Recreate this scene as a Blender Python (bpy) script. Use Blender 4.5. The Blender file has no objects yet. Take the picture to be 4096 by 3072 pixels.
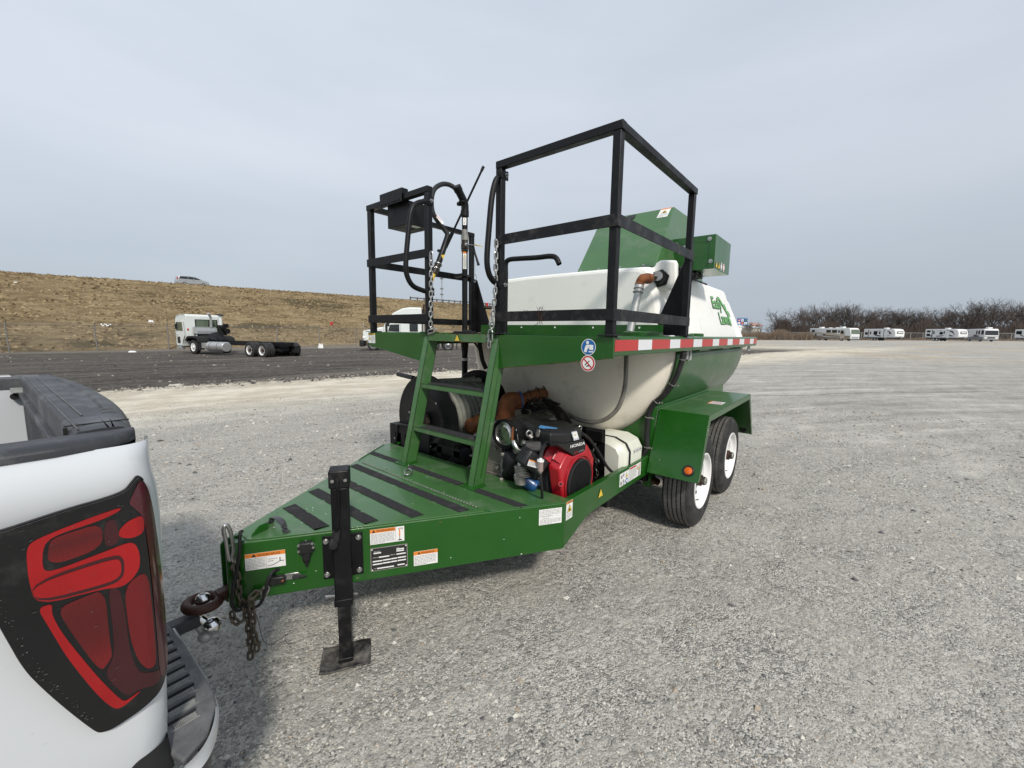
import bpy, bmesh, math, random
import numpy as np
from mathutils import Vector, Matrix
R_ = random.Random(7)
scn = bpy.context.scene
col = scn.collection
rad = math.radians

# ------------------------------------------------------------------ camera
CAM = np.array([-0.3595, -2.1687, 1.5338]); YAW, PITCH, ROLL, FPX = 0.6945, 0.124, 0.0146, 1647.8
_F = np.array([math.cos(YAW)*math.cos(PITCH), math.sin(YAW)*math.cos(PITCH), -math.sin(PITCH)])
_R = np.array([math.sin(YAW), -math.cos(YAW), 0.0]); _U = np.cross(_R, _F)
_c, _s = math.cos(ROLL), math.sin(ROLL)
_R, _U = _c*_R+_s*_U, _c*_U-_s*_R
cd = bpy.data.cameras.new('camera'); cam = bpy.data.objects.new('camera', cd); col.objects.link(cam)
cd.sensor_width = 36; cd.sensor_fit = 'HORIZONTAL'; cd.lens = FPX/4096*36
cd.clip_start = 0.05; cd.clip_end = 6000
cam.matrix_world = Matrix(((_R[0], _U[0], -_F[0], CAM[0]), (_R[1], _U[1], -_F[1], CAM[1]), (_R[2], _U[2], -_F[2], CAM[2]), (0, 0, 0, 1)))
scn.camera = cam

# ------------------------------------------------------------------ world and sun
SUN = Vector((-0.55, -0.95, 0.97)).normalized()
w = bpy.data.worlds.new('World'); scn.world = w; w.use_nodes = True
nt = w.node_tree; nt.nodes.clear()
N = nt.nodes.new; L = nt.links.new
out = N('ShaderNodeOutputWorld'); sky = N('ShaderNodeTexSky'); sky.sky_type = 'NISHITA'; sky.sun_disc = False
sky.sun_elevation = math.asin(SUN.z); sky.sun_rotation = math.atan2(SUN.x, SUN.y)
sky.dust_density = 3.0
bg = N('ShaderNodeBackground'); bg.inputs[1].default_value = 0.09
L(sky.outputs[0], bg.inputs[0])
tc = N('ShaderNodeTexCoord'); sep = N('ShaderNodeSeparateXYZ'); L(tc.outputs['Generated'], sep.inputs[0])
# overcast layer: paler overhead, greyer toward the horizon, soft streaks of cloud
mp = N('ShaderNodeMapping'); mp.inputs['Scale'].default_value = (1.2, 1.2, 5.0); mp.inputs['Rotation'].default_value = (0.12, 0.05, 0.6)
L(tc.outputs['Generated'], mp.inputs[0])
nz = N('ShaderNodeTexNoise'); nz.inputs['Scale'].default_value = 1.7; nz.inputs['Detail'].default_value = 5; nz.inputs['Roughness'].default_value = 0.5
L(mp.outputs[0], nz.inputs['Vector'])
cr = N('ShaderNodeValToRGB'); L(sep.outputs['Z'], cr.inputs[0])
e = cr.color_ramp.elements
e[0].position = 0.0; e[0].color = (0.475, 0.535, 0.605, 1)
e[1].position = 0.75; e[1].color = (0.64, 0.715, 0.825, 1)
m1 = e.new(0.12); m1.color = (0.52, 0.585, 0.66, 1)
m2 = e.new(0.33); m2.color = (0.685, 0.745, 0.825, 1)
cr2 = N('ShaderNodeValToRGB'); L(nz.outputs[0], cr2.inputs[0])
cr2.color_ramp.elements[0].position = 0.3; cr2.color_ramp.elements[0].color = (0.95, 0.955, 0.965, 1)
cr2.color_ramp.elements[1].position = 0.7; cr2.color_ramp.elements[1].color = (1.045, 1.04, 1.03, 1)
mx = N('ShaderNodeMixRGB'); mx.blend_type = 'MULTIPLY'; mx.inputs[0].default_value = 1
L(cr.outputs[0], mx.inputs[1]); L(cr2.outputs[0], mx.inputs[2])
dt = N('ShaderNodeVectorMath'); dt.operation = 'DOT_PRODUCT'; dt.inputs[1].default_value = (0.64, -0.768, 0); L(tc.outputs['Generated'], dt.inputs[0])
mr = N('ShaderNodeMapRange'); L(dt.outputs['Value'], mr.inputs[0]); mr.inputs[1].default_value = -0.9; mr.inputs[2].default_value = 0.9; mr.inputs[3].default_value = 1.05; mr.inputs[4].default_value = 0.93
mx3 = N('ShaderNodeVectorMath'); mx3.operation = 'SCALE'; L(mx.outputs[0], mx3.inputs[0]); L(mr.outputs[0], mx3.inputs['Scale'])
bg2 = N('ShaderNodeBackground'); bg2.inputs[1].default_value = 1.04; L(mx3.outputs[0], bg2.inputs[0])
ms = N('ShaderNodeMixShader'); ms.inputs[0].default_value = 0.90
L(bg.outputs[0], ms.inputs[1]); L(bg2.outputs[0], ms.inputs[2]); L(ms.outputs[0], out.inputs[0])
sl = bpy.data.lights.new('sun', 'SUN'); sl.energy = 3.1; sl.angle = rad(6.5); sl.color = (1.0, 0.94, 0.86)
so = bpy.data.objects.new('sun', sl); col.objects.link(so)
so.rotation_euler = SUN.to_track_quat('Z', 'Y').to_euler()
vs = scn.view_settings; scn.display_settings.display_device = 'sRGB'
vs.view_transform = 'Standard'; vs.look = 'None'; vs.exposure = 0.0; vs.gamma = 1.0; vs.use_curve_mapping = False

# ------------------------------------------------------------------ helpers
def at(p, ax, val):
    """the point seen at photo pixel p that lies in the plane x/y/z = val"""
    v = _F + _R*(p[0]-2048)/FPX + _U*(1536-p[1])/FPX
    i = 'xyz'.index(ax); t = (val-CAM[i])/v[i]
    q = CAM+v*t; q[i] = val
    return tuple(float(a) for a in q)
def Zf(x0, y0, s): return lambda x, y: (x0+s*x, y0+s*y)
z1 = Zf(1350, 400, 1100/1825); z2 = Zf(1900, 400, 1100/1825); z3 = Zf(1450, 1300, 1200/2212); z4 = Zf(2200, 1300, 900/1659)
z5 = Zf(700, 1750, 1000/1659); zA = Zf(1350, 1150, 650/2212); zB = Zf(1600, 1300, 400/2212); zC = Zf(1400, 1950, 1000/2212)
zE = Zf(2600, 1050, 500/2212); zF = Zf(1550, 1450, 600/2212); zG = Zf(1450, 700, 450/1866); zH = Zf(1850, 1600, 600/2212)
zl = Zf(0, 1950, 900/2212); zk = Zf(0, 2400, 900/2212)
FH = np.array([math.cos(YAW), math.sin(YAW)]); RH = np.array([math.sin(YAW), -math.cos(YAW)])
def far(lat, dep): 
    p = CAM[:2]+FH*dep+RH*lat
    return float(p[0]), float(p[1])
ZG = -0.12
def G(x, y):
    """ground height: level round the trailer, a very slight fall across the yard"""
    k = min(1.0, max(0.0, (math.hypot(x-1.5, y)-3.0)/6.0))
    return ZG+k*0.0098*(0.64*(x-3.3)-0.77*(y+1.2))

V = Vector
class MB:
    def __init__(s): s.v = []; s.f = []; s.m = []; s.mats = []
    def mi(s, m):
        if m not in s.mats: s.mats.append(m)
        return s.mats.index(m)
    def add(s, vs_, fs, m):
        b = len(s.v); s.v += [tuple(float(c) for c in q) for q in vs_]; k = s.mi(m)
        for f in fs: s.f.append(tuple(b+i for i in f)); s.m.append(k)
        return s
    def box(s, x0, x1, y0, y1, z0, z1_, m):
        vs_ = [(x, y, z) for x in (x0, x1) for y in (y0, y1) for z in (z0, z1_)]
        return s.add(vs_, [(0, 1, 3, 2), (4, 6, 7, 5), (0, 4, 5, 1), (2, 3, 7, 6), (0, 2, 6, 4), (1, 5, 7, 3)], m)
    def bar(s, p, q, w_, h, m, up=(0, 0, 1)):
        p, q = V(p), V(q); d = (q-p).normalized(); up = V(up)
        a = d.cross(up)
        if a.length < 1e-4: a = d.cross(V((1, 0, 0)))
        a.normalize(); b = a.cross(d).normalized()
        vs_ = [o+a*(i*w_/2)+b*(j*h/2) for o in (p, q) for i, j in ((-1, -1), (1, -1), (1, 1), (-1, 1))]
        return s.add(vs_, [(3, 2, 1, 0), (4, 5, 6, 7), (0, 1, 5, 4), (1, 2, 6, 5), (2, 3, 7, 6), (3, 0, 4, 7)], m)
    def cyl(s, p, q, r0, m, r1=None, n=16, caps=True):
        r1 = r0 if r1 is None else r1
        p, q = V(p), V(q); d = (q-p).normalized(); a = d.orthogonal().normalized(); b = d.cross(a)
        vs_ = [];
        for o, r in ((p, r0), (q, r1)):
            for i in range(n):
                t = 2*math.pi*i/n; vs_.append(o+a*(math.cos(t)*r)+b*(math.sin(t)*r))
        fs = [(i, (i+1) % n, n+(i+1) % n, n+i) for i in range(n)]
        if caps: fs += [tuple(range(n))[::-1], tuple(range(n, 2*n))]
        return s.add(vs_, fs, m)
    def lathe(s, o, axis, prof, m, n=32, closed=False):
        o = V(o); d = V(axis).normalized(); a = d.orthogonal().normalized(); b = d.cross(a); k = len(prof)
        vs_ = []
        for i in range(n):
            t = 2*math.pi*i/n; u = a*math.cos(t)+b*math.sin(t)
            for (h, r) in prof: vs_.append(o+d*h+u*r)
        fs = []
        for i in range(n):
            j = (i+1) % n
            for c in range(k-1 if not closed else k):
                c2 = (c+1) % k; fs.append((i*k+c, j*k+c, j*k+c2, i*k+c2))
        return s.add(vs_, fs, m)
    def tube(s, pts, r, m, n=10, closed=False, caps=True):
        pts = [V(p) for p in pts]; k = len(pts); rs = r if isinstance(r, (list, tuple)) else [r]*k
        vs_ = []; nrm = None
        for i, p in enumerate(pts):
            if closed: t = (pts[(i+1) % k]-pts[i-1]).normalized()
            else: t = (pts[min(i+1, k-1)]-pts[max(i-1, 0)]).normalized()
            if nrm is None: nrm = t.orthogonal().normalized()
            else:
                nrm = nrm-t*nrm.dot(t)
                nrm = nrm.normalized() if nrm.length > 1e-6 else t.orthogonal().normalized()
            b = t.cross(nrm)
            for j in range(n):
                a = 2*math.pi*j/n; vs_.append(p+nrm*(math.cos(a)*rs[i])+b*(math.sin(a)*rs[i]))
        fs = []
        for i in range(k if closed else k-1):
            i2 = (i+1) % k
            for j in range(n): fs.append((i*n+j, i*n+(j+1) % n, i2*n+(j+1) % n, i2*n+j))
        if caps and not closed: fs += [tuple(range(n))[::-1], tuple(range((k-1)*n, k*n))]
        return s.add(vs_, fs, m)
    def prism(s, pts, off, m):
        pts = [V(p) for p in pts]; off = V(off); k = len(pts)
        fs = [tuple(range(k)), tuple(range(2*k-1, k-1, -1))]+[(i, (i+1) % k, k+(i+1) % k, k+i)[::-1] for i in range(k)]
        return s.add(pts+[p+off for p in pts], fs, m)
    def torus(s, c, axis, R, r, m, n=28, k=10):
        c = V(c); d = V(axis).normalized(); a = d.orthogonal().normalized(); b = d.cross(a)
        return s.tube([c+(a*math.cos(t)+b*math.sin(t))*R for t in [2*math.pi*i/n for i in range(n)]], r, m, k, closed=True)
    def ball(s, c, r, m, sc=(1, 1, 1), n=16):
        c = V(c); prof = []
        vs_ = [c+V((0, 0, r*sc[2]))]; k = n//2
        for i in range(1, k):
            a = math.pi*i/k
            for j in range(n):
                t = 2*math.pi*j/n; vs_.append(c+V((math.sin(a)*math.cos(t)*r*sc[0], math.sin(a)*math.sin(t)*r*sc[1], math.cos(a)*r*sc[2])))
        vs_.append(c-V((0, 0, r*sc[2]))); fs = []
        for j in range(n): fs.append((0, 1+j, 1+(j+1) % n))
        for i in range(k-2):
            for j in range(n): fs.append((1+i*n+j, 1+(i+1)*n+j, 1+(i+1)*n+(j+1) % n, 1+i*n+(j+1) % n))
        e_ = len(vs_)-1; b0 = 1+(k-2)*n
        for j in range(n): fs.append((e_, b0+(j+1) % n, b0+j))
        return s.add(vs_, fs, m)
    def grid(s, rows, m, close=False):
        nr, nc = len(rows), len(rows[0]); vs_ = [p for r in rows for p in r]; fs = []
        for i in range(nr-1):
            for j in range(nc-1 if not close else nc):
                j2 = (j+1) % nc; fs.append((i*nc+j, i*nc+j2, (i+1)*nc+j2, (i+1)*nc+j))
        return s.add(vs_, fs, m)
def crv(pts, n=8, closed=False):
    pts = [V(p) for p in pts]; k = len(pts); out_ = []
    rng = range(k) if closed else range(k-1)
    for i in rng:
        if closed: a, b, c, d = pts[i-1], pts[i], pts[(i+1) % k], pts[(i+2) % k]
        else: a, b, c, d = pts[max(i-1, 0)], pts[i], pts[i+1], pts[min(i+2, k-1)]
        for j in range(n):
            t = j/n; out_.append(0.5*((2*b)+(c-a)*t+(2*a-5*b+4*c-d)*t*t+(3*b-a-3*c+d)*t**3))
    if not closed: out_.append(pts[-1])
    return out_

def obj(name, mb, parent=None, smooth=35, bevel=0, seg=2, kind=None, label=None, loc=(0, 0, 0), fixn=True):
    me = bpy.data.meshes.new(name)
    o0 = V((0, 0, 0))
    if parent is not None: o0 = parent.get('_o', None); o0 = V(o0) if o0 is not None else V((0, 0, 0))
    me.from_pydata([tuple(V(p)-o0) for p in mb.v], [], mb.f)
    for m in mb.mats: me.materials.append(m)
    me.polygons.foreach_set('material_index', mb.m)
    if fixn:
        bm = bmesh.new(); bm.from_mesh(me); bmesh.ops.recalc_face_normals(bm, faces=bm.faces[:]); bm.to_mesh(me); bm.free()
    if smooth:
        me.polygons.foreach_set('use_smooth', [True]*len(me.polygons)); me.set_sharp_from_angle(angle=rad(smooth))
    o = bpy.data.objects.new(name, me); col.objects.link(o); o.location = loc
    if parent is not None:
        o.parent = parent; o['_o'] = tuple(o0)
    if bevel:
        b = o.modifiers.new('bevel', 'BEVEL'); b.width = bevel; b.segments = seg; b.limit_method = 'ANGLE'; b.angle_limit = rad(40)
    if kind: o['kind'] = kind
    if label: o['label'] = label
    return o
def thing(name, label, cat, loc=(0, 0, 0), rz=0, group=None, local=False):
    o = bpy.data.objects.new(name, None); col.objects.link(o); o.empty_display_size = 0.1
    o.location = loc; o.rotation_euler = (0, 0, rz); o['label'] = label; o['category'] = cat
    o['_o'] = (0, 0, 0) if local else tuple(loc)
    if group: o['group'] = group
    return o
def tag(o, label, cat, group=None):
    o['label'] = label; o['category'] = cat
    if group: o['group'] = group
    return o
def share(src, name, parent, mat4):
    o = bpy.data.objects.new(name, src.data); col.objects.link(o); o.parent = parent; o.matrix_local = mat4; return o

# ------------------------------------------------------------------ materials
def mat(name, c, rough=0.5, metal=0.0, coat=0.0, spec=0.5, var=0.0, vscale=6.0, bump=0.0, bscale=60.0, dirt=None, dirt_amt=0.0, dscale=3.0, trans=0.0, sss=0.0, emit=None):
    m = bpy.data.materials.new(name); m.use_nodes = True; t = m.node_tree; b = t.nodes['Principled BSDF']
    b.inputs['Base Color'].default_value = (*c, 1); b.inputs['Roughness'].default_value = rough; b.inputs['Metallic'].default_value = metal
    b.inputs['Coat Weight'].default_value = coat; b.inputs['Coat Roughness'].default_value = 0.08
    b.inputs['Specular IOR Level'].default_value = spec
    if trans: b.inputs['Transmission Weight'].default_value = trans
    if sss: b.inputs['Subsurface Weight'].default_value = sss; b.inputs['Subsurface Radius'].default_value = (0.03, 0.03, 0.025)
    co = t.nodes.new('ShaderNodeTexCoord'); cur = None
    if var or dirt:
        n1 = t.nodes.new('ShaderNodeTexNoise'); n1.inputs['Scale'].default_value = vscale; n1.inputs['Detail'].default_value = 6; n1.inputs['Roughness'].default_value = 0.6
        t.links.new(co.outputs['Object'], n1.inputs['Vector'])
        r = t.nodes.new('ShaderNodeMapRange'); r.inputs[1].default_value = 0.3; r.inputs[2].default_value = 0.7; r.inputs[3].default_value = 1-var; r.inputs[4].default_value = 1+var
        t.links.new(n1.outputs[0], r.inputs[0])
        x = t.nodes.new('ShaderNodeVectorMath'); x.operation = 'SCALE'; x.inputs[0].default_value = c; t.links.new(r.outputs[0], x.inputs['Scale'])
        cur = x.outputs[0]
        rr = t.nodes.new('ShaderNodeMapRange'); rr.inputs[1].default_value = 0.3; rr.inputs[2].default_value = 0.7
        rr.inputs[3].default_value = max(0.02, rough-0.12*min(1, var*6)); rr.inputs[4].default_value = min(1, rough+0.12*min(1, var*6))
        t.links.new(n1.outputs[0], rr.inputs[0]); t.links.new(rr.outputs[0], b.inputs['Roughness'])
    if dirt:
        n2 = t.nodes.new('ShaderNodeTexNoise'); n2.inputs['Scale'].default_value = dscale; n2.inputs['Detail'].default_value = 10; n2.inputs['Roughness'].default_value = 0.7
        t.links.new(co.outputs['Object'], n2.inputs['Vector'])
        r2 = t.nodes.new('ShaderNodeMapRange'); r2.inputs[1].default_value = 0.62-0.3*dirt_amt; r2.inputs[2].default_value = 0.72; r2.clamp = True; t.links.new(n2.outputs[0], r2.inputs[0])
        q = t.nodes.new('ShaderNodeMath'); q.operation = 'MULTIPLY'; q.inputs[1].default_value = min(1, dirt_amt*1.6); t.links.new(r2.outputs[0], q.inputs[0])
        mm = t.nodes.new('ShaderNodeMixRGB'); t.links.new(q.outputs[0], mm.inputs[0]); t.links.new(cur, mm.inputs[1]); mm.inputs[2].default_value = (*dirt, 1); cur = mm.outputs[0]
    if cur: t.links.new(cur, b.inputs['Base Color'])
    if bump:
        n3 = t.nodes.new('ShaderNodeTexNoise'); n3.inputs['Scale'].default_value = bscale; n3.inputs['Detail'].default_value = 4
        t.links.new(co.outputs['Object'], n3.inputs['Vector'])
        bb = t.nodes.new('ShaderNodeBump'); bb.inputs['Strength'].default_value = bump; bb.inputs['Distance'].default_value = 0.01
        t.links.new(n3.outputs[0], bb.inputs['Height']); t.links.new(bb.outputs[0], b.inputs['Normal'])
    return m
DUST = (0.30, 0.28, 0.25)
M = dict(
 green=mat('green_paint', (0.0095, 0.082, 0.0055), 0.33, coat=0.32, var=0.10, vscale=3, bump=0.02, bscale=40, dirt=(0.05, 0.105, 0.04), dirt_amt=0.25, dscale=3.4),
 greenlit=mat('green_paint_sky_lit', (0.045, 0.128, 0.036), 0.40, coat=0.25, var=0.12, vscale=4, bump=0.03, bscale=50, dirt=(0.17, 0.20, 0.15), dirt_amt=0.35, dscale=3.5),  # paler copy of the green, sky reflection put into its colour, real dirt over it
 black=mat('black_powder_coat', (0.0045, 0.0045, 0.0055), 0.48, spec=0.28, var=0.25, vscale=9, dirt=(0.028, 0.026, 0.025), dirt_amt=0.25, dscale=9),
 blackw=mat('black_worn_paint', (0.006, 0.006, 0.007), 0.46, spec=0.3, var=0.3, vscale=8, dirt=(0.07, 0.065, 0.06), dirt_amt=0.42, dscale=14),
 rubber=mat('black_rubber', (0.010, 0.010, 0.011), 0.65, var=0.2, vscale=10, bump=0.1, dirt=(0.05, 0.048, 0.045), dirt_amt=0.3, dscale=6),
 grit=mat('grit_tape', (0.022, 0.021, 0.024), 0.9, var=0.25, vscale=60, bump=0.8, bscale=500, dirt=(0.11, 0.10, 0.095), dirt_amt=0.30, dscale=9),
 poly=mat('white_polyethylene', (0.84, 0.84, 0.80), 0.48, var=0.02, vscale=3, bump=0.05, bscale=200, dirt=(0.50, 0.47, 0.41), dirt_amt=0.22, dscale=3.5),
 polyl=mat('white_polyethylene_lower_bounce', (0.80, 0.75, 0.64), 0.45, var=0.03, vscale=2.5, bump=0.05, bscale=150, dirt=(0.36, 0.32, 0.26), dirt_amt=0.32, dscale=4.5),  # warm bounce from the cream ground painted into the base colour, plus smudges
 jug=mat('milky_plastic', (0.70, 0.71, 0.62), 0.4, var=0.03, bump=0.03, sss=0.1),
 zinc=mat('zinc_metal', (0.45, 0.45, 0.44), 0.35, 0.9, var=0.15, vscale=20),
 galv=mat('galvanised_pipe', (0.42, 0.43, 0.42), 0.5, 0.6, var=0.2, vscale=25),
 chrome=mat('chrome', (0.72, 0.72, 0.72), 0.12, 1.0, var=0.05, vscale=15, dirt=(0.3, 0.28, 0.25), dirt_amt=0.2, dscale=20),
 chain=mat('grimy_chain', (0.13, 0.115, 0.09), 0.55, 0.7, var=0.35, vscale=30, dirt=(0.11, 0.07, 0.04), dirt_amt=0.5, dscale=18),
 rust=mat('rusty_iron', (0.20, 0.065, 0.018), 0.75, var=0.4, vscale=18, bump=0.3, bscale=90, dirt=(0.07, 0.02, 0.01), dirt_amt=0.5, dscale=12),
 rustd=mat('brown_iron', (0.055, 0.022, 0.014), 0.55, 0.3, var=0.3, vscale=18, bump=0.15, dirt=(0.03, 0.015, 0.01), dirt_amt=0.4, dscale=14),
 grease=mat('oily_black_metal', (0.03, 0.024, 0.018), 0.4, 0.2, var=0.5, vscale=15, dirt=(0.30, 0.28, 0.22), dirt_amt=0.25, dscale=14),
 hose=mat('braided_grey_hose', (0.20, 0.21, 0.18), 0.75, var=0.2, vscale=30, bump=0.5, bscale=350, dirt=(0.22, 0.22, 0.20), dirt_amt=0.35, dscale=12),
 clear=mat('clear_grey_hose', (0.16, 0.15, 0.13), 0.3, coat=0.3, var=0.3, vscale=8, dirt=(0.10, 0.07, 0.04), dirt_amt=0.4, dscale=5),
 red=mat('red_shroud', (0.42, 0.012, 0.022), 0.32, coat=0.2, var=0.06, vscale=6, dirt=(0.22, 0.06, 0.05), dirt_amt=0.12, dscale=8),
 plas=mat('black_plastic', (0.011, 0.011, 0.012), 0.45, var=0.15, vscale=12, bump=0.04, bscale=150, dirt=(0.045, 0.042, 0.04), dirt_amt=0.25, dscale=8),
 alu=mat('cast_aluminium', (0.33, 0.32, 0.29), 0.5, 0.55, var=0.15, vscale=20, bump=0.1, dirt=(0.15, 0.13, 0.10), dirt_amt=0.4, dscale=12),
 steel=mat('bright_steel', (0.50, 0.50, 0.49), 0.28, 1.0, var=0.12, vscale=14, dirt=(0.28, 0.2, 0.14), dirt_amt=0.35, dscale=9),
 taupe=mat('grey_brown_cast_iron', (0.205, 0.185, 0.155), 0.42, 0.1, var=0.08, vscale=12, bump=0.06, dirt=(0.11, 0.1, 0.085), dirt_amt=0.3, dscale=7),
 blue=mat('blue_paint', (0.012, 0.07, 0.20), 0.35, coat=0.2, var=0.1), lblue=mat('pale_blue_print', (0.09, 0.28, 0.55), 0.4),
 white=mat('white_print', (0.78, 0.78, 0.76), 0.45, var=0.03, dirt=(0.5, 0.48, 0.44), dirt_amt=0.15, dscale=25), ink=mat('black_print', (0.02, 0.02, 0.02), 0.5), gink=mat('grey_print', (0.27, 0.27, 0.27), 0.5),
 orange=mat('orange_print', (0.72, 0.22, 0.03), 0.45), yellow=mat('yellow_print', (0.72, 0.50, 0.05), 0.45), redp=mat('red_print', (0.5, 0.02, 0.02), 0.45),
 bluep=mat('blue_print', (0.01, 0.12, 0.35), 0.45), greenp=mat('light_green_print', (0.16, 0.46, 0.14), 0.5), greenk=mat('dark_green_print', (0.015, 0.06, 0.02), 0.5),
 tred=mat('red_reflective_tape', (0.46, 0.022, 0.02), 0.35, coat=0.2, var=0.08, vscale=20), twht=mat('white_reflective_tape', (0.72, 0.74, 0.76), 0.3, coat=0.2, var=0.05, vscale=20, dirt=(0.4, 0.42, 0.45), dirt_amt=0.3, dscale=20),
 amber=mat('amber_lens', (0.70, 0.13, 0.01), 0.2, coat=0.6), rimw=mat('white_wheel_paint', (0.80, 0.80, 0.79), 0.35, coat=0.2, var=0.03, dirt=(0.35, 0.33, 0.3), dirt_amt=0.15, dscale=12),
 tyre=mat('tyre_rubber', (0.014, 0.014, 0.014), 0.7, var=0.3, vscale=9, bump=0.15, bscale=120, dirt=(0.06, 0.057, 0.052), dirt_amt=0.5, dscale=9),
 tread=mat('dusty_tread', (0.12, 0.116, 0.108), 0.85, var=0.25, vscale=14, bump=0.5, bscale=160, dirt=(0.15, 0.145, 0.135), dirt_amt=0.5, dscale=14),
 car=mat('white_car_paint', (0.55, 0.575, 0.595), 0.25, coat=0.8, var=0.012, vscale=2, dirt=(0.40, 0.40, 0.385), dirt_amt=0.13, dscale=14),
 trim=mat('dusty_black_plastic', (0.028, 0.030, 0.034), 0.50, var=0.3, vscale=5, bump=0.06, bscale=200, dirt=(0.17, 0.175, 0.18), dirt_amt=0.45, dscale=3),
 step=mat('dusty_step_pad', (0.085, 0.086, 0.088), 0.7, var=0.25, vscale=12, bump=0.2, bscale=200, dirt=(0.20, 0.20, 0.195), dirt_amt=0.5, dscale=8),
 lred=mat('red_lamp_lens', (0.30, 0.003, 0.005), 0.14, coat=0.25, var=0.12, vscale=12), lredd=mat('dark_red_lens', (0.040, 0.004, 0.007), 0.14, coat=0.3, var=0.15, vscale=8),
 lblk=mat('smoked_lens', (0.003, 0.003, 0.004), 0.16, coat=0.2, dirt=(0.07, 0.072, 0.07), dirt_amt=0.22, dscale=9, var=0.2), glass=mat('dark_glass', (0.015, 0.02, 0.022), 0.08, coat=0.5),
 gglass=mat('greenish_glass', (0.10, 0.13, 0.09), 0.12, coat=0.6), silver=mat('silver_paint', (0.45, 0.46, 0.46), 0.3, 0.5, coat=0.4, var=0.03),
 rv=mat('rv_white', (0.72, 0.73, 0.72), 0.35, var=0.04, vscale=1.5), rvb=mat('rv_beige', (0.50, 0.44, 0.36), 0.4, var=0.05, vscale=1), rvd=mat('rv_dark_stripe', (0.06, 0.06, 0.08), 0.4), rvt=mat('rv_tan_stripe', (0.25, 0.21, 0.16), 0.4), rvg=mat('rv_grey', (0.24, 0.26, 0.28), 0.4),
 dark=mat('dark_void', (0.006, 0.006, 0.006), 0.8), post=mat('grey_fence_post', (0.20, 0.195, 0.185), 0.6, 0.3, var=0.15),
 conc=mat('pale_concrete', (0.42, 0.40, 0.35), 0.85, var=0.12, vscale=3, bump=0.2), pink=mat('pink_roof', (0.42, 0.24, 0.20), 0.7), bark=mat('bare_bark', (0.075, 0.062, 0.052), 0.9, var=0.3, vscale=1.5), twig=mat('bare_twigs', (0.072, 0.058, 0.050), 0.9, var=0.3, vscale=0.6), twigr=mat('reddish_twigs', (0.088, 0.062, 0.050), 0.9, var=0.3, vscale=0.6),
)
def print_mesh(txt, size, space=1.0):
    cu = bpy.data.curves.new('t', 'FONT'); cu.body = txt; cu.size = size; cu.align_x = 'LEFT'; cu.space_character = space; cu.resolution_u = 2
    o = bpy.data.objects.new('t', cu); me = bpy.data.meshes.new_from_object(o)
    vs_ = [tuple(v.co) for v in me.vertices]; fs = [tuple(p.vertices) for p in me.polygons]
    bpy.data.objects.remove(o); bpy.data.curves.remove(cu); bpy.data.meshes.remove(me)
    return vs_, fs
def lettering(mb, txt, o, U, W, height, width, m, nrm=None, lift=0.0, bold=0.0):
    """txt with its lower left corner at o, along U, up W, fitted to width x height"""
    vs_, fs = print_mesh(txt, 1.0)
    xs = [v[0] for v in vs_]; ys = [v[1] for v in vs_]
    x0, x1, y0, y1 = min(xs), max(xs), min(ys), max(ys)
    o, U, W = V(o), V(U), V(W); n_ = U.cross(W) if nrm is None else V(nrm)
    for dx in ((0, bold) if bold else (0,)):
        mb.add([o+U*((v[0]-x0)/(x1-x0)*width+dx)+W*((v[1]-y0)/(y1-y0)*height)+n_*(lift+dx*0.02) for v in vs_], fs, m)
def label(name, parent, o, U, W, wd, ht, items, base='white', th=0.0015, text=None):
    """a flat sticker: base plate plus printed shapes; o = lower left corner, normal = U x W"""
    mb = MB(); o, U, W = V(o), V(U).normalized(), V(W).normalized(); n_ = U.cross(W).normalized()
    rn = random.Random(name+str(round(o.x, 2)))
    P = lambda x, y, l: o+U*x+W*y+n_*l
    def rect(x, y, a, b, m, l=0.0021): mb.add([P(x, y, l), P(x+a, y, l), P(x+a, y+b, l), P(x, y+b, l)], [(0, 1, 2, 3)], M[m])
    mb.prism([P(0, 0, 0), P(wd, 0, 0), P(wd, ht, 0), P(0, ht, 0)], n_*th, M[base])
    for it in items:
        k = it[0]
        if k == 'rect': rect(*it[1:6], l=0.0021)
        elif k == 'rect2': rect(*it[1:6], l=0.0027)
        elif k == 'tri':
            _, pts, m = it; mb.add([P(x, y, 0.0027) for x, y in pts], [(0, 1, 2)], M[m])
        elif k == 'tri2':
            _, pts, m = it; mb.add([P(x, y, 0.0033) for x, y in pts], [(0, 1, 2)], M[m])
        elif k == 'poly':
            _, pts, m = it; mb.add([P(x, y, 0.0031) for x, y in pts], [tuple(range(len(pts)))], M[m])
        elif k == 'disc':
            _, x, y, r, m, l = it; mb.add([P(x+math.cos(t)*r, y+math.sin(t)*r, l) for t in [i*math.pi/12 for i in range(24)]], [tuple(range(24))], M[m])
        elif k == 'text':
            _, s_, x, y, hh, ww, m = it; lettering(mb, s_, P(x, y, 0), U, W, hh, ww, M[m], lift=0.0034)
        elif k == 'para':
            _, x, y, a, b, n = it[:6]; m = it[6] if len(it) > 6 else 'gink'
            for i in range(n):
                yy = y+b*(i+0.2)/n; xx = x; hh = b/n*0.38; end = x+a*(1 if i else 0.6)
                while xx < end:
                    l_ = min(rn.uniform(0.006, 0.022)*a/0.12, end-xx); rect(xx, yy, l_, hh, m); xx += l_+0.003*a/0.12
    o_ = obj(name, mb, parent, smooth=0, fixn=False)
    if text: o_['label'] = text
    return o_
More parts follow.
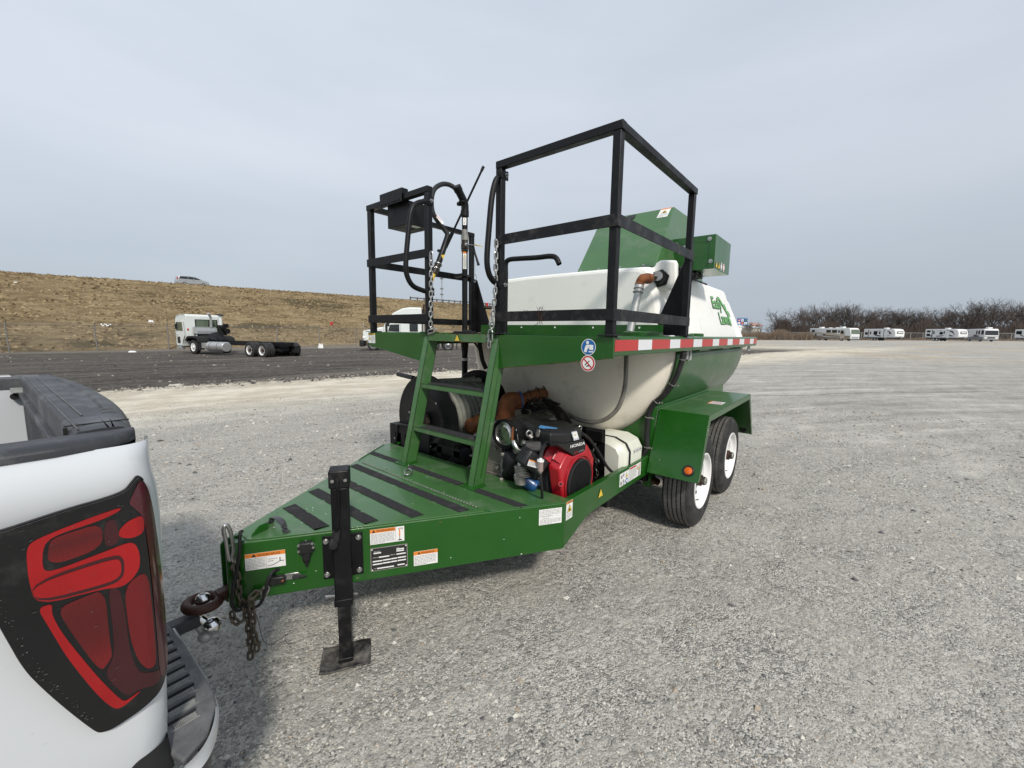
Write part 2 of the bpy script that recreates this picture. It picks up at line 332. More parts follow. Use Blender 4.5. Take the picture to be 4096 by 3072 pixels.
# ================================================================== ground
def nd(t, typ, **k):
    n_ = t.nodes.new(typ)
    for a, b in k.items(): setattr(n_, a, b)
    return n_
def ground_material():
    m = bpy.data.materials.new('gravel_yard'); m.use_nodes = True; t = m.node_tree; b = t.nodes['Principled BSDF']; l = t.links.new
    co = nd(t, 'ShaderNodeTexCoord'); sp = nd(t, 'ShaderNodeSeparateXYZ'); l(co.outputs['Object'], sp.inputs[0])
    def math_(op, a, b_=None, c=None):
        n_ = nd(t, 'ShaderNodeMath', operation=op)
        for i, q in enumerate((a, b_, c)):
            if q is None: continue
            if isinstance(q, (int, float)): n_.inputs[i].default_value = q
            else: l(q, n_.inputs[i])
        return n_.outputs[0]
    def noise(scale, det=6, rough=0.6, vec=None, dist=0.0):
        n_ = nd(t, 'ShaderNodeTexNoise'); n_.inputs['Scale'].default_value = scale; n_.inputs['Detail'].default_value = det; n_.inputs['Roughness'].default_value = rough; n_.inputs['Distortion'].default_value = dist
        l(vec or co.outputs['Object'], n_.inputs['Vector']); return n_.outputs[0]
    def ramp(v, a, b_, lo=0.0, hi=1.0, smooth=True):
        n_ = nd(t, 'ShaderNodeMapRange'); n_.interpolation_type = 'SMOOTHSTEP' if smooth else 'LINEAR'
        l(v, n_.inputs[0]); n_.inputs[1].default_value = a; n_.inputs[2].default_value = b_; n_.inputs[3].default_value = lo; n_.inputs[4].default_value = hi; return n_.outputs[0]
    def mix(f, a, b_):
        n_ = nd(t, 'ShaderNodeMixRGB')
        if isinstance(f, (int, float)): n_.inputs[0].default_value = f
        else: l(f, n_.inputs[0])
        for i, q in ((1, a), (2, b_)):
            if isinstance(q, tuple): n_.inputs[i].default_value = (*q, 1)
            else: l(q, n_.inputs[i])
        return n_.outputs[0]
    X, Y = sp.outputs[0], sp.outputs[1]
    wob = math_('MULTIPLY', math_('SUBTRACT', noise(0.18, 5), 0.5), 3.2); wob2 = math_('MULTIPLY', math_('SUBTRACT', noise(1.6, 5), 0.5), 1.4)
    # distance beyond the edge of the dark millings: line from (2.76,13.45) to (41.9,4.1)
    d = math_('ADD', math_('ADD', math_('MULTIPLY', X, 0.2324), math_('MULTIPLY', Y, 0.9726)), -13.72); d = math_('ADD', math_('ADD', d, math_('MULTIPLY', wob, 0.45)), wob2)
    dark = math_('MULTIPLY', ramp(d, -0.25, 0.35), ramp(math_('ADD', X, math_('MULTIPLY', wob, 3.0)), 62, 44))
    cream = math_('MULTIPLY', ramp(d, -7.4, -3.4), ramp(math_('ADD', X, math_('MULTIPLY', wob, 4.0)), 85, 50))
    far_tan = math_('MULTIPLY', ramp(math_('ADD', math_('MULTIPLY', math_('ADD', X, -50), 0.05), 0), -0.9, -0.2), ramp(noise(0.075, 3), 0.50, 0.60))
    # fine gravel
    vo = nd(t, 'ShaderNodeTexVoronoi'); vo.inputs['Scale'].default_value = 105; l(co.outputs['Object'], vo.inputs['Vector'])
    vs_ = nd(t, 'ShaderNodeSeparateColor'); l(vo.outputs['Color'], vs_.inputs[0])
    vo2 = nd(t, 'ShaderNodeTexVoronoi'); vo2.inputs['Scale'].default_value = 36; l(co.outputs['Object'], vo2.inputs['Vector'])
    vs2 = nd(t, 'ShaderNodeSeparateColor'); l(vo2.outputs['Color'], vs2.inputs[0])
    fine = noise(260, 3); med = noise(34, 6, 0.7); big = noise(1.1, 6, 0.62); huge = noise(0.22, 5, 0.6)
    coarse = ramp(noise(1.9, 5, 0.65), 0.40, 0.62)      # patches where loose stone lies thicker
    base = mix(ramp(big, 0.3, 0.7), (0.325, 0.306, 0.264), (0.43, 0.407, 0.353))
    base = mix(ramp(huge, 0.35, 0.65, 0, 0.55), base, (0.40, 0.385, 0.342))
    stone = mix(vs_.outputs[0], (0.15, 0.145, 0.132), (0.62, 0.60, 0.54))
    stone2 = mix(vs2.outputs[1], (0.20, 0.195, 0.18), (0.60, 0.58, 0.53))
    stones = mix(ramp(vs2.outputs[0], 0.72, 0.76), stone, stone2)
    c = mix(math_('ADD', 0.45, math_('MULTIPLY', coarse, 0.45)), base, stones)
    c = mix(ramp(med, 0.45, 0.32, 0, 0.5), c, (0.15, 0.143, 0.130))
    c = mix(ramp(noise(2.3, 5, 0.7), 0.60, 0.72, 0, 0.40), c, (0.15, 0.149, 0.145))        # dark scuffs
    # wheel tracks and scraper streaks, two directions
    def streak(angle, sx, sy, sc):
        mp_ = nd(t, 'ShaderNodeMapping'); mp_.inputs['Rotation'].default_value = (0, 0, angle); mp_.inputs['Scale'].default_value = (sx, sy, 1); l(co.outputs['Object'], mp_.inputs[0]); return noise(sc, 7, 0.68, mp_.outputs[0], 0.3)
    st1 = streak(0.62, 0.10, 1.0, 3.2); 
    # arcs left by turning vehicles: noise in polar coordinates about a far centre
    ccx, ccy = far(15.7, -30.0); ax_, ay_ = math_('SUBTRACT', X, ccx), math_('SUBTRACT', Y, ccy); rr_ = math_('SQRT', math_('ADD', math_('POWER', ax_, 2.0), math_('POWER', ay_, 2.0))); th_ = math_('ARCTAN2', ay_, ax_)
    cv = nd(t, 'ShaderNodeCombineXYZ'); l(rr_, cv.inputs[0]); l(math_('MULTIPLY', th_, 5.0), cv.inputs[1]); l(math_('MULTIPLY', noise(0.35, 3), 1.2), cv.inputs[2])
    st2 = noise(1.7, 8, 0.70, cv.outputs[0], 0.15)
    seam = math_('ABSOLUTE', math_('SUBTRACT', math_('ADD', rr_, math_('MULTIPLY', math_('SUBTRACT', noise(0.5, 4), 0.5), 0.6)), 42.0))
    lat_ = math_('ADD', math_('MULTIPLY', math_('SUBTRACT', X, float(CAM[0])), float(RH[0])), math_('MULTIPLY', math_('SUBTRACT', Y, float(CAM[1])), float(RH[1])))
    seam = math_('MULTIPLY', ramp(seam, 0.055, 0.02), ramp(lat_, 5.6, 6.4)); st3 = streak(0.30, 0.05, 1.0, 1.0)
    fark = ramp(math_('SQRT', math_('ADD', math_('POWER', X, 2.0), math_('POWER', Y, 2.0))), 4.0, 11.0)
    smid = math_('ADD', math_('MULTIPLY', math_('SUBTRACT', st1, 0.5), 0.55), math_('MULTIPLY', math_('SUBTRACT', st2, 0.5), 1.9))
    c = mix(math_('MULTIPLY', ramp(smid, 0.0, 0.30), ramp(fark, 0, 1, 0.22, 0.75)), c, (0.56, 0.535, 0.48))
    c = mix(math_('MULTIPLY', ramp(smid, 0.0, -0.32), ramp(fark, 0, 1, 0.18, 0.55)), c, (0.20, 0.19, 0.168))
    c = mix(math_('MULTIPLY', seam, 0.75), c, (0.10, 0.098, 0.095))
    arc = math_('ADD', math_('ADD', math_('MULTIPLY', X, 0.60), math_('MULTIPLY', Y, 0.80)), math_('MULTIPLY', math_('SUBTRACT', noise(0.4, 4), 0.5), 0.7))
    creamc = mix(ramp(math_('ADD', big, math_('MULTIPLY', smid, 0.5)), 0.3, 0.75), (0.54, 0.48, 0.37), (0.80, 0.735, 0.60))
    creamc = mix(ramp(med, 0.45, 0.30, 0, 0.5), creamc, (0.36, 0.31, 0.24)); creamc = mix(0.12, creamc, stones)
    c = mix(math_('MULTIPLY', cream, 0.92), c, creamc)
    tan = mix(ramp(smid, -0.2, 0.3), (0.36, 0.305, 0.235), (0.54, 0.465, 0.365)); c = mix(math_('MULTIPLY', far_tan, 0.75), c, tan)
    dk = mix(ramp(math_('ADD', noise(5.5, 8, 0.75), math_('MULTIPLY', smid, 0.5)), 0.33, 0.70), (0.060, 0.053, 0.047), (0.185, 0.165, 0.143))
    dk = mix(ramp(noise(11, 6, 0.8), 0.60, 0.72, 0, 0.75), dk, (0.34, 0.30, 0.25)); dk = mix(ramp(st3, 0.52, 0.68, 0, 0.65), dk, (0.28, 0.245, 0.20))
    dk = mix(math_('MULTIPLY', ramp(d, 27.0, 31.5), 0.7), dk, mix(ramp(noise(8, 5, 0.8), 0.4, 0.6), (0.14, 0.12, 0.095), (0.42, 0.37, 0.30)))
    c = mix(dark, c, dk)
    rim_ = math_('MULTIPLY', ramp(d, -1.6, -0.2), ramp(d, 0.5, -0.1)); c = mix(math_('MULTIPLY', rim_, ramp(noise(7, 5, 0.8), 0.50, 0.60, 0, 0.8)), c, (0.07, 0.065, 0.06))
    l(c, b.inputs['Base Color']); b.inputs['Roughness'].default_value = 0.95; b.inputs['Specular IOR Level'].default_value = 0.2
    # relief
    h = math_('ADD', math_('MULTIPLY', math_('SUBTRACT', 0.6, vo.outputs['Distance']), math_('ADD', 0.5, math_('MULTIPLY', coarse, 0.9))), math_('MULTIPLY', fine, 0.25))
    h = math_('ADD', h, math_('MULTIPLY', ramp(vs2.outputs[0], 0.72, 0.76), math_('SUBTRACT', 0.9, math_('MULTIPLY', vo2.outputs['Distance'], 1.6))))
    h = math_('ADD', h, math_('MULTIPLY', med, 1.4))
    b1 = nd(t, 'ShaderNodeBump'); b1.inputs['Strength'].default_value = 0.85; b1.inputs['Distance'].default_value = 0.007; l(h, b1.inputs['Height'])
    h2 = math_('ADD', math_('MULTIPLY', noise(3.0, 6, 0.6), 1.0), math_('MULTIPLY', math_('ADD', math_('MULTIPLY', st1, 0.3), st2), 1.1))
    h2 = math_('ADD', h2, math_('MULTIPLY', math_('MULTIPLY', dark, noise(4.0, 8, 0.8)), 5.0))
    b2 = nd(t, 'ShaderNodeBump'); b2.inputs['Strength'].default_value = 0.8; b2.inputs['Distance'].default_value = 0.045; l(h2, b2.inputs['Height']); l(b1.outputs[0], b2.inputs['Normal']); l(b2.outputs[0], b.inputs['Normal'])
    return m
def fbm(x, y): return 0.5*math.sin(x*0.9+1.3*math.sin(y*0.7))+0.3*math.sin(y*1.7+x*0.6)+0.2*math.sin(x*2.9-y*2.3)
GM = ground_material()
# one sheet out to the horizon, its rings growing with distance
radii = [0]+[0.35*1.13**i for i in range(72)]; radii = [r for r in radii if r < 2600]; NA = 168
mb = MB(); vs_, fs = [], []
for i, r in enumerate(radii):
    for j in range(NA):
        a = 2*math.pi*j/NA; x, y = 1.5+r*math.cos(a), r*math.sin(a); z = G(x, y) if r < 400 else G(1.5+400*math.cos(a), 400*math.sin(a))
        if r < 60: z += 0.010*fbm(x*0.8, y*0.8)*min(1, r/3)
        vs_.append((x, y, z))
for i in range(len(radii)-1):
    for j in range(NA): fs.append((i*NA+j, i*NA+(j+1) % NA, (i+1)*NA+(j+1) % NA, (i+1)*NA+j))
mb.add(vs_, fs, GM); obj('ground', mb, None, smooth=180, kind='structure', fixn=True)

# loose stones near the camera
def scatter_stones():
    rng = np.random.default_rng(4); P_, Fc = [], []
    octv = np.array([(1, 0, 0), (-1, 0, 0), (0, 1, 0), (0, -1, 0), (0, 0, 1), (0, 0, -1)], float); octf = np.array([(0, 2, 4), (2, 1, 4), (1, 3, 4), (3, 0, 4), (2, 0, 5), (1, 2, 5), (3, 1, 5), (0, 3, 5)])
    n_ = 130000; u = rng.random(n_); ang = YAW+(rng.random(n_)-0.5)*2.1; dd = 0.9+11*u**1.5
    x = CAM[0]+np.cos(ang)*dd; y = CAM[1]+np.sin(ang)*dd
    dens = 0.5+0.5*np.sin(x*1.9+2*np.sin(y*1.3))*np.sin(y*2.3+x*0.7); keep = rng.random(n_) < (0.25+0.75*dens); x, y, dd = x[keep], y[keep], dd[keep]; k = len(x)
    s_ = 0.0032+0.0065*rng.random(k)**2.2+np.where(rng.random(k) < 0.03, 0.016*rng.random(k)**1.5, 0)
    s_ *= np.clip(dd/4, 0.8, 1.6); a = rng.random(k)*6.28
    sc = np.stack([s_*(0.8+0.6*rng.random(k)), s_*(0.7+0.4*rng.random(k)), s_*(0.45+0.35*rng.random(k))], 1)
    v = octv[None]*sc[:, None]+rng.normal(0, 0.18, (k, 6, 3))*s_[:, None, None]
    ca, sa = np.cos(a)[:, None], np.sin(a)[:, None]; vx = v[..., 0]*ca-v[..., 1]*sa; vy = v[..., 0]*sa+v[..., 1]*ca
    z = np.array([G(px_, py_)+0.010*fbm(px_*0.8, py_*0.8)*min(1, math.hypot(px_-1.5, py_)/3) for px_, py_ in zip(x, y)])
    v = np.stack([vx+x[:, None], vy+y[:, None], v[..., 2]+z[:, None]+s_[:, None]*0.12], 2).reshape(-1, 3)
    f = (octf[None]+np.arange(k)[:, None, None]*6).reshape(-1, 3)
    me = bpy.data.meshes.new('loose_gravel'); me.from_pydata(v.tolist(), [], f.tolist())
    cs = [mat('stone_pale', (0.52, 0.50, 0.445), 0.9, var=0.2, vscale=40), mat('stone_grey', (0.33, 0.32, 0.295), 0.9, var=0.2, vscale=40), mat('stone_dark', (0.11, 0.11, 0.112), 0.9, var=0.2, vscale=40), mat('stone_tan', (0.36, 0.30, 0.23), 0.9, var=0.2, vscale=40)]
    for c in cs: me.materials.append(c)
    pick = rng.choice(4, k, p=(0.42, 0.38, 0.12, 0.08)); me.polygons.foreach_set('material_index', np.repeat(pick, 8).astype(np.int32))
    o = bpy.data.objects.new('loose_gravel', me); col.objects.link(o); o['kind'] = 'stuff'; tag(o, 'loose pale and grey gravel scattered over the yard', 'gravel')
scatter_stones()
# rough clods along the millings edge
def clods():
    rng = np.random.default_rng(8); mb = MB(); k = 0
    for i in range(4200):
        t = rng.random()**0.8*46-6; x = t; edge = (13.72-0.2324*x)/0.9726; y = edge+rng.normal(0.15, 0.45) if i % 3 else edge+rng.random()*26
        s_ = 0.02+0.05*rng.random()**2; z = G(x, y); p = rng.normal(0, 0.25, (6, 3))*s_
        v = [(x+s_+p[0][0], y, z), (x-s_, y+p[1][1], z), (x, y+s_+p[2][1], z), (x, y-s_, z+p[3][2]*0.3), (x+p[4][0], y+p[4][1], z+s_*0.8), (x, y, z-s_)]
        mb.add(v, [(0, 2, 4), (2, 1, 4), (1, 3, 4), (3, 0, 4)], CL[int(rng.random()*3)])
    o = obj('asphalt_clods', mb, None, smooth=0, kind='stuff', fixn=False); tag(o, 'dark and pale lumps of broken asphalt across the far yard', 'rubble')
CL = [mat('clod_dark', (0.045, 0.042, 0.04), 0.95), mat('clod_pale', (0.36, 0.32, 0.27), 0.95), mat('clod_mid', (0.12, 0.11, 0.10), 0.95)]
clods()

# ================================================================== embankment
def emb_mat():
    m = bpy.data.materials.new('dry_grass_bank'); m.use_nodes = True; t = m.node_tree; b = t.nodes['Principled BSDF']; l = t.links.new
    co = nd(t, 'ShaderNodeTexCoord')
    def noise(sc, det=6, r=0.65, scale=(1, 1, 1)):
        mp_ = nd(t, 'ShaderNodeMapping'); mp_.inputs['Scale'].default_value = scale; l(co.outputs['Object'], mp_.inputs[0])
        n_ = nd(t, 'ShaderNodeTexNoise'); n_.inputs['Scale'].default_value = sc; n_.inputs['Detail'].default_value = det; n_.inputs['Roughness'].default_value = r; l(mp_.outputs[0], n_.inputs['Vector']); return n_.outputs[0]
    def ramp(v, a, b_, hi=1.0):
        n_ = nd(t, 'ShaderNodeMapRange'); n_.interpolation_type = 'SMOOTHSTEP'; l(v, n_.inputs[0]); n_.inputs[1].default_value = a; n_.inputs[2].default_value = b_; n_.inputs[4].default_value = hi; return n_.outputs[0]
    def mix(f, a, b_):
        n_ = nd(t, 'ShaderNodeMixRGB'); l(f, n_.inputs[0])
        for i, q in ((1, a), (2, b_)):
            if isinstance(q, tuple): n_.inputs[i].default_value = (*q, 1)
            else: l(q, n_.inputs[i])
        return n_.outputs[0]
    c = mix(ramp(noise(0.9, 8, 0.75, (0.35, 1, 1)), 0.36, 0.66), (0.19, 0.14, 0.077), (0.345, 0.267, 0.155))
    c = mix(ramp(noise(0.10, 8, 0.72, (0.45, 1.3, 1.3)), 0.52, 0.60, 0.85), c, (0.085, 0.072, 0.042))
    c = mix(ramp(noise(0.13, 6, 0.7, (0.5, 1.5, 1.5)), 0.62, 0.70, 0.5), c, (0.14, 0.085, 0.045))
    c = mix(ramp(noise(5.0, 5, 0.8, (0.35, 1, 1)), 0.42, 0.24, 0.55), c, (0.085, 0.063, 0.036))
    l(c, b.inputs['Base Color']); b.inputs['Roughness'].default_value = 1; b.inputs['Specular IOR Level'].default_value = 0.05
    bb = nd(t, 'ShaderNodeBump'); bb.inputs['Strength'].default_value = 1; bb.inputs['Distance'].default_value = 0.25; l(noise(2.6, 8, 0.8), bb.inputs['Height']); l(bb.outputs[0], b.inputs['Normal'])
    return m
def crest_z(x): return 7.24+0.0205*(x+0.86) if x < 41 else 8.10+0.0142*(x-41) if x < 100 else 8.94-0.004*(x-100)
def crest_y(x): return 69.2+0.076*(x+0.86)
EMB = emb_mat(); mb = MB(); rows = []; rng = np.random.default_rng(5)
xs_ = list(np.linspace(-110, 130, 170))+list(np.linspace(134, 800, 90))
def bank(x, s_):
    cy, cz = crest_y(x), crest_z(x); ty = cy-22.5; tz = G(x, ty)
    if s_ <= 1: 
        k = s_; zz = tz+(cz-tz)*(k**1.12 if k < 0.5 else 0.5**1.12+(1-0.5**1.12)*((k-0.5)/0.5)**0.96); return (x, ty+22.5*s_, zz)
    return None
for x in xs_:
    row = [(x, crest_y(x)-24.0, G(x, crest_y(x)-24)-0.3)]
    for s_ in np.linspace(0, 1, 26): p = bank(x, s_); row.append((p[0], p[1], p[2]+0.10*fbm(x*0.9, p[1]*0.9)+rng.normal(0, 0.03)))
    cy, cz = crest_y(x), crest_z(x); row += [(x, cy+1.2, cz-0.10), (x, cy+2.0, cz-0.12)]; row += [(x, cy+34, cz-0.12), (x, cy+58, cz-9)]
    rows.append(row)
mb.grid(rows, EMB); obj('grass_embankment', mb, None, smooth=180, kind='structure', fixn=True)
mb = MB(); mb.grid([[(x, crest_y(x)+3.0, crest_z(x)-0.05), (x, crest_y(x)+25.5, crest_z(x)-0.05)] for x in np.linspace(-110, 800, 60)], mat('road_asphalt', (0.09, 0.09, 0.09), 0.9, var=0.1)); obj('highway_road', mb, None, kind='structure')
def tufts():
    rng = np.random.default_rng(6); mb = MB(); ms_ = [mat('grass_straw', (0.33, 0.255, 0.15), 1), mat('grass_brown', (0.19, 0.137, 0.075), 1), mat('grass_dark', (0.13, 0.10, 0.058), 1)]
    V_, F_, I_ = [], [], []
    n_ = 30000; xs2_ = -40+np.power(rng.random(n_), 1.25)*175; ss = rng.random(n_)**0.9; pat = np.sin(xs2_*0.21+2*np.sin(ss*7))+np.sin(ss*23+xs2_*0.13)
    for i in range(n_):
        x = xs2_[i]; s_ = ss[i] if i % 6 else 0.97+0.03*ss[i]; p = bank(x, s_); h = 0.06+0.14*rng.random(); w_ = 0.08+0.16*rng.random(); b = len(V_)
        V_ += [(x-w_, p[1], p[2]-0.03), (x+w_, p[1]+rng.normal(0, .05), p[2]-0.03), (x+rng.normal(0, .08), p[1]+rng.normal(0, .05), p[2]+h)]; F_.append((b, b+1, b+2))
        r = rng.random(); I_.append(0 if r < (0.62 if pat[i] < 0.7 else 0.3) else 1 if r < 0.85 else 2)
    me = bpy.data.meshes.new('dry_grass'); me.from_pydata(V_, [], F_)
    for m_ in ms_: me.materials.append(m_)
    me.polygons.foreach_set('material_index', I_); o = bpy.data.objects.new('dry_grass', me); col.objects.link(o); o['kind'] = 'stuff'; tag(o, 'dry straw coloured grass covering the highway embankment', 'grass')
tufts()

# ================================================================== chain-link fences
def mesh_mat():
    m = bpy.data.materials.new('chain_link_mesh'); m.use_nodes = True; t = m.node_tree; b = t.nodes['Principled BSDF']; l = t.links.new
    b.inputs['Base Color'].default_value = (0.17, 0.17, 0.165, 1); b.inputs['Roughness'].default_value = 0.6
    co = nd(t, 'ShaderNodeTexCoord'); outs = []
    for ang in (rad(45), rad(-45)):
        mp_ = nd(t, 'ShaderNodeMapping'); mp_.inputs['Rotation'].default_value = (0, ang, 0); l(co.outputs['Object'], mp_.inputs[0])
        s_ = nd(t, 'ShaderNodeSeparateXYZ'); l(mp_.outputs[0], s_.inputs[0]); f = nd(t, 'ShaderNodeMath', operation='MULTIPLY'); l(s_.outputs[0], f.inputs[0]); f.inputs[1].default_value = 16
        g_ = nd(t, 'ShaderNodeMath', operation='FRACT'); l(f.outputs[0], g_.inputs[0]); q = nd(t, 'ShaderNodeMath', operation='LESS_THAN'); l(g_.outputs[0], q.inputs[0]); q.inputs[1].default_value = 0.075; outs.append(q.outputs[0])
    a = nd(t, 'ShaderNodeMath', operation='MAXIMUM'); l(outs[0], a.inputs[0]); l(outs[1], a.inputs[1]); l(a.outputs[0], b.inputs['Alpha']); return m
CLM = mesh_mat()
def fence(name, x0, x1, yf, hgt, gap, label_, px0=None, barb=True, top=True):
    f = thing(name, label_, 'fence', (x0, yf(x0), G(x0, yf(x0)))); x = x0; xs2_ = []
    while x <= x1: xs2_.append(x); x += gap
    for x in xs2_:
        y = yf(x); z = G(x, y); mb = MB(); mb.cyl((x, y, z-0.1), (x+(0.03 if int(x) % 3 else -0.05), y, z+hgt), 0.045, M['post'], n=8)
        if barb: mb.bar((x, y, z+hgt-0.02), (x+0.02, y-0.22, z+hgt+0.30), 0.035, 0.035, M['post'])
        obj('fence_post', mb, f)
    for h, r in ((hgt-0.05, 0.024), (0.05, 0.008)):
        if h > 1 and not top: r = 0.01
        mb = MB(); mb.tube([(x, yf(x), G(x, yf(x))+h) for x in xs2_], r, M['post'], 6); obj('top_rail' if h > 1 else 'bottom_wire', mb, f)
    if barb:
        for k in (0.35, 0.65, 1.0):
            mb = MB(); mb.tube([(x+0.02, yf(x)-0.22*k, G(x, yf(x))+hgt-0.02+0.30*k) for x in xs2_], 0.006, M['post'], 4); obj('barbed_wire', mb, f)
    mb = MB(); mb.grid([[(x, yf(x)+0.05, G(x, yf(x))+0.03) for x in xs2_], [(x, yf(x)+0.05, G(x, yf(x))+hgt-0.05) for x in xs2_]], CLM)
    o = obj('wire_mesh', mb, f, smooth=0); return f
f1 = fence('chain_link_fence', -14.4, 150, lambda x: 45.1+0.012*x, 2.15, 4.55, 'long grey chain link fence with barbed wire arms at the foot of the embankment')
mb = MB(); xx = 9.75; mb.bar((-14.4+4.55*5, 45.2, G(8, 45)+0.1), (-14.4+4.55*5+2.3, 45.0, G(9, 45)+1.0), 0.06, 0.06, M['rustd']); obj('brace_rail', mb, f1)

# things lying along the fence
def blob(name, label_, cat, px, dep_, w_, h_, m, seed=1):
    lat = (px-2048)/FPX*dep_; x, y = far(lat, dep_); z = G(x, y); mb = MB(); r = random.Random(seed)
    pts = [(math.cos(a)*w_*r.uniform(0.6, 1), math.sin(a)*w_*0.6*r.uniform(0.6, 1)) for a in [i*math.pi/5 for i in range(10)]]
    R2, U2 = V((RH[0], RH[1], 0)), V((0, 0, 1)); F2 = V((FH[0], FH[1], 0)); o = V((x, y, z))
    lo = [o+R2*a+F2*b for a, b in pts]; hi = [o+R2*a*0.75+F2*b*0.75+U2*h_*r.uniform(0.5, 1) for a, b in pts]
    mb.grid([lo, hi], m, close=True); mb.add(hi, [tuple(range(10))], m); return tag(obj(name, mb, None, smooth=60), label_, cat)
blob('concrete_block', 'pale flat concrete slab lying at the edge of the dark millings', 'concrete slab', 694, 12.6, 0.27, 0.06, M['conc'], 3)
blob('plastic_sheet', 'flattened white plastic sheet lying at the base of the fence left of the chassis truck', 'litter', 528, 32.5, 0.45, 0.12, M['rimw'], 4)
blob('plastic_bag', 'small white plastic bag by the fence right of the chassis truck', 'litter', 1283, 42.5, 0.32, 0.55, M['rimw'], 5)
def litter(px, py, dep_, w_, h_, label_, m=None, seed=1):
    v = _F + _R*(px-2048)/FPX + _U*(1536-py)/FPX; t_ = dep_/(v[0]*FH[0]+v[1]*FH[1]); p = CAM+v*t_; mb = MB(); r = random.Random(seed); o = V(p)
    R2 = V((RH[0], RH[1], 0)); pts = []
    for i in range(9): pts.append(o+R2*(w_*(i/8-0.5))+V((0, 0, h_*(0.5+0.5*math.sin(i*1.7+seed)))))
    mb.tube(crv(pts, 3), [h_*0.35*r.uniform(0.4, 1) for _ in range(25)], m or M['rimw'], 6); return tag(obj('plastic_scrap', mb, None), label_, 'litter')
litter(425, 1304, 33, 0.8, 0.16, 'torn white plastic caught on top of the fence between the second and third posts', None, 2)
litter(605, 1290, 40, 0.45, 0.22, 'small white plastic scrap on the slope above the fence, left of the chassis truck', None, 5)
litter(1326, 1300, 44.5, 0.25, 0.3, 'red rag hanging on a fence post near the platform of the green trailer', M['redp'], 7)
litter(62, 1132, 43.4, 0.35, 0.12, 'white scrap high on the embankment at the far left', None, 9)

# ================================================================== guardrail, mast, minivan on the bank
gx0, gx1 = 56, 130
gr_ = thing('guardrail', 'grey steel guardrail along the top of the embankment seen past the left guard rail', 'guardrail', (gx0, crest_y(gx0), crest_z(gx0)))
mb = MB(); mb.tube([(x, crest_y(x)+0.5, crest_z(x)+0.55) for x in np.linspace(gx0, gx1, 20)], 0.14, M['post'], 6); obj('rail_beam', mb, gr_)
for k in range(38):
    x = gx0+k*2.0; mb = MB(); mb.box(x-0.10, x+0.10, crest_y(x)+0.62, crest_y(x)+0.8, crest_z(x)-0.2, crest_z(x)+0.78, M['bark']); obj('rail_post', mb, gr_)
def topx(px, py, dep_):
    v = _F + _R*(px-2048)/FPX + _U*(1536-py)/FPX; t_ = dep_/(v[0]*FH[0]+v[1]*FH[1]); return V(CAM+v*t_)
p = topx(1767, 1110, 420); mb = MB(); b0 = V((p.x, p.y, 0))
for a in (0, 2.1, 4.2): mb.tube([b0+V((math.cos(a)*0.7, math.sin(a)*0.7, 0)), V((p.x+math.cos(a)*0.5, p.y+math.sin(a)*0.5, p.z))], 0.10, M['post'], 4)
for k in range(34):
    z = p.z*k/34; a = 2.1*(k % 3); mb.bar(b0+V((math.cos(a)*0.7, math.sin(a)*0.7, z)), b0+V((math.cos(a+2.1)*0.7, math.sin(a+2.1)*0.7, z+p.z/34)), 0.09, 0.09, M['post'])
mast = tag(obj('radio_mast', mb, None), 'thin lattice radio mast standing far beyond the embankment', 'mast')
for zf in (0.98, 0.80, 0.70): 
    mb = MB(); z = p.z*zf; mb.box(p.x-1.2, p.x+1.2, p.y-1.2, p.y+1.2, z-0.6, z+0.6, M['post']); mast['_o'] = (0, 0, 0); obj('antenna_panel', mb, mast)

def place(name, label_, cat, lat, dep_, heading, z=None, group=None):
    """heading: angle of the vehicle's nose, measured from picture right (0) toward the viewer (90)"""
    x, y = far(lat, dep_); h = rad(heading); d = RH*math.cos(h)-FH*math.sin(h)
    return thing(name, label_, cat, (x, y, G(x, y) if z is None else z), math.atan2(d[1], d[0]), group, local=True)
def vwheel(t, x, y, r, w_, out, mr, dual=False, name='wheel'):
    """wheel in vehicle coordinates: out = +-1 is the outer side along y"""
    mb = MB(); k = [(-w_/2, r*0.6), (-w_/2, r*0.92), (-w_/2+0.03, r), (w_/2-0.03, r), (w_/2, r*0.92), (w_/2, r*0.6)]
    mb.lathe((x, y, r), (0, out, 0), k, M['tyre'], 26)
    mb.lathe((x, y, r), (0, out, 0), [(w_/2-0.005, r*0.62), (w_/2-0.01, r*0.56), (w_/2-(0.14 if dual else 0.05), r*0.48), (w_/2-(0.15 if dual else 0.03), r*0.25), (w_/2-0.02, r*0.20), (w_/2+0.02, r*0.16), (w_/2+0.02, 0)], mr, 20)
    wh = obj(name, mb, t, smooth=30)
    m2 = MB()
    for i in range(8):
        a = i*math.pi/4; c_ = V((x+math.cos(a)*r*0.36, y+out*(w_/2-(0.135 if dual else 0.035)), r+math.sin(a)*r*0.36)); m2.cyl(c_, c_+V((0, out*0.012, 0)), r*0.05, M['dark'], n=8)
    obj('rim_holes', m2, wh, kind='stuff'); return wh
def sideprint(t, pts, y, m, name, th=0.012, sd=-1):
    mb = MB(); mb.prism([(x, y, z) for x, z in pts], (0, sd*th, 0), m); return obj(name, mb, t)

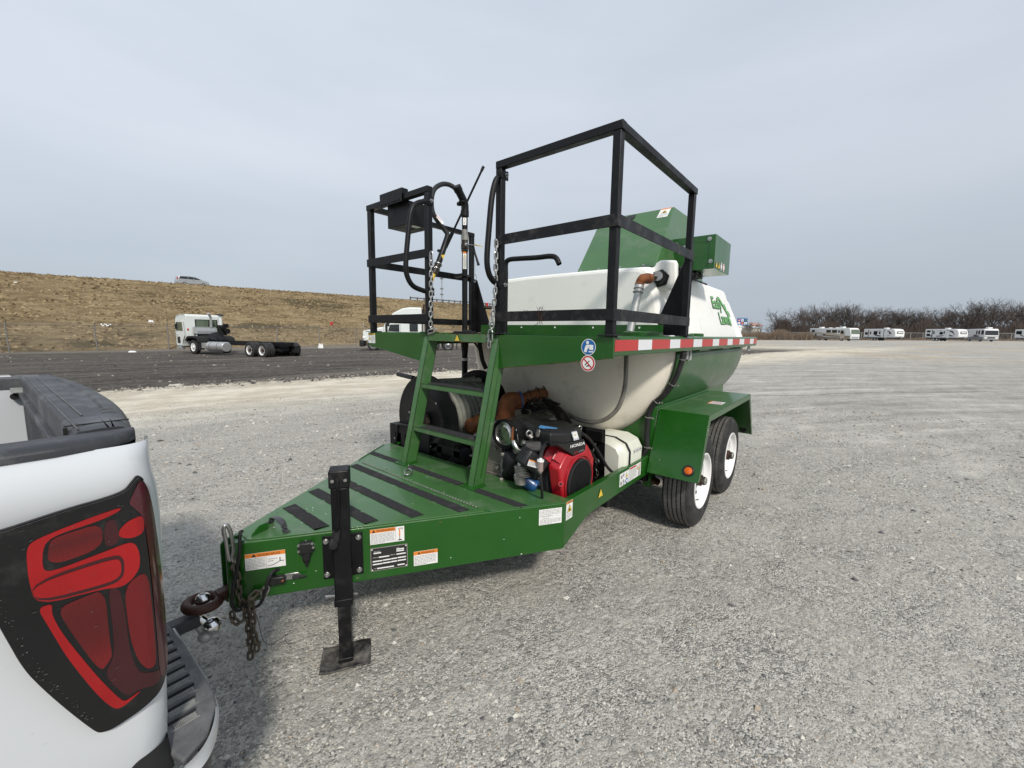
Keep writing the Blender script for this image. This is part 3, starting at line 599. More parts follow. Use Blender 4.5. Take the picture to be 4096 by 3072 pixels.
# minivan
cp = topx(786, 1107, 80)
mv = place('minivan', 'silver minivan driving along the top of the embankment', 'minivan', (790-2048)/FPX*80, 80, 0, z=cp.z-1.80)
mv.rotation_euler = (0, -0.02, math.atan2(0.08, 1))
prof = [(-2.45, 0.45), (-2.5, 0.95), (-2.38, 1.2), (-2.28, 1.62), (-2.1, 1.76), (-0.8, 1.80), (0.3, 1.72), (0.9, 1.48), (1.45, 1.18), (2.1, 1.02), (2.42, 0.85), (2.5, 0.55), (2.4, 0.35), (-2.3, 0.33)]
mb = MB(); mb.prism([(x, -0.98, z) for x, z in prof], (0, 1.96, 0), M['silver']); bd = obj('body', mb, mv, bevel=0.09, seg=3)
sideprint(mv, [(-2.2, 1.22), (-2.08, 1.60), (-0.8, 1.66), (0.15, 1.60), (0.75, 1.38), (1.1, 1.18)], -0.975, M['glass'], 'side_window', 0.012)
sideprint(mv, [(-1.35, 0.98), (-1.05, 0.98), (-1.05, 0.95), (-1.35, 0.95)], -0.98, M['glass'], 'door_handle', 0.03); sideprint(mv, [(-0.2, 0.98), (0.1, 0.98), (0.1, 0.95), (-0.2, 0.95)], -0.98, M['glass'], 'door_handle', 0.03)
mb = MB(); mb.box(-0.90, -0.84, -0.995, -0.98, 1.2, 1.66, M['silver']); mb.box(0.02, 0.07, -0.995, -0.98, 1.2, 1.63, M['silver']); obj('window_pillar', mb, mv)
mb = MB(); mb.box(-2.52, -2.40, -0.95, -0.70, 1.05, 1.45, M['redp']); obj('tail_light', mb, mv)
for x in (-1.5, 1.5):
    for s_ in (-1, 1): vwheel(mv, x, s_*0.88, 0.34, 0.22, s_, M['silver'])

# ================================================================== cab-over chassis truck
hx, hy = far(-23.3, 30.2); rx, ry = far(-16.15, 26.7)
_th = math.atan2(hy-ry, hx-rx); _ox, _oy = 1.15*math.sin(_th), -1.15*math.cos(_th)
ct = thing('cab_over_truck', 'white cab over truck with bare black chassis parked in front of the fence', 'truck', (hx+_ox, hy+_oy, G(hx, hy)), math.atan2(hy-ry, hx-rx), local=True)
WB = math.hypot(hx-rx, hy-ry)
LS = 1   # +y is the side seen: the nose points left, the viewer is on the truck's left side
wht = mat('truck_white', (0.68, 0.72, 0.70), 0.4, coat=0.3, var=0.04, vscale=2, dirt=(0.4, 0.38, 0.33), dirt_amt=0.12, dscale=3)
mb = MB(); rows = []
for y, ins in ((1.22, 0.10), (1.28, 0.0), (-1.28, 0.0), (-1.22, 0.10)):
    pr = [(2.0-ins, 0.55+ins), (2.08-ins, 1.6), (2.02-ins, 2.55), (1.85-ins, 2.80-ins*0.6), (1.4, 2.90-ins*0.6), (0.72+ins, 2.90-ins*0.6), (0.60+ins, 2.80-ins*0.6), (0.58+ins, 1.15), (0.95, 1.10), (1.15, 0.8), (1.2, 0.55+ins)]
    rows.append([(x, y, z) for x, z in pr])
mb.grid(rows, wht, close=True); k = len(rows[0]); mb.add(rows[0], [tuple(range(k))], wht); mb.add(rows[-1], [tuple(range(k))], wht); cab = obj('cab', mb, ct, bevel=0.05, seg=3)
sd1 = lambda pts, y, m, nm, par=ct, th=0.02: (lambda mb: (mb.prism([(x, y, z) for x, z in pts], (0, th, 0), m), obj(nm, mb, par))[1])(MB())
dr = sd1([(1.95, 0.62), (2.0, 1.6), (1.93, 2.45), (0.95, 2.45), (0.82, 1.35), (1.12, 0.95), (1.2, 0.62)], 1.28, wht, 'cab_door')
sd1([(1.86, 1.72), (1.82, 2.32), (1.05, 2.32), (1.0, 1.68)], 1.302, M['gglass'], 'door_window', dr); sd1([(1.80, 1.72), (1.76, 2.32), (1.66, 2.32), (1.70, 1.72)], 1.324, M['glass'], 'window_frame', dr, 0.02)
sd1([(1.78, 1.25), (1.78, 0.78), (1.42, 0.78), (1.42, 1.25)], 1.302, M['glass'], 'lower_window', dr); mb = MB(); mb.tube([(1.75, 1.33, 1.75), (1.85, 1.55, 1.7), (1.85, 1.55, 1.35), (1.7, 1.33, 1.4)], 0.02, M['post'], 6); mb.box(1.70, 1.74, 1.34, 1.44, 1.80, 2.20, M['glass']); obj('mirror', mb, ct)
mb = MB(); mb.box(1.5, 2.1, 1.0, 1.26, 0.30, 0.55, M['silver']); mb.box(1.98, 2.2, -1.2, 1.2, 0.45, 0.80, M['dark']); obj('step_bumper', mb, ct, bevel=0.02)
mb = MB(); mb.box(0.575, 0.585, -0.80, 0.62, 1.95, 2.50, M['gglass']); rw_ = obj('rear_window', mb, ct); mb = MB(); mb.box(0.560, 0.583, -0.86, 0.68, 2.50, 2.54, M['dark']); mb.box(0.560, 0.583, -0.86, 0.68, 1.91, 1.95, M['dark']); mb.box(0.560, 0.583, 0.62, 0.68, 1.95, 2.5, M['dark']); mb.box(0.560, 0.583, -0.86, -0.80, 1.95, 2.5, M['dark']); mb.box(0.560, 0.583, -0.25, -0.20, 1.95, 2.5, M['dark']); obj('window_seal', mb, rw_)
mb = MB(); mb.box(0.565, 0.59, 1.12, 1.22, 1.72, 1.86, M['redp']); obj('cab_tail_lamp', mb, ct)
mb = MB(); pr = [(0.80, 0.95), (0.72, 1.20), (0.45, 1.32), (-0.35, 1.32), (-0.75, 1.20), (-0.9, 0.92), (-0.78, 0.90), (-0.62, 1.10), (-0.3, 1.18), (0.35, 1.18), (0.6, 1.1), (0.70, 0.93)]
mb.prism([(x, 1.28, z) for x, z in pr], (0, -0.75, 0), M['dark']); mb.prism([(x, -1.28, z) for x, z in pr], (0, 0.75, 0), M['dark']); mb.prism([(-0.1, 0.55, 1.25), (-1.25, 0.55, 0.95), (-1.25, -0.55, 0.95), (-0.1, -0.55, 1.55)], (0, 0, 0.12), M['black']); mb.box(-0.95, -0.75, 0.95, 1.2, 0.35, 0.95, M['dark']); obj('wheel_arch', mb, ct)
mb = MB(); mb.prism([(0.50, 0.90, 1.50), (0.50, 0.90, 1.98), (0.34, 0.90, 2.0), (0.10, 0.90, 1.88), (0.04, 0.90, 1.50)], (0, -1.45, 0), M['silver']); mb.box(0.030, 0.036, -0.45, 0.80, 1.56, 1.70, M['galv']); mf = obj('air_duct', mb, ct, bevel=0.01)
mb = MB(); mb.tube(crv([(0.2, 0.80, 1.42), (0.2, 0.82, 1.15), (0.1, 0.75, 1.02), (0.0, 0.50, 1.0), (-0.1, 0.0, 1.02), (-0.15, -0.25, 1.03)], 5), 0.065, M['galv'], 10); obj('coolant_pipe', mb, ct)
mb = MB(); mb.box(-0.35, 0.42, -0.55, 0.62, 0.90, 1.42, M['dark']); mb.box(-0.15, 0.3, -1.10, -0.66, 1.35, 2.15, M['dark']); mb.cyl((-0.45, -1.02, 1.70), (-0.1, -1.02, 1.70), 0.20, M['black'], n=20); mb.cyl((-0.30, -0.80, 1.95), (0.0, -0.80, 1.95), 0.15, M['black'], n=16); mb.box(-0.25, 0.1, -1.22, -0.98, 1.95, 2.25, M['black'])
mb.box(-0.1, 0.2, -0.15, 0.15, 1.42, 1.50, M['black']); mb.tube(crv([(-0.3, 0.4, 1.35), (-0.8, 0.2, 1.2), (-1.2, 0.1, 1.15), (-1.3, 0.3, 1.3), (-1.0, 0.35, 1.35)], 4), 0.03, M['dark'], 6); ek = obj('truck_engine', mb, ct, bevel=0.02)
mb = MB(); mb.box(-0.12, 0.18, -0.22, 0.10, 1.18, 1.36, M['redp']); mb.cyl((0.02, -0.1, 0.95), (0.02, -0.1, 1.2), 0.07, M['redp'], n=10); mb.box(0.15, 0.4, 0.2, 0.45, 1.16, 1.28, M['redp']); obj('red_pump', mb, ek)
mb = MB(); mb.tube([(0.2, -0.22, 1.95), (0.2, -0.22, 2.55), (0.18, -0.20, 2.72), (0.12, -0.08, 2.92), (0.06, 0.0, 3.0)], [0.075, 0.075, 0.085, 0.085, 0.08], M['galv'], 12); obj('exhaust_stack', mb, ct)
mb = MB(); mb.cyl((0.1, -0.85, 2.1), (0.1, -0.85, 2.85), 0.11, wht, n=14); mb.lathe((0.1, -0.85, 2.86), (0, 0, 1), [(0, 0.16), (0.03, 0.26), (0.08, 0.24), (0.13, 0.10), (0.13, 0)], M['black'], 20); obj('air_intake', mb, ct)
mb = MB()
for s_ in (-1, 1): mb.box(-WB-0.85, 1.3, s_*0.36, s_*0.44, 0.74, 1.02, M['black'])
for k in range(8): mb.box(-WB-0.8+k*1.25, -WB-0.7+k*1.25, -0.4, 0.4, 0.78, 0.98, M['black'])
mb.cyl((-WB+0.0, 0, 0.6), (-WB+0.01, 0, 0.6), 0.1, M['black'])
mb.box(-WB-0.9, -WB+2.0, -0.9, -0.5, 0.35, 0.8, M['dark']); mb.box(-WB-0.5, -WB+1.9, -0.35, 0.35, 0.45, 0.8, M['dark']); obj('chassis_rails', mb, ct)
mb = MB(); mb.cyl((-3.75, 0.98, 0.62), (-1.75, 0.98, 0.62), 0.34, M['silver'], n=28); tk = obj('round_fuel_tank', mb, ct, bevel=0.05, seg=3)
mb = MB(); 
for x in (-3.1, -2.2): mb.cyl((x-0.035, 0.98, 0.62), (x+0.035, 0.98, 0.62), 0.348, M['post'], n=28)
obj('tank_band', mb, tk); mb = MB(); mb.box(-1.70, -0.95, 0.70, 1.15, 0.45, 0.85, M['silver']); obj('battery_box', mb, ct, bevel=0.03)
vwheel(ct, 0, 1.06, 0.52, 0.30, 1, M['rimw']); vwheel(ct, 0, -1.06, 0.52, 0.30, -1, M['rimw'])
for x in (-WB, -WB+1.32):
    for s_ in (-1, 1):
        vwheel(ct, x, s_*1.10, 0.51, 0.28, s_, M['rimw'], dual=True); vwheel(ct, x, s_*0.78, 0.51, 0.28, s_, M['rimw'], dual=True)
for x in (-WB, -WB+1.32): 
    mb = MB(); mb.cyl((x, -1.0, 0.51), (x, 1.0, 0.51), 0.10, M['dark'], n=10); mb.ball((x, 0, 0.51), 0.28, M['dark']); obj('drive_axle', mb, ct)
    for s_ in (-1, 1):
        mb = MB(); mb.cyl((x, s_*1.08, 0.51), (x, s_*1.26, 0.51), 0.12, M['rustd'], n=12); obj('axle_hub', mb, ct)

# ================================================================== tractor unit behind the platform
st_ = place('semi_truck', 'white sleeper cab semi truck parked by the fence seen through the left guard rail', 'semi truck', (1500-2048)/FPX*37.5, 37.5, 184, local := None) if False else None
sx, sy = far(-12.3, 38.6)
st = thing('semi_truck', 'white sleeper cab semi truck parked by the fence seen through the left guard rail', 'semi truck', (sx, sy, G(sx, sy)), math.atan2(-(RH*0.97-FH*(-0.22))[1], -(RH*0.97-FH*(-0.22))[0]), local=True)
# x forward (to the left in the picture); the seen side is +y
mb = MB(); hood = [(1.45, 0.85), (1.45, 1.75), (0.2, 2.05), (-0.35, 2.15), (-0.35, 0.85)]
mb.prism([(x, 1.05, z) for x, z in hood], (0, -2.1, 0), wht); obj('hood', mb, st, bevel=0.12, seg=3)
mb = MB(); cabp = [(-0.35, 0.75), (-0.35, 2.15), (-0.75, 2.95), (-1.3, 3.45), (-2.1, 3.85), (-2.7, 3.95), (-3.75, 3.95), (-3.75, 0.75)]
mb.prism([(x, 1.20, z) for x, z in cabp], (0, -2.4, 0), wht); obj('sleeper_cab', mb, st, bevel=0.10, seg=3)
for pts, m_, nm in (([(-0.75, 1.75), (-0.95, 2.35), (-1.75, 2.40), (-1.75, 1.72)], M['glass'], 'door_window'), ([(-2.65, 1.75), (-2.65, 2.45), (-3.4, 2.45), (-3.4, 1.75)], M['glass'], 'sleeper_window'), ([(-0.5, 2.2), (-0.82, 2.85), (-0.9, 2.85), (-0.9, 2.2)], M['glass'], 'windscreen')):
    mb = MB(); mb.prism([(x, 1.205, z) for x, z in pts], (0, 0.012, 0), m_); obj(nm, mb, st)
mb = MB(); mb.box(-1.85, -1.83, 1.2, 1.212, 0.9, 2.6, M['rvg']); mb.box(-0.62, -0.60, 1.2, 1.212, 0.9, 1.9, M['rvg']); mb.box(-3.0, -2.0, 1.2, 1.212, 3.1, 3.12, M['rvg']); mb.cyl((-2.0, 1.2, 1.35), (-2.0, 1.23, 1.35), 0.06, M['dark'], n=10); obj('door_seam', mb, st)
mb = MB(); mb.box(-4.05, -3.8, 0.4, 1.2, 0.75, 3.8, M['dark']); mb.box(-3.99, -3.86, 0.95, 1.22, 0.75, 3.4, M['galv']); obj('cab_extender', mb, st); mb = MB(); mb.tube([(-3.95, 1.0, 1.2), (-3.95, 1.0, 4.1), (-4.0, 1.0, 4.25)], 0.09, M['rustd'], 8); obj('exhaust_stack', mb, st)
mb = MB(); mb.box(1.35, 1.75, -1.15, 1.15, 0.35, 0.95, M['plas']); obj('bumper', mb, st, bevel=0.08); mb = MB(); mb.box(1.18, 1.46, 0.75, 1.08, 1.05, 1.3, M['rimw']); obj('headlight', mb, st, bevel=0.05)
mb = MB(); mb.tube([(0.6, 1.05, 1.85), (1.35, 1.15, 2.2)], 0.02, M['dark'], 6); mb.box(1.32, 1.38, 1.05, 1.28, 2.1, 2.45, M['galv']); mb.box(-0.72, -0.55, 1.22, 1.42, 1.7, 2.45, M['dark']); obj('mirror', mb, st)
mb = MB()
for s_ in (-1, 1): mb.box(-6.9, -3.7, s_*0.36, s_*0.44, 0.75, 1.0, M['black'])
mb.cyl((-5.5, -0.0, 1.0), (-5.5, 0, 1.12), 0.5, M['black'], n=20); mb.box(-7.0, -6.97, 0.5, 1.15, 0.15, 0.8, M['dark']); obj('chassis_rails', mb, st)
mb = MB(); mb.cyl((-3.6, 1.0, 0.65), (-1.9, 1.0, 0.65), 0.32, M['silver'], n=20); obj('round_fuel_tank', mb, st)
for x in (0.55, -4.85, -6.15):
    for s_ in (-1, 1): vwheel(st, x, s_*1.06, 0.52, 0.30, s_, M['steel'])

# ================================================================== motorhomes and travel trailers
def rv_box(t, L_, W2, z0, z1_, m, nose=None, bev=0.15):
    mb = MB(); pr = nose or [(0, z0), (0, z1_), (-L_, z1_), (-L_, z0)]
    mb.prism([(x, W2/2, z) for x, z in pr], (0, -W2, 0), m); return obj('body', mb, t, bevel=bev, seg=3)
def sp(t, pts, y, m, nm, par=None, th=0.02): mb = MB(); s_ = -1 if y < 0 else 1; mb.prism([(x, y, z) for x, z in pts], (0, s_*th, 0), m); return obj(nm, mb, par or t, smooth=0)
def rc(x0, x1, z0, z1_): return [(x0, z0), (x1, z0), (x1, z1_), (x0, z1_)]
def rvp(lat, dep_): return far(lat, dep_)
def rv_thing(name, label_, cat, front, rear, group=None):
    a, b = far(*front), far(*rear); return thing(name, label_, cat, (a[0], a[1], G(*a)), math.atan2(a[1]-b[1], a[0]-b[0]), group, local=True)
# vehicle frame: x forward (front at 0), the visible long side is the one at y = -W/2 offset so that side lies on y=0
def rv_wheels(t, xs3, ys, r=0.45):
    for x in xs3:
        for y, s_ in ys: vwheel(t, x, y, r, 0.26, s_, M['rimw'])
S = -1
def on(y): return y
a = rv_thing('motorhome', 'white and tan motorhome at the left end of the parked row', 'motorhome', (84.6, 104.0), (83.0, 116.5), 'parked recreational vehicles')
Lm = 12.4
# the seen side is the vehicle's right-hand side (nose toward the viewer, picture left): y negative
def shift(t_): pass
YS = 0.0; WW = 2.55
def bodyat(t, pr, m, y0=0.0, w_=WW, bev=0.12): mb = MB(); mb.prism([(x, y0, z) for x, z in pr], (0, w_, 0), m); return obj('body', mb, t, bevel=bev, seg=3)
bodyat(a, [(0.0, 0.45), (0.05, 1.4), (-0.25, 2.9), (-0.6, 3.25), (-Lm, 3.25), (-Lm, 0.45)], M['rv'])
sp(a, [(-0.2, 0.45), (-0.1, 1.25), (-3.0, 1.35), (-4.8, 1.75), (-7.2, 1.55), (-Lm, 1.35), (-Lm, 0.45)], -0.002, M['rvt'], 'tan_stripe'); sp(a, [(-1.6, 1.15), (-3.0, 1.55), (-5.2, 2.15), (-7.5, 2.0), (-9.2, 2.2), (-Lm, 2.3), (-Lm, 1.75), (-8, 1.6), (-4.4, 1.35)], -0.024, M['rvb'], 'beige_swoosh'); sp(a, [(-2, 0.95), (-6.5, 1.05), (-Lm, 1.75), (-Lm, 1.62), (-6.5, 0.92)], -0.046, M['rv'], 'white_swoosh')
for x0, x1, z0, z1_ in ((-11.6, -10.7, 2.2, 2.8), (-7.0, -5.7, 2.1, 2.75), (-5.3, -3.9, 2.05, 2.75), (-3.5, -3.1, 2.05, 2.65), (-10.5, -10.05, 1.35, 1.75), (-7.9, -7.4, 1.35, 1.7)): sp(a, rc(x0, x1, z0, z1_), -0.05, M['glass'], 'window', th=0.02)
sp(a, [(-2.9, 0.6), (-2.9, 2.75), (-2.0, 2.75), (-1.6, 1.6), (-1.6, 0.6)], -0.05, M['rvb'], 'entry_door'); sp(a, [(-2.75, 1.8), (-2.7, 2.6), (-2.1, 2.6), (-1.8, 1.8)], -0.075, M['glass'], 'door_window')
mb = MB(); mb.prism([(0.03, 0.15, 1.75), (0.03, WW-0.15, 1.75), (-0.22, WW-0.2, 2.85), (-0.22, 0.2, 2.85)], (0.02, 0, 0.01), M['gglass']); obj('windscreen', mb, a); mb = MB(); mb.box(0.05, 0.09, 0.1, WW-0.1, 1.2, 1.7, M['rv']); mb.box(0.06, 0.12, 0.3, WW-0.3, 0.75, 1.0, M['rvg']); mb.box(0.0, 0.14, 0.02, WW-0.02, 0.42, 0.6, M['rvg']); obj('grille', mb, a, bevel=0.02)
for x, l_ in ((-9.4, 0.95), (-3.1, 1.0), (-6.9, 0.5), (-5.0, 0.3)): mb = MB(); mb.box(x-l_, x, 0.8, 1.7, 3.25, 3.62 if l_ > 0.9 else 3.42, M['rv']); obj('roof_unit', mb, a, bevel=0.06)
rv_wheels(a, (-2.6, -9.3), ((0.22, -1), (WW-0.22, 1)))
b = rv_thing('travel_trailer', 'white travel trailer with dark swooshes standing right of the tan motorhome', 'travel trailer', (99.4, 108.0), (99.0, 117.2), 'parked recreational vehicles')
def trailer_rv(b, Lt, wins, sw, z1_=3.15, slide=False):
    bodyat(b, [(0.0, 1.1), (-0.05, 2.4), (-0.5, 3.0), (-1.2, z1_), (-Lt, z1_), (-Lt, 0.75), (-0.9, 0.75), (-0.3, 0.85)], M['rv'])
    for pts in sw: sp(b, pts, -0.002, M['rvd'], 'dark_swoosh')
    for w_ in wins: sp(b, rc(*w_), -0.026, M['glass'], 'window')
    sp(b, rc(-Lt+0.05, -0.4, 0.76, 0.98), -0.004, M['rvg'], 'grey_skirt', th=0.02)
    sp(b, rc(-2.9, -2.2, 0.8, 2.75), -0.026, M['rv'], 'entry_door', th=0.03)
    mb = MB(); mb.box(0.0, 0.03, 0.45, WW-0.45, 1.9, 2.5, M['glass']); mb.box(0.03, 0.05, 0.6, WW-0.6, 2.05, 2.35, M['rv']); obj('front_window', mb, b)
    mb = MB(); mb.box(-4.2, -3.3, 0.8, 1.6, z1_, z1_+0.32, M['rv']); obj('roof_unit', mb, b, bevel=0.06)
    mb = MB(); mb.bar((-0.6, 0.5, 0.6), (1.2, WW/2, 0.6), 0.1, 0.12, M['dark']); mb.bar((-0.6, WW-0.5, 0.6), (1.2, WW/2, 0.6), 0.1, 0.12, M['dark']); mb.box(-Lt+0.2, -0.4, 0.3, WW-0.3, 0.55, 0.76, M['dark']); mb.cyl((0.3, WW/2, 0.7), (0.3, WW/2, 1.15), 0.2, M['rvg'], n=12); obj('drawbar', mb, b)
    rv_wheels(b, (-Lt*0.62, -Lt*0.62-0.85), ((0.2, -1), (WW-0.2, 1)), 0.36)
trailer_rv(b, 9.3, [(-8.8, -8.0, 1.6, 2.25), (-6.2, -5.1, 1.65, 2.55), (-7.3, -6.95, 1.7, 2.4), (-4.6, -4.2, 1.75, 2.45), (-1.75, -1.3, 1.8, 2.2)], [rc(-7.9, -7.7, 1.0, 3.0), rc(-3.3, -3.15, 1.0, 3.1), [(-0.8, 1.6), (-1.6, 2.5), (-3.0, 2.9), (-3.1, 2.75), (-1.8, 2.3)], [(-4.0, 1.1), (-5.6, 1.3), (-6.5, 1.9), (-5.4, 1.6), (-4.0, 1.35)], [(-1.2, 1.5), (-2.4, 1.15), (-2.0, 1.4)], [(-4.2, 2.9), (-5.5, 2.6), (-4.4, 2.75)]])
c = rv_thing('travel_trailer', 'white travel trailer with heavy black graphics, its nose against the next motorhome', 'travel trailer', (113.7, 106.0), (113.4, 114.4), 'parked recreational vehicles')
trailer_rv(c, 8.4, [(-7.9, -7.0, 2.3, 2.8), (-7.9, -7.0, 1.35, 1.9), (-4.6, -3.8, 1.7, 2.4), (-6.2, -5.9, 1.8, 2.6), (-3.6, -3.35, 1.9, 2.6)], [rc(-6.6, -6.4, 0.9, 3.0), rc(-2.95, -2.75, 0.9, 3.0), [(-0.8, 1.5), (-1.4, 2.6), (-2.5, 2.9), (-2.6, 2.5), (-1.7, 2.3)], [(-0.9, 1.3), (-1.9, 1.2), (-2.6, 1.8), (-1.9, 1.6)], [(-3.5, 1.5), (-5.6, 1.35), (-5.1, 1.15), (-3.7, 1.3)], [(-4.0, 2.9), (-5.6, 2.5), (-4.4, 2.7)], [(-6.6, 1.5), (-8.3, 1.2), (-6.6, 1.25)]])
d_ = rv_thing('motorhome', 'white motorhome with wide dark windscreen standing behind the trailer with black graphics', 'motorhome', (118.0, 104.0), (122.4, 112.8), 'parked recreational vehicles')
Lm = 9.8; bodyat(d_, [(0.0, 0.5), (0.06, 1.5), (-0.2, 2.95), (-0.7, 3.2), (-Lm, 3.2), (-Lm, 0.5)], M['rv']); sp(d_, rc(-Lm+0.02, -0.3, 0.5, 1.15), -0.003, M['rvg'], 'grey_skirt')
for q in ((-8.6, -7.6, 2.1, 2.75), (-3.9, -3.3, 1.8, 2.75), (-2.9, -2.1, 1.8, 2.75), (-1.5, -0.4, 1.75, 2.8)): sp(d_, rc(*q), -0.004, M['glass'], 'window')
sp(d_, [(-1.8, 1.35), (-4.0, 1.7), (-5.6, 1.65), (-4.2, 1.4), (-6.2, 1.2), (-3.0, 1.2)], -0.026, M['rvd'], 'dark_swoosh')
mb = MB(); mb.prism([(0.05, 0.1, 1.62), (0.05, WW-0.1, 1.62), (-0.17, WW-0.12, 2.75), (-0.17, 0.12, 2.75)], (0.02, 0, 0.01), M['glass']); obj('windscreen', mb, d_); mb = MB(); mb.box(0.07, 0.09, 0.05, WW-0.05, 1.22, 1.32, M['rvg']); mb.box(0.07, 0.12, 0.6, WW-0.6, 0.85, 1.1, M['dark']); mb.box(0.04, 0.14, 0.02, WW-0.02, 0.45, 0.7, M['rvg']); obj('grille', mb, d_)
mb = MB(); mb.box(-1.9, -0.9, 0.8, 1.7, 3.2, 3.6, M['rv']); obj('roof_unit', mb, d_, bevel=0.08); rv_wheels(d_, (-2.3, -7.3), ((0.22, -1), (WW-0.22, 1)))
f_ = rv_thing('travel_trailer', 'white travel trailer with curved dark stripe cut off by the right edge of the picture', 'travel trailer', (134.5, 103.5), (135.2, 112.0), 'parked recreational vehicles')
trailer_rv(f_, 8.6, [(-8.2, -6.9, 1.9, 2.75), (-5.4, -4.8, 1.7, 2.2), (-3.9, -3.4, 1.8, 2.5)], [rc(-6.0, -5.8, 0.9, 3.0), [(-5.9, 1.1), (-7.6, 2.0), (-7.9, 2.3), (-7.0, 1.5)], [(-0.8, 1.6), (-1.8, 2.6), (-3.4, 2.9), (-1.9, 2.3)], [(-1.5, 1.1), (-5.2, 1.5), (-3, 1.2)]])
def f2(x): return 0
# fence behind the row
p0, p1 = far(73, 126), far(190, 118)
fb = thing('chain_link_fence', 'pale chain link fence between the parked recreational vehicles and the bare trees', 'fence', (p0[0], p0[1], G(*p0)))
n_ = 34; P_ = [(p0[0]+(p1[0]-p0[0])*i/n_, p0[1]+(p1[1]-p0[1])*i/n_) for i in range(n_+1)]
for q in P_: mb = MB(); mb.cyl((q[0], q[1], G(*q)), (q[0], q[1], G(*q)+2.2), 0.07, M['galv'], n=6); obj('fence_post', mb, fb)
mb = MB(); mb.tube([(q[0], q[1], G(*q)+2.15) for q in P_], 0.05, M['galv'], 5); obj('top_rail', mb, fb); mb = MB(); mb.grid([[(q[0], q[1], G(*q)+0.05) for q in P_], [(q[0], q[1], G(*q)+2.1) for q in P_]], CLM); obj('wire_mesh', mb, fb, smooth=0)

# ================================================================== bare winter trees and brush
def make_tree(seed, H_, spread, dens=1.0):
    rng = random.Random(seed); tr, tw = MB(), MB()
    def seg(mb, a, b, r0, r1, m, n=3): mb.tube([a, b], [r0, r1] if mb is tr else [r0*1.5+0.004, r1*1.5+0.004], m, n, caps=False)
    def grow(p, d, ln, r, lv):
        n = 3 if lv < 2 else 2; q = p
        for i in range(n):
            d2 = (d+V((rng.gauss(0, 0.16), rng.gauss(0, 0.16), rng.gauss(0.03, 0.10)))).normalized(); nq = q+d2*(ln/n)
            rr = r*(1-0.45*(i+1)/n); seg(tr if lv < 2 else tw, q, nq, r*(1-0.45*i/n), rr, 'b' if lv < 2 else 't', 5 if lv == 0 else 3)
            if lv < 5 and (i > 0 or lv > 0):
                for k in range(1 if lv < 3 else rng.choice((1, 2))):
                    ax = d2.orthogonal().normalized(); ax.rotate(Matrix.Rotation(rng.uniform(0, 6.28), 3, d2)); nd_ = (d2*rng.uniform(0.45, 0.95)+ax*rng.uniform(0.6, 1.05)*spread).normalized(); nd_.z += 0.10; nd_.normalize()
                    grow(nq, nd_, ln*rng.uniform(0.52, 0.78), rr*rng.uniform(0.55, 0.75), lv+1)
            q, d = nq, d2
        if lv < 5: grow(q, d, ln*rng.uniform(0.6, 0.8), r*0.52, lv+1)
    for k in range(rng.choice((1, 1, 2, 3))):
        grow(V((rng.uniform(-0.3, 0.3), rng.uniform(-0.3, 0.3), 0)), V((rng.gauss(0, 0.22), rng.gauss(0, 0.22), 1)).normalized(), H_*0.34, H_*0.020, 0)
    return tr, tw
def finish(mb, m):
    mb.mats = [m]; mb.m = [0]*len(mb.f); return mb
protos = []
for i in range(7):
    tr, tw = make_tree(40+i*3, 10, 0.8+0.12*(i % 3)); zm = max(v[2] for v in tw.v)
    for q in (tr, tw): q.v = [(x*10/zm, y*10/zm, z*10/zm) for x, y, z in q.v]
    tw.v = [(x, y, z) for x, y, z in tw.v]
    mt, mw = bpy.data.meshes.new('trunk'), bpy.data.meshes.new('crown')
    for me, q, m_ in ((mt, tr, M['bark']), (mw, tw, M['twigr'] if i in (2, 5) else M['twig'])): me.from_pydata(q.v, [], q.f); me.materials.append(m_)
    protos.append((mt, mw))
rng = random.Random(21); TR = []
# (px, top y px) silhouette of the wood, left to right
sil = [(3070, 1290), (3108, 1232), (3130, 1240), (3165, 1225), (3215, 1212), (3262, 1203), (3300, 1203), (3345, 1212), (3372, 1202), (3400, 1210), (3440, 1218), (3480, 1224), (3520, 1222), (3560, 1225), (3600, 1230), (3640, 1226), (3675, 1218), (3710, 1220), (3745, 1228), (3780, 1222), (3815, 1226), (3850, 1198), (3885, 1186), (3925, 1184), (3965, 1192), (4010, 1198), (4050, 1198), (4095, 1194), (4150, 1200), (4210, 1205), (4280, 1200), (4350, 1205)]
what = ['short leaning bare tree at the left end of the wood', 'forked bare tree with open crown near the left end of the wood', 'slim bare tree beside the forked tree']
desc = ['dark bare tree', 'grey bare tree with fine twigs', 'brown bare tree with dense twigs', 'spreading bare tree', 'tall bare tree with upswept limbs']
ORD = 'first second third fourth fifth sixth seventh eighth ninth tenth eleventh twelfth thirteenth fourteenth fifteenth sixteenth seventeenth eighteenth nineteenth twentieth'.split()+['twenty-'+q for q in 'first second third fourth fifth sixth seventh eighth ninth'.split()]+['thirtieth', 'thirty-first', 'thirty-second', 'thirty-third']
spots = ['behind the tail of the tan motorhome', 'behind the middle of the tan motorhome', 'behind the nose of the tan motorhome', 'behind the gap left of the first travel trailer', 'behind the first travel trailer', 'behind the gap between the two travel trailers', 'behind the trailer with black graphics', 'behind the motorhome with the dark windscreen', 'behind the gap at the far right', 'at the right edge of the picture', 'beyond the right edge of the picture']
def spot(px):
    for lim, s_ in zip((3300, 3350, 3420, 3450, 3600, 3690, 3830, 3985, 4040, 4097), spots): 
        if px < lim: return s_
    return spots[-1]
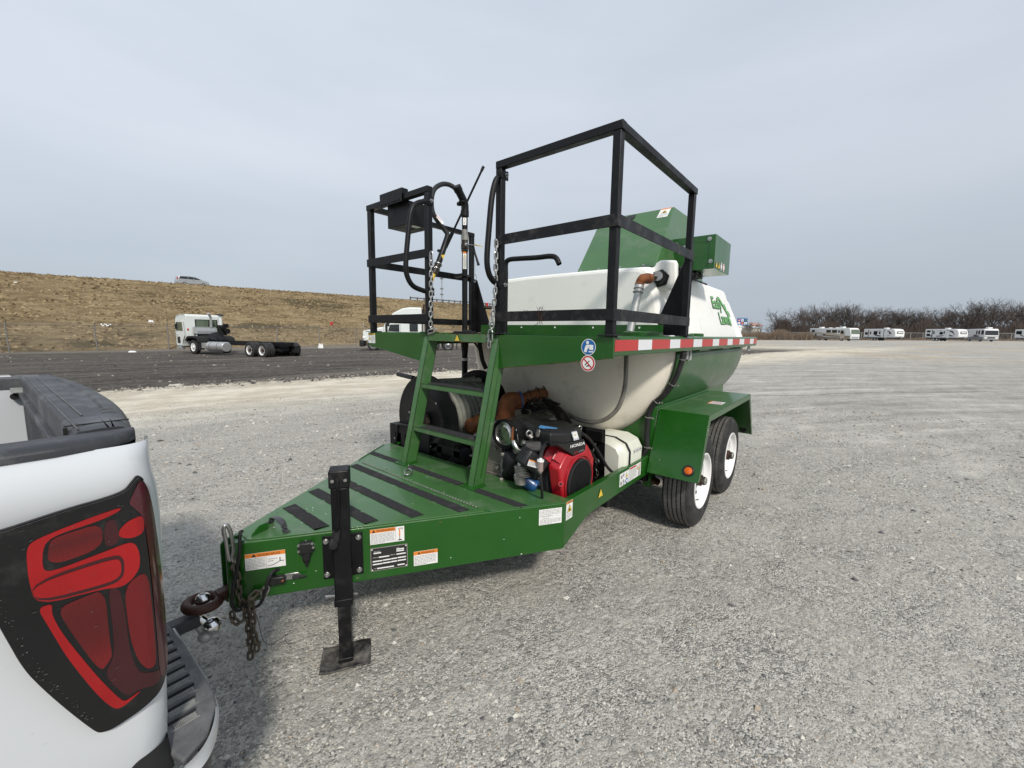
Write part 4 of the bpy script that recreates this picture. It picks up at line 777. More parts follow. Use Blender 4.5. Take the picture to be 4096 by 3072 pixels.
for i, (px, ty) in enumerate(sil):
    for row in range(2 if i > 2 else 1):
        pxx = px+(rng.uniform(8, 22) if row else 0); dep_ = 133+rng.uniform(-3, 3)+row*12; lat = (pxx-2048)/FPX*dep_; x, y = far(lat, dep_); z = G(x, y)
        tp = topx(pxx, ty+(rng.uniform(6, 18) if row else 0), dep_).z; Ht_ = tp-z; mt, mw = protos[(i*3+row*2) % 7]
        if i < 3: lab = what[i]
        else: lab = '%s, %s from the left in the %s row' % (desc[(i*2+row*3) % 5], ORD[i-3 if row else i], 'rear' if row else 'front')
        t_ = thing('bare_tree', lab, 'tree', (x, y, z-0.1), rng.uniform(0, 6.28), 'bare winter trees beyond the parked vehicles', local=True); s_ = Ht_/10*rng.uniform(0.98, 1.05)
        wd = rng.uniform(0.95, 1.3)
        for me, nm in ((mt, 'trunk'), (mw, 'crown')):
            o = bpy.data.objects.new(nm, me); col.objects.link(o); o.parent = t_; o.scale = (s_*wd, s_*wd, s_)
        TR.append(t_)
for k, (px, ty, dep_) in enumerate(((2985, 1306, 240), (3012, 1312, 230), (3000, 1300, 260))):
    lat = (px-2048)/FPX*dep_; x, y = far(lat, dep_); z = G(x, y)+0.5; Ht_ = max(3, topx(px, ty-22, dep_).z-z); mt, mw = protos[k]
    t_ = thing('bare_tree', ['small distant bare tree right of the blue highway sign', 'small distant bare bush before the pink roofed building', 'small distant bare tree at the highway sign'][k], 'tree', (x, y, z), k, 'distant small trees', local=True)
    for me, nm in ((mt, 'trunk'), (mw, 'crown')): o = bpy.data.objects.new(nm, me); col.objects.link(o); o.parent = t_; o.scale = (Ht_/10,)*3
def brush(name, label_, px0, px1, d0, d1, h0, h1, n, ms_, seed, r=0.035):
    rg = np.random.default_rng(seed); V_, F_, I_ = [], [], []
    for i in range(n):
        px = px0+(px1-px0)*rg.random(); dep_ = d0+(d1-d0)*rg.random(); x, y = far((px-2048)/FPX*dep_, dep_); z = G(x, y); h = (h0+(h1-h0)*rg.random())*(0.75+0.25*math.sin(px*0.05)*math.sin(px*0.017+2)); dx, dy = rg.normal(0, 0.22, 2)*h
        b = len(V_); w_ = r*(0.6+rg.random()); mx_, my_ = x+dx*0.5+rg.normal(0, .1), y+dy*0.5
        V_ += [(x-w_*RH[0], y-w_*RH[1], z), (x+w_*RH[0], y+w_*RH[1], z), (mx_+w_*0.7*RH[0], my_+w_*0.7*RH[1], z+h*0.55), (mx_-w_*0.7*RH[0], my_-w_*0.7*RH[1], z+h*0.55), (x+dx, y+dy, z+h)]
        F_ += [(b, b+1, b+2, b+3), (b+3, b+2, b+4)]; q = int(rg.random()*len(ms_)); I_ += [q, q]
    me = bpy.data.meshes.new(name); me.from_pydata(V_, [], F_)
    for m_ in ms_: me.materials.append(m_)
    me.polygons.foreach_set('material_index', I_); o = bpy.data.objects.new(name, me); col.objects.link(o); o['kind'] = 'stuff'; tag(o, label_, 'brush')
bm_ = [mat('brush_straw', (0.23, 0.17, 0.115), 1), mat('brush_brown', (0.14, 0.098, 0.07), 1), mat('brush_grey', (0.10, 0.085, 0.072), 1)]
brush('dry_brush', 'dry brown weeds and brush left of the tan motorhome', 2950, 3235, 112, 128, 1.6, 3.4, 16000, bm_, 3)
brush('undergrowth', 'dark bare undergrowth filling the foot of the wood', 3100, 4400, 129, 150, 2.2, 7.5, 60000, [M['twig'], M['twigr'], mat('undergrowth_dark', (0.045, 0.038, 0.033), 1)], 4, 0.06)
brush('verge_grass', 'dry grass along the fence behind the parked vehicles', 2950, 4400, 119, 126, 0.3, 1.2, 9000, bm_, 6)

# ================================================================== highway sign and far buildings
bp = topx(2969, 1286, 210)
sg = thing('highway_sign', 'blue highway logo sign on two posts far beyond the trailer', 'sign', (bp.x, bp.y, G(bp.x, bp.y)), math.atan2(RH[1], RH[0]), local=True)
z0 = bp.z-G(bp.x, bp.y); SW, SH = 5.2, 3.6
mb = MB(); mb.box(-SW/2, SW/2, -0.06, 0.0, z0-SH/2, z0+SH/2, M['bluep']); obj('sign_board', mb, sg)
for i in range(3):
    for j in range(2):
        mb = MB(); x = -1.65+i*1.65; z = z0+0.55-j*1.35; mb.box(x-0.62, x+0.62, -0.10, -0.065, z-0.5, z+0.5, [M['redp'], M['rimw'], M['ink'], M['rimw'], M['redp'], M['rimw']][i+j*3]); mb.box(x-0.35, x+0.35, -0.12, -0.101, z-0.15, z+0.15, [M['rimw'], M['bluep'], M['greenp'], M['orange'], M['yellow'], M['ink']][i+j*3]); obj('logo_panel', mb, sg)
for i, tx in enumerate(('GAS', 'FOOD', 'LODGING')):
    mb = MB(); lettering(mb, tx, (-2.1+i*1.6, -0.065, z0+1.25), (1, 0, 0), (0, 0, 1), 0.35, 1.1 if i < 2 else 1.3, M['rimw'], nrm=(0, -1, 0), lift=0.01); obj('sign_words', mb, sg, smooth=0, fixn=False)
mb = MB(); lettering(mb, 'NEXT RIGHT', (-1.5, -0.065, z0-1.68), (1, 0, 0), (0, 0, 1), 0.35, 3.0, M['rimw'], nrm=(0, -1, 0), lift=0.01); obj('sign_words', mb, sg, smooth=0, fixn=False)
for x in (-1.9, 1.9): mb = MB(); mb.box(x-0.12, x+0.12, 0.0, 0.15, 0, z0+1.5, M['post']); obj('sign_post', mb, sg)
for k, (px0, px1, ty, by, dep_, mw_, mr_, lab) in enumerate(((2950, 2978, 1298, 1308, 330, 'rimw', 'rimw', 'low white building behind the legs of the highway sign'), (3005, 3052, 1291, 1306, 360, 'rvg', 'pink', 'long grey building with pink roof left of the wood'), (3012, 3040, 1303, 1312, 300, 'conc', 'rimw', 'low pale shed in front of the pink roofed building'))):
    a, b2 = topx(px0, ty, dep_), topx(px1, ty, dep_); ln = (V((a.x, a.y, 0))-V((b2.x, b2.y, 0))).length; z = G(a.x, a.y); bt = thing('far_building', lab, 'building', (a.x, a.y, z), math.atan2(b2.y-a.y, b2.x-a.x), 'buildings beyond the highway', local=True); hh = a.z-z
    mb = MB(); mb.box(0, ln, 0, 14, 0, hh*0.8, M[mw_]); obj('wall', mb, bt); mb = MB(); mb.prism([(-0.4, -0.4, hh*0.8), (ln+0.4, -0.4, hh*0.8), (ln-2, 7, hh), (2, 7, hh)], (0, 0, 0.2), M[mr_]); mb.box(-0.4, ln+0.4, -0.4, 14, hh*0.78, hh*0.82, M[mr_]); obj('roof', mb, bt)
    for i in range(4): mb = MB(); x = ln*(i+0.5)/4.2; mb.box(x, x+ln*0.06, -0.05, 0, hh*0.3, hh*0.55, M['glass']); obj('window', mb, bt)
# ================================================================== the seeder trailer
T = thing('seeder_trailer', 'green hydroseeding trailer with white tank, ladder and black guard rails', 'trailer', (0.2, 0, ZG))
GR, GD, BK = M['green'], M['greenlit'], M['black']  # GD is the same green with the sky's reflection painted in
ZD = 0.547
TIP = (0.234, 0.063); COR = (1.62, 0.932)
td = V((1, -0.627, 0)).normalized(); tn = V((-0.627, -1, 0)).normalized()          # along and out of the right tongue beam
def fp(s, z, off=0.0, side=-1):
    p = V((TIP[0], -TIP[1], z))+td*s+tn*off
    return V((p.x, p.y if side < 0 else -p.y, p.z))
# tongue beams
for sd in (-1, 1):
    mb = MB()
    mb.prism([fp(-0.02, 0.262, 0, sd), fp(1.637, 0.262, 0, sd), fp(1.637, 0.545, 0, sd), fp(-0.02, 0.545, 0, sd)], (fp(0, 0, -0.008, sd)-fp(0, 0, 0, sd)), GR)
    mb.prism([fp(0.0, 0.262, -0.010, sd), fp(1.60, 0.262, -0.010, sd), fp(1.60, 0.262, -0.06, sd), fp(0.05, 0.262, -0.06, sd)], (0, 0, 0.008), GR)
    obj('tongue_beam', mb, T, bevel=0.004)
    # side beam behind the corner
    pr = [(1.622, 0.262), (1.76, 0.318), (1.88, 0.368), (1.98, 0.378), (2.95, 0.392), (5.45, 0.392), (5.45, 0.545), (1.622, 0.545)]
    mb = MB(); mb.prism([(x, sd*0.932, z) for x, z in pr], (0, -sd*0.008, 0), GR)
    mb.box(1.64, 5.45, sd*0.924, sd*0.885, 0.533, 0.541, GR)
    obj('side_beam', mb, T, bevel=0.003)
# tongue nose: two rounded plates with the drawbar between
for y0 in (-0.045, 0.033):
    mb = MB(); pts = []
    for (cx, cz, a0) in ((0.205, 0.515, 90), (0.205, 0.26, 180)):
        for k in range(5):
            a = rad(a0+k*22.5); pts.append((cx+0.035*math.cos(a), y0, cz+0.035*math.sin(a)))
    pts += [(0.30, y0, 0.225), (0.30, y0, 0.55)]
    mb.prism(pts, (0, 0.012, 0), GR); obj('nose_plate', mb, T, bevel=0.002)
mb = MB(); mb.box(0.215, 0.235, -0.033, 0.033, 0.27, 0.54, GR); obj('nose_web', mb, T)
# lunette ring and shank
mb = MB(); mb.torus((0.080, 0, 0.300), (0.10, 0, 1), 0.060, 0.021, M['rustd'], 36, 12)
mb.bar((0.135, 0, 0.302), (0.25, 0, 0.32), 0.05, 0.045, M['rustd']); obj('lunette_ring', mb, T, bevel=0.003)
# deck
mb = MB()
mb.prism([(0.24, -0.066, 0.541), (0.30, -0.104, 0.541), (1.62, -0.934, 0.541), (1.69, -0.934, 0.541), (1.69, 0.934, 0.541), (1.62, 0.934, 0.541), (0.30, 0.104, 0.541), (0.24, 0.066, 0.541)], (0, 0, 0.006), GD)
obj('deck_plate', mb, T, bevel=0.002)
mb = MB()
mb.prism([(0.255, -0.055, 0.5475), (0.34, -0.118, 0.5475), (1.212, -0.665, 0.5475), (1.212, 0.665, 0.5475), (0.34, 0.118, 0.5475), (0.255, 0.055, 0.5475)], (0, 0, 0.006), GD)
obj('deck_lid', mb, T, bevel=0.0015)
mb = MB(); mb.tube([(1.229, -0.61, 0.551), (1.229, 0.61, 0.551)], 0.005, GD, 8)
for k in range(50): mb.tube([(1.229, -0.6+k*0.0245, 0.551), (1.229, -0.592+k*0.0245, 0.551)], 0.0062, M['alu'], 8)
obj('piano_hinge', mb, T)
for a, b, z in ((-0.35, -0.40, 0), (0.1, 0.05, 0), (0.45, 0.40, 0)):
    pass
mb = MB()
for y in (-0.52, -0.28, 0.05, 0.35):
    for x in (1.19, 1.262): mb.lathe((x, y, 0.553 if x < 1.2 else 0.547), (0, 0, 1), [(0, 0.011), (0.0025, 0.009), (0.0035, 0.0)], GD, 12)
obj('carriage_bolt_heads', mb, T)
for sd in (-1, 1):
    mb = MB(); pts = [(1.235, sd*0.655, 0.549), (1.25, sd*0.690, 0.549)]+[(1.25+0.37*k/40, sd*(0.690+0.235*k/40), 0.5485+0.0012*(k % 2)) for k in range(41)]
    mb.tube(pts, [0.0035+0.0012*(k % 2) for k in range(len(pts))], GR, 6); obj('weld_bead', mb, T)
rc_ = random.Random(77); mb = MB()
for k in range(46):
    x = rc_.uniform(0.35, 1.60); hw = 0.62*(x-0.234)+0.05; y = rc_.uniform(-hw, hw); s_ = rc_.uniform(0.0015, 0.005); z = 0.5550 if x < 1.21 and abs(y) < hw-0.02 else 0.5482
    mb.add([(x+s_*math.cos(a)*rc_.uniform(0.5, 1.2), y+s_*math.sin(a)*rc_.uniform(0.5, 1.6), z) for a in (0, 1.2, 2.5, 3.8, 5.1)], [(0, 1, 2, 3, 4)], M['white' if k % 3 else 'grit'])
for k in range(34):
    s0 = rc_.uniform(0.2, 1.6); z = rc_.uniform(0.27, 0.54); s_ = rc_.uniform(0.001, 0.004); p = fp(s0, z, 0.0009)
    mb.add([p+td*(s_*math.cos(a)*rc_.uniform(0.5, 1.6))+V((0, 0, 1))*(s_*math.sin(a)*rc_.uniform(0.5, 1.2)) for a in (0, 1.2, 2.5, 3.8, 5.1)], [(0, 1, 2, 3, 4)], M['white' if k % 2 else 'rust'])
obj('paint_chips', mb, T, smooth=0, kind='stuff', fixn=False)
mb = MB()
for k in range(70):
    y = rc_.uniform(-0.33, 0.35); w0 = rc_.uniform(0.004, 0.02); h0 = rc_.uniform(0.001, 0.005); top_ = k % 3
    z = 1.5185-h0 if top_ else 1.463; mb.add([(1.6492, y, z), (1.6492, y+w0, z+rc_.uniform(0, 0.001)), (1.6492, y+w0*0.9, z+h0), (1.6492, y+w0*0.1, z+h0)], [(0, 1, 2, 3)], M['rust'])
for k in range(22): 
    z = rc_.uniform(1.464, 1.516); mb.add([(1.6492, 0.348, z), (1.6492, 0.353, z), (1.6492, 0.351, z+0.004), (1.6492, 0.348, z+0.004)], [(0, 1, 2, 3)], M['rust'])
for k in range(60):
    y = -rc_.uniform(0.36, 1.17); z = 1.294+(abs(y)-0.33)/0.853*0.113; w0 = rc_.uniform(0.003, 0.015); mb.add([(1.6545, y, z), (1.6545, y-w0, z+w0*0.13), (1.6545, y-w0*0.8, z+0.003), (1.6545, y, z+0.003)], [(0, 1, 2, 3)], M['rust'])
obj('edge_rust', mb, T, smooth=0, kind='stuff', fixn=False)
# grit strips, each with a slightly ragged outline
def strip(x0, x1, ya, yb, z):
    mb = MB(); n = 46; r = random.Random(int(x0*1000)); L_, Rr = [], []
    cut = {r.randrange(4, n-4): r.uniform(0.006, 0.014) for _ in range(2)}
    for i in range(n+1):
        y = ya+(yb-ya)*i/n; j = r.uniform(-0.0012, 0.0012)
        L_.append((x0+j+cut.get(i, 0), y, z)); Rr.append((x1+r.uniform(-0.0012, 0.0012)-(cut.get(i-3, 0) if i % 2 else 0), y, z))
    k = 0.627*(x1-x0)*0.5
    L_[0] = (x0, ya+math.copysign(k*0.5, yb-ya), z); L_[-1] = (x0, yb-math.copysign(k, yb-ya), z)
    for a, b, c, d in zip(L_[:-1], Rr[:-1], Rr[1:], L_[1:]): mb.prism([a, b, c, d], (0, 0, 0.0022), M['grit'])
    return obj('grit_strip', mb, T, smooth=0)
strip(0.503, 0.572, 0.19, -0.21, 0.5545); strip(0.700, 0.768, 0.325, -0.34, 0.5545); strip(0.900, 0.967, 0.455, -0.46, 0.5545); strip(1.112, 1.175, 0.59, -0.60, 0.5545)
strip(1.388, 1.445, 0.80, 0.405, 0.5480); strip(1.388, 1.445, 0.285, -0.275, 0.5480); strip(1.388, 1.445, -0.405, -0.80, 0.5480)
# lid handle, lock tab
mb = MB(); h = [(0.392, 0.05), (0.396, 0.03), (0.400, -0.03), (0.402, -0.095), (0.405, -0.125)]; zz = [0.556, 0.596, 0.604, 0.596, 0.556]
pts = crv([(0.390, 0.062, 0.557), (0.391, 0.035, 0.560), (0.393, 0.018, 0.592), (0.398, -0.035, 0.602), (0.402, -0.085, 0.592), (0.404, -0.10, 0.560), (0.406, -0.128, 0.557)], 5)
for a, b in zip(pts[:-1], pts[1:]): mb.bar(a, b, 0.028, 0.004, M['trim'], up=(0, 0.3, 1))
obj('lid_handle', mb, T, smooth=60)
mb = MB(); mb.prism([(0.275, -0.040, 0.555), (0.358, -0.014, 0.555), (0.358, -0.014, 0.585), (0.345, -0.018, 0.592), (0.315, -0.027, 0.592), (0.283, -0.037, 0.572)], (0.002, -0.006, 0), GR); obj('lock_tab', mb, T, bevel=0.001)
# frame floor and cross members under the machinery
mb = MB(); mb.box(1.70, 2.93, -0.88, 0.88, 0.385, 0.392, M['dark'])
for x in (1.66, 2.2, 2.9): mb.box(x, x+0.05, -0.92, 0.92, 0.28 if x < 1.7 else 0.32, 0.384 if x > 1.7 else 0.535, M['black'])
obj('frame_floor', mb, T)

# jack
JS = 0.43
J = MB(); c = lambda off, z, ds=0: fp(JS+ds, z, off)
J.bar(c(0.055, 0.225), c(0.055, 0.80), 0.078, 0.078, M['black'], up=tn)
jk = obj('drop_leg_jack', J, T, bevel=0.006)
mb = MB(); mb.bar(c(0.055, 0.80), c(0.055, 0.887), 0.092, 0.092, M['blackw'], up=tn); obj('jack_head', mb, jk, bevel=0.008)
mb = MB(); mb.bar(c(0.055, -0.10), c(0.055, 0.225), 0.060, 0.060, M['blackw'], up=tn)
mb.bar(c(0.055, 0.205), c(0.055, 0.240), 0.084, 0.084, M['black'], up=tn); obj('jack_inner_leg', mb, jk, bevel=0.004)
for a, b in ((-0.094, -0.03), (0.03, 0.092)):
    mb = MB(); mb.prism([fp(JS+a, 0.309, 0.001), fp(JS+b, 0.309, 0.001), fp(JS+b, 0.531, 0.001), fp(JS+a, 0.531, 0.001)], tn*0.008, M['black'])
    obj('jack_bracket', mb, jk, bevel=0.002)
    for z in (0.333, 0.506):
        s_ = JS+(a if a < 0 else b)+(0.016 if a < 0 else -0.020)
        m2 = MB(); m2.cyl(fp(s_, z, 0.009), fp(s_, z, 0.012), 0.0135, M['zinc'], n=16); m2.cyl(fp(s_, z, 0.012), fp(s_, z, 0.021), 0.0105, M['zinc'], n=6)
        obj('bracket_bolt', m2, jk, bevel=0.001)
mb = MB(); mb.tube(crv([c(0.098, 0.845, -0.005), c(0.115, 0.852, -0.005), c(0.118, 0.82, -0.005), c(0.116, 0.70, -0.006), c(0.112, 0.60, -0.018)], 5), 0.0085, M['black'], 8)
mb.tube([c(0.112, 0.60, -0.018), c(0.110, 0.55, -0.024)], 0.017, M['rubber'], 10)
mb.cyl(c(0.11, 0.552, -0.03), c(0.15, 0.548, -0.03), 0.018, M['rubber'], n=14)
obj('jack_crank', mb, jk)
mb = MB()
for ds in (-0.028, 0.028): mb.cyl(c(0.101, 0.84, ds), c(0.106, 0.84, ds), 0.008, M['zinc'], n=8)
mb.cyl(c(0.0, 0.212, -0.09), c(0.02, 0.212, 0.06), 0.008, M['zinc'], n=10)
mb.tube([c(0.1, 0.225, 0.055), c(0.1, 0.195, 0.055)], 0.009, M['zinc'], 8); obj('jack_pin', mb, jk)
pad = MB(); pc = c(0.055, -0.112)
n_ = 12; rows = []
for i in range(n_+1):
    row = []
    for j in range(n_+1):
        u, v_ = (i/n_-0.5)*2, (j/n_-0.5)*2; d = max(abs(u), abs(v_))
        row.append(pc+td*(u*0.115)+tn*(v_*0.085)+V((0, 0, 0.012+0.014*max(0, (d-0.7)/0.3)+0.004*math.sin(u*3))))
    rows.append(row)
pad.grid(rows, mat('dusty_foot_plate', (0.008, 0.008, 0.009), 0.6, var=0.3, vscale=12, dirt=(0.24, 0.225, 0.20), dirt_amt=0.7, dscale=9)); o = obj('jack_foot', pad, jk); md = o.modifiers.new('s', 'SOLIDIFY'); md.thickness = 0.006
mb = MB(); mb.bar(pc+V((0, 0, 0.012)), pc+V((0, 0, 0.035)), 0.07, 0.07, M['blackw'], up=tn); obj('foot_socket', mb, jk, bevel=0.004)

# ---- chains
def link_mesh(Lk, r, m, name):
    mb = MB(); hw = Lk*0.22; st = Lk*0.5-hw-r*0.2; pts = []
    for sx in (1, -1):
        for k in range(7):
            a = math.pi*(k/6-0.5)+(0 if sx > 0 else math.pi); pts.append((sx*st+math.cos(a)*hw, math.sin(a)*hw, 0))
    mb.tube(pts, r, m, 7, closed=True); return mb
def chain(name, pts, Lk, r, m, parent, lab=None, jitter=0.15):
    pts = crv(pts, 14); acc = [0]
    for a, b in zip(pts[:-1], pts[1:]): acc.append(acc[-1]+(b-a).length)
    step_ = Lk*0.76; n = int(acc[-1]/step_); rr = random.Random(len(pts))
    holder = MB(); holder.torus(pts[0], (0, 1, 0), Lk*0.25, r, m, 12, 6); h = obj(name, holder, parent)
    if lab: h['label'] = lab
    src = None; o0 = V(parent.get('_o'))
    for k in range(n):
        s0 = (k+0.5)*step_; i = max(j for j in range(len(acc)) if acc[j] <= s0); i = min(i, len(pts)-2)
        t = (s0-acc[i])/max(1e-6, acc[i+1]-acc[i]); p = pts[i].lerp(pts[i+1], t); d = (pts[i+1]-pts[i]).normalized()
        q = d.to_track_quat('X', 'Z').to_matrix().to_4x4() @ Matrix.Rotation((k % 2)*math.pi/2+0.6+rr.uniform(-jitter, jitter), 4, 'X')
        m4 = Matrix.Translation(p-o0) @ q
        if src is None: 
            src = obj('chain_link', link_mesh(Lk, r, m, 'l'), h, loc=(0, 0, 0)); src.data.transform(Matrix.Translation(o0)); src.matrix_local = m4
        else: share(src, 'chain_link', h, m4)
    return h
P5 = lambda x, y, yy=-0.07: at(z5(x, y), 'y', yy)
chain('safety_chain', [P5(392, 860), P5(415, 930), P5(425, 1030), P5(450, 1110), P5(480, 1190), P5(490, 1290), P5(500, 1380), P5(500, 1480)], 0.046, 0.0058, M['chain'], T)
chain('safety_chain', [P5(600, 1000, -0.11), P5(540, 1030, -0.11), P5(505, 1075, -0.11), P5(515, 1180, -0.10), P5(520, 1290, -0.10), P5(545, 1370, -0.10), P5(530, 1450, -0.10)], 0.046, 0.0058, M['chain'], T)
chain('safety_chain', [P5(470, 1100), P5(470, 1190), P5(430, 1225), P5(395, 1215), P5(380, 1170), P5(395, 1140)], 0.046, 0.0058, M['chain'], T)
mb = MB(); pts = [at(z5(x, y), 'y', -0.055) for x, y in ((352, 590), (372, 640), (385, 720), (380, 790), (362, 815), (350, 770), (338, 690), (322, 620), (330, 585))]
mb.tube(crv(pts, 5, closed=True), 0.0085, M['zinc'], 10, closed=True); mb.tube([pts[3], at(z5(393, 830), 'y', -0.055)], 0.011, M['zinc'], 10); obj('snap_hook', mb, T)
mb = MB(); mb.tube(crv([P5(600, 1050, -0.115), P5(625, 1000, -0.12), P5(605, 990, -0.12), P5(570, 1030, -0.115), P5(590, 1055, -0.11)], 5, closed=True), 0.006, M['zinc'], 8, closed=True); obj('chain_hook', mb, T)
# brake and light cables
mb = MB(); mb.tube(crv([P5(445, 622, -0.08), P5(432, 640, -0.09), P5(428, 740, -0.09), P5(410, 880, -0.085), P5(385, 1000, -0.08), P5(380, 1100, -0.075), P5(400, 1145, -0.07), P5(440, 1140, -0.07), P5(430, 1090, -0.06)], 7), 0.0075, M['rubber'], 10); obj('light_cable', mb, T)
mb = MB(); mb.tube(crv([P5(668, 882, -0.13), P5(640, 900, -0.16), P5(612, 960, -0.16), P5(595, 1040, -0.13), P5(560, 1110, -0.11), P5(500, 1130, -0.09), P5(450, 1110, -0.08)], 7), 0.0075, M['rubber'], 10); obj('brake_cable', mb, T)
mb = MB(); mb.tube(crv([P5(530, 1150, -0.1), P5(555, 1230, -0.1), P5(580, 1330, -0.1), P5(615, 1372, -0.1), P5(680, 1350, -0.1), P5(745, 1305, -0.1), P5(728, 1335, -0.1), P5(745, 1365, -0.1), P5(775, 1370, -0.1)], 6), 0.0012, M['black'], 5); obj('stray_wire', mb, T)
# breakaway switch, cable end, connector holder
mb = MB(); mb.prism([fp(0.095, 0.335, 0.004), fp(0.165, 0.335, 0.004), fp(0.175, 0.352, 0.004), fp(0.165, 0.368, 0.004), fp(0.095, 0.372, 0.004)], tn*0.03, M['plas']); mb.cyl(fp(0.20, 0.352, 0.018), fp(0.262, 0.350, 0.02), 0.008, M['rubber'], r1=0.004, n=10); bs = obj('breakaway_switch', mb, T, bevel=0.003)
mb = MB(); mb.prism([fp(0.165, 0.335, 0.002), fp(0.225, 0.335, 0.002), fp(0.235, 0.352, 0.002), fp(0.225, 0.367, 0.002), fp(0.165, 0.367, 0.002)], tn*0.006, M['zinc']); mb.cyl(fp(0.162, 0.352, 0.035), fp(0.162, 0.352, 0.04), 0.006, M['rust'], n=8); obj('switch_bracket', mb, bs, bevel=0.002)
mb = MB(); mb.prism([fp(0.238, 0.468, 0.002), fp(0.292, 0.468, 0.002), fp(0.300, 0.500, 0.002), fp(0.292, 0.522, 0.002), fp(0.240, 0.522, 0.002), fp(0.232, 0.50, 0.002)], tn*0.035, M['plas'])
mb.prism([fp(0.250, 0.425, 0.005), fp(0.280, 0.425, 0.005), fp(0.286, 0.47, 0.005), fp(0.246, 0.47, 0.005)], tn*0.026, M['plas']); mb.cyl(fp(0.265, 0.395, 0.016), fp(0.265, 0.43, 0.016), 0.006, M['rubber'], r1=0.011, n=10)
ph = obj('plug_holder', mb, T, bevel=0.005)
for s_, z in ((0.236, 0.516), (0.296, 0.518), (0.236, 0.487), (0.300, 0.498)):
    mb = MB(); mb.cyl(fp(s_, z, 0.03), fp(s_, z, 0.04), 0.006, M['zinc'], n=8); obj('holder_screw', mb, ph)
mb = MB(); mb.cyl(fp(0.135, 0.392, 0.0005), fp(0.135, 0.392, 0.002), 0.011, M['dark'], n=14); obj('cable_hole', mb, T)

# ---- stickers on the right tongue beam
warn = lambda w_, h_, tx: [('rect', 0, h_*0.76, w_, h_*0.24, 'orange'), ('tri', [(w_*0.16, h_*0.79), (w_*0.28, h_*0.79), (w_*0.22, h_*0.97)], 'ink'), ('text', 'WARNING', w_*0.31, h_*0.805, h_*0.14, w_*0.56, 'ink')]+tx
FL = lambda s_, z: fp(s_, z, 0.0006)
label('warning_label', T, FL(0.004, 0.408), td, (0, 0, 1), 0.168, 0.081, warn(0.168, 0.081, [('para', 0.004, 0.004, 0.078, 0.055, 8), ('rect', 0.0865, 0.001, 0.0008, 0.060, 'ink'),
      ('poly', [(0.092, 0.010), (0.120, 0.014), (0.145, 0.028), (0.144, 0.030), (0.118, 0.016), (0.092, 0.012)], 'ink'), ('poly', [(0.143, 0.028), (0.162, 0.028), (0.162, 0.031), (0.147, 0.031), (0.147, 0.048), (0.143, 0.048)], 'ink'), ('para', 0.094, 0.030, 0.040, 0.02, 2)]))
label('warning_label', T, FL(0.557, 0.452), td, (0, 0, 1), 0.168, 0.080, [('rect', 0, 0.061, 0.124, 0.019, 'orange'), ('tri', [(0.010, 0.063), (0.026, 0.063), (0.018, 0.078)], 'ink'), ('text', 'WARNING', 0.030, 0.065, 0.0115, 0.088, 'ink'), ('para', 0.004, 0.003, 0.114, 0.055, 10), ('rect', 0.124, 0.001, 0.0008, 0.078, 'ink'),
      ('rect', 0.142, 0.030, 0.006, 0.038, 'orange'), ('rect', 0.1435, 0.012, 0.003, 0.018, 'ink'), ('poly', [(0.134, 0.006), (0.158, 0.006), (0.152, 0.012), (0.140, 0.012)], 'ink'), ('rect', 0.146, 0.069, 0.014, 0.003, 'ink'), ('rect', 0.157, 0.062, 0.003, 0.008, 'ink'), ('rect', 0.139, 0.066, 0.003, 0.006, 'ink')])
its = [('rect', 0.004, 0.004, 0.176, 0.118, 'ink')]
for (x, y, a) in ((0.016, 0.094, 0.036), (0.128, 0.100, 0.038), (0.128, 0.090, 0.038), (0.040, 0.070, 0.052), (0.128, 0.073, 0.046), (0.010, 0.050, 0.048), (0.060, 0.051, 0.038), (0.100, 0.052, 0.030), (0.133, 0.053, 0.042), (0.010, 0.034, 0.048), (0.060, 0.035, 0.038), (0.100, 0.036, 0.030), (0.133, 0.037, 0.042), (0.030, 0.010, 0.084), (0.132, 0.013, 0.036)): its.append(('rect2', x, y, a, 0.0065, 'gink' if False else 'white'))
its += [('text', 'DATE OF MFG.', 0.016, 0.104, 0.004, 0.032, 'white'), ('text', 'MODEL NO.', 0.012, 0.072, 0.004, 0.024, 'white'), ('text', 'SERIAL NO.', 0.097, 0.075, 0.004, 0.026, 'white'), ('text', 'VIN', 0.016, 0.012, 0.004, 0.010, 'white'), ('text', 'GVWR', 0.128, 0.109, 0.004, 0.014, 'white')]
for x, y in ((0.008, 0.008), (0.176, 0.008), (0.008, 0.118), (0.176, 0.118)): its.append(('disc', x, y, 0.0035, 'white', 0.003))
pl = label('maker_plate', T, FL(0.556, 0.307), td, (0, 0, 1), 0.184, 0.126, its, base='alu')
label('warning_label', T, FL(0.771, 0.301), td, (0, 0, 1), 0.125, 0.079, warn(0.125, 0.079, [('para', 0.004, 0.003, 0.112, 0.054, 7)]))
label('notice_label', T, FL(1.478, 0.430), td, (0, 0, 1), 0.143, 0.093, [('rect', 0.003, 0.047, 0.137, 0.0008, 'ink'), ('rect', 0.003, 0.033, 0.137, 0.0008, 'ink'), ('para', 0.006, 0.049, 0.13, 0.042, 5), ('para', 0.020, 0.036, 0.07, 0.008, 1), ('para', 0.006, 0.003, 0.13, 0.028, 4)])
haz = lambda cx, y, r: [('tri', [(cx-r, y), (cx+r, y), (cx, y+1.75*r)], 'ink'), ('tri2', [(cx-r*0.86, y+0.08*r), (cx+r*0.86, y+0.08*r), (cx, y+1.58*r)], 'yellow')]
Rx = lambda x, z: (x, -0.9326, z)
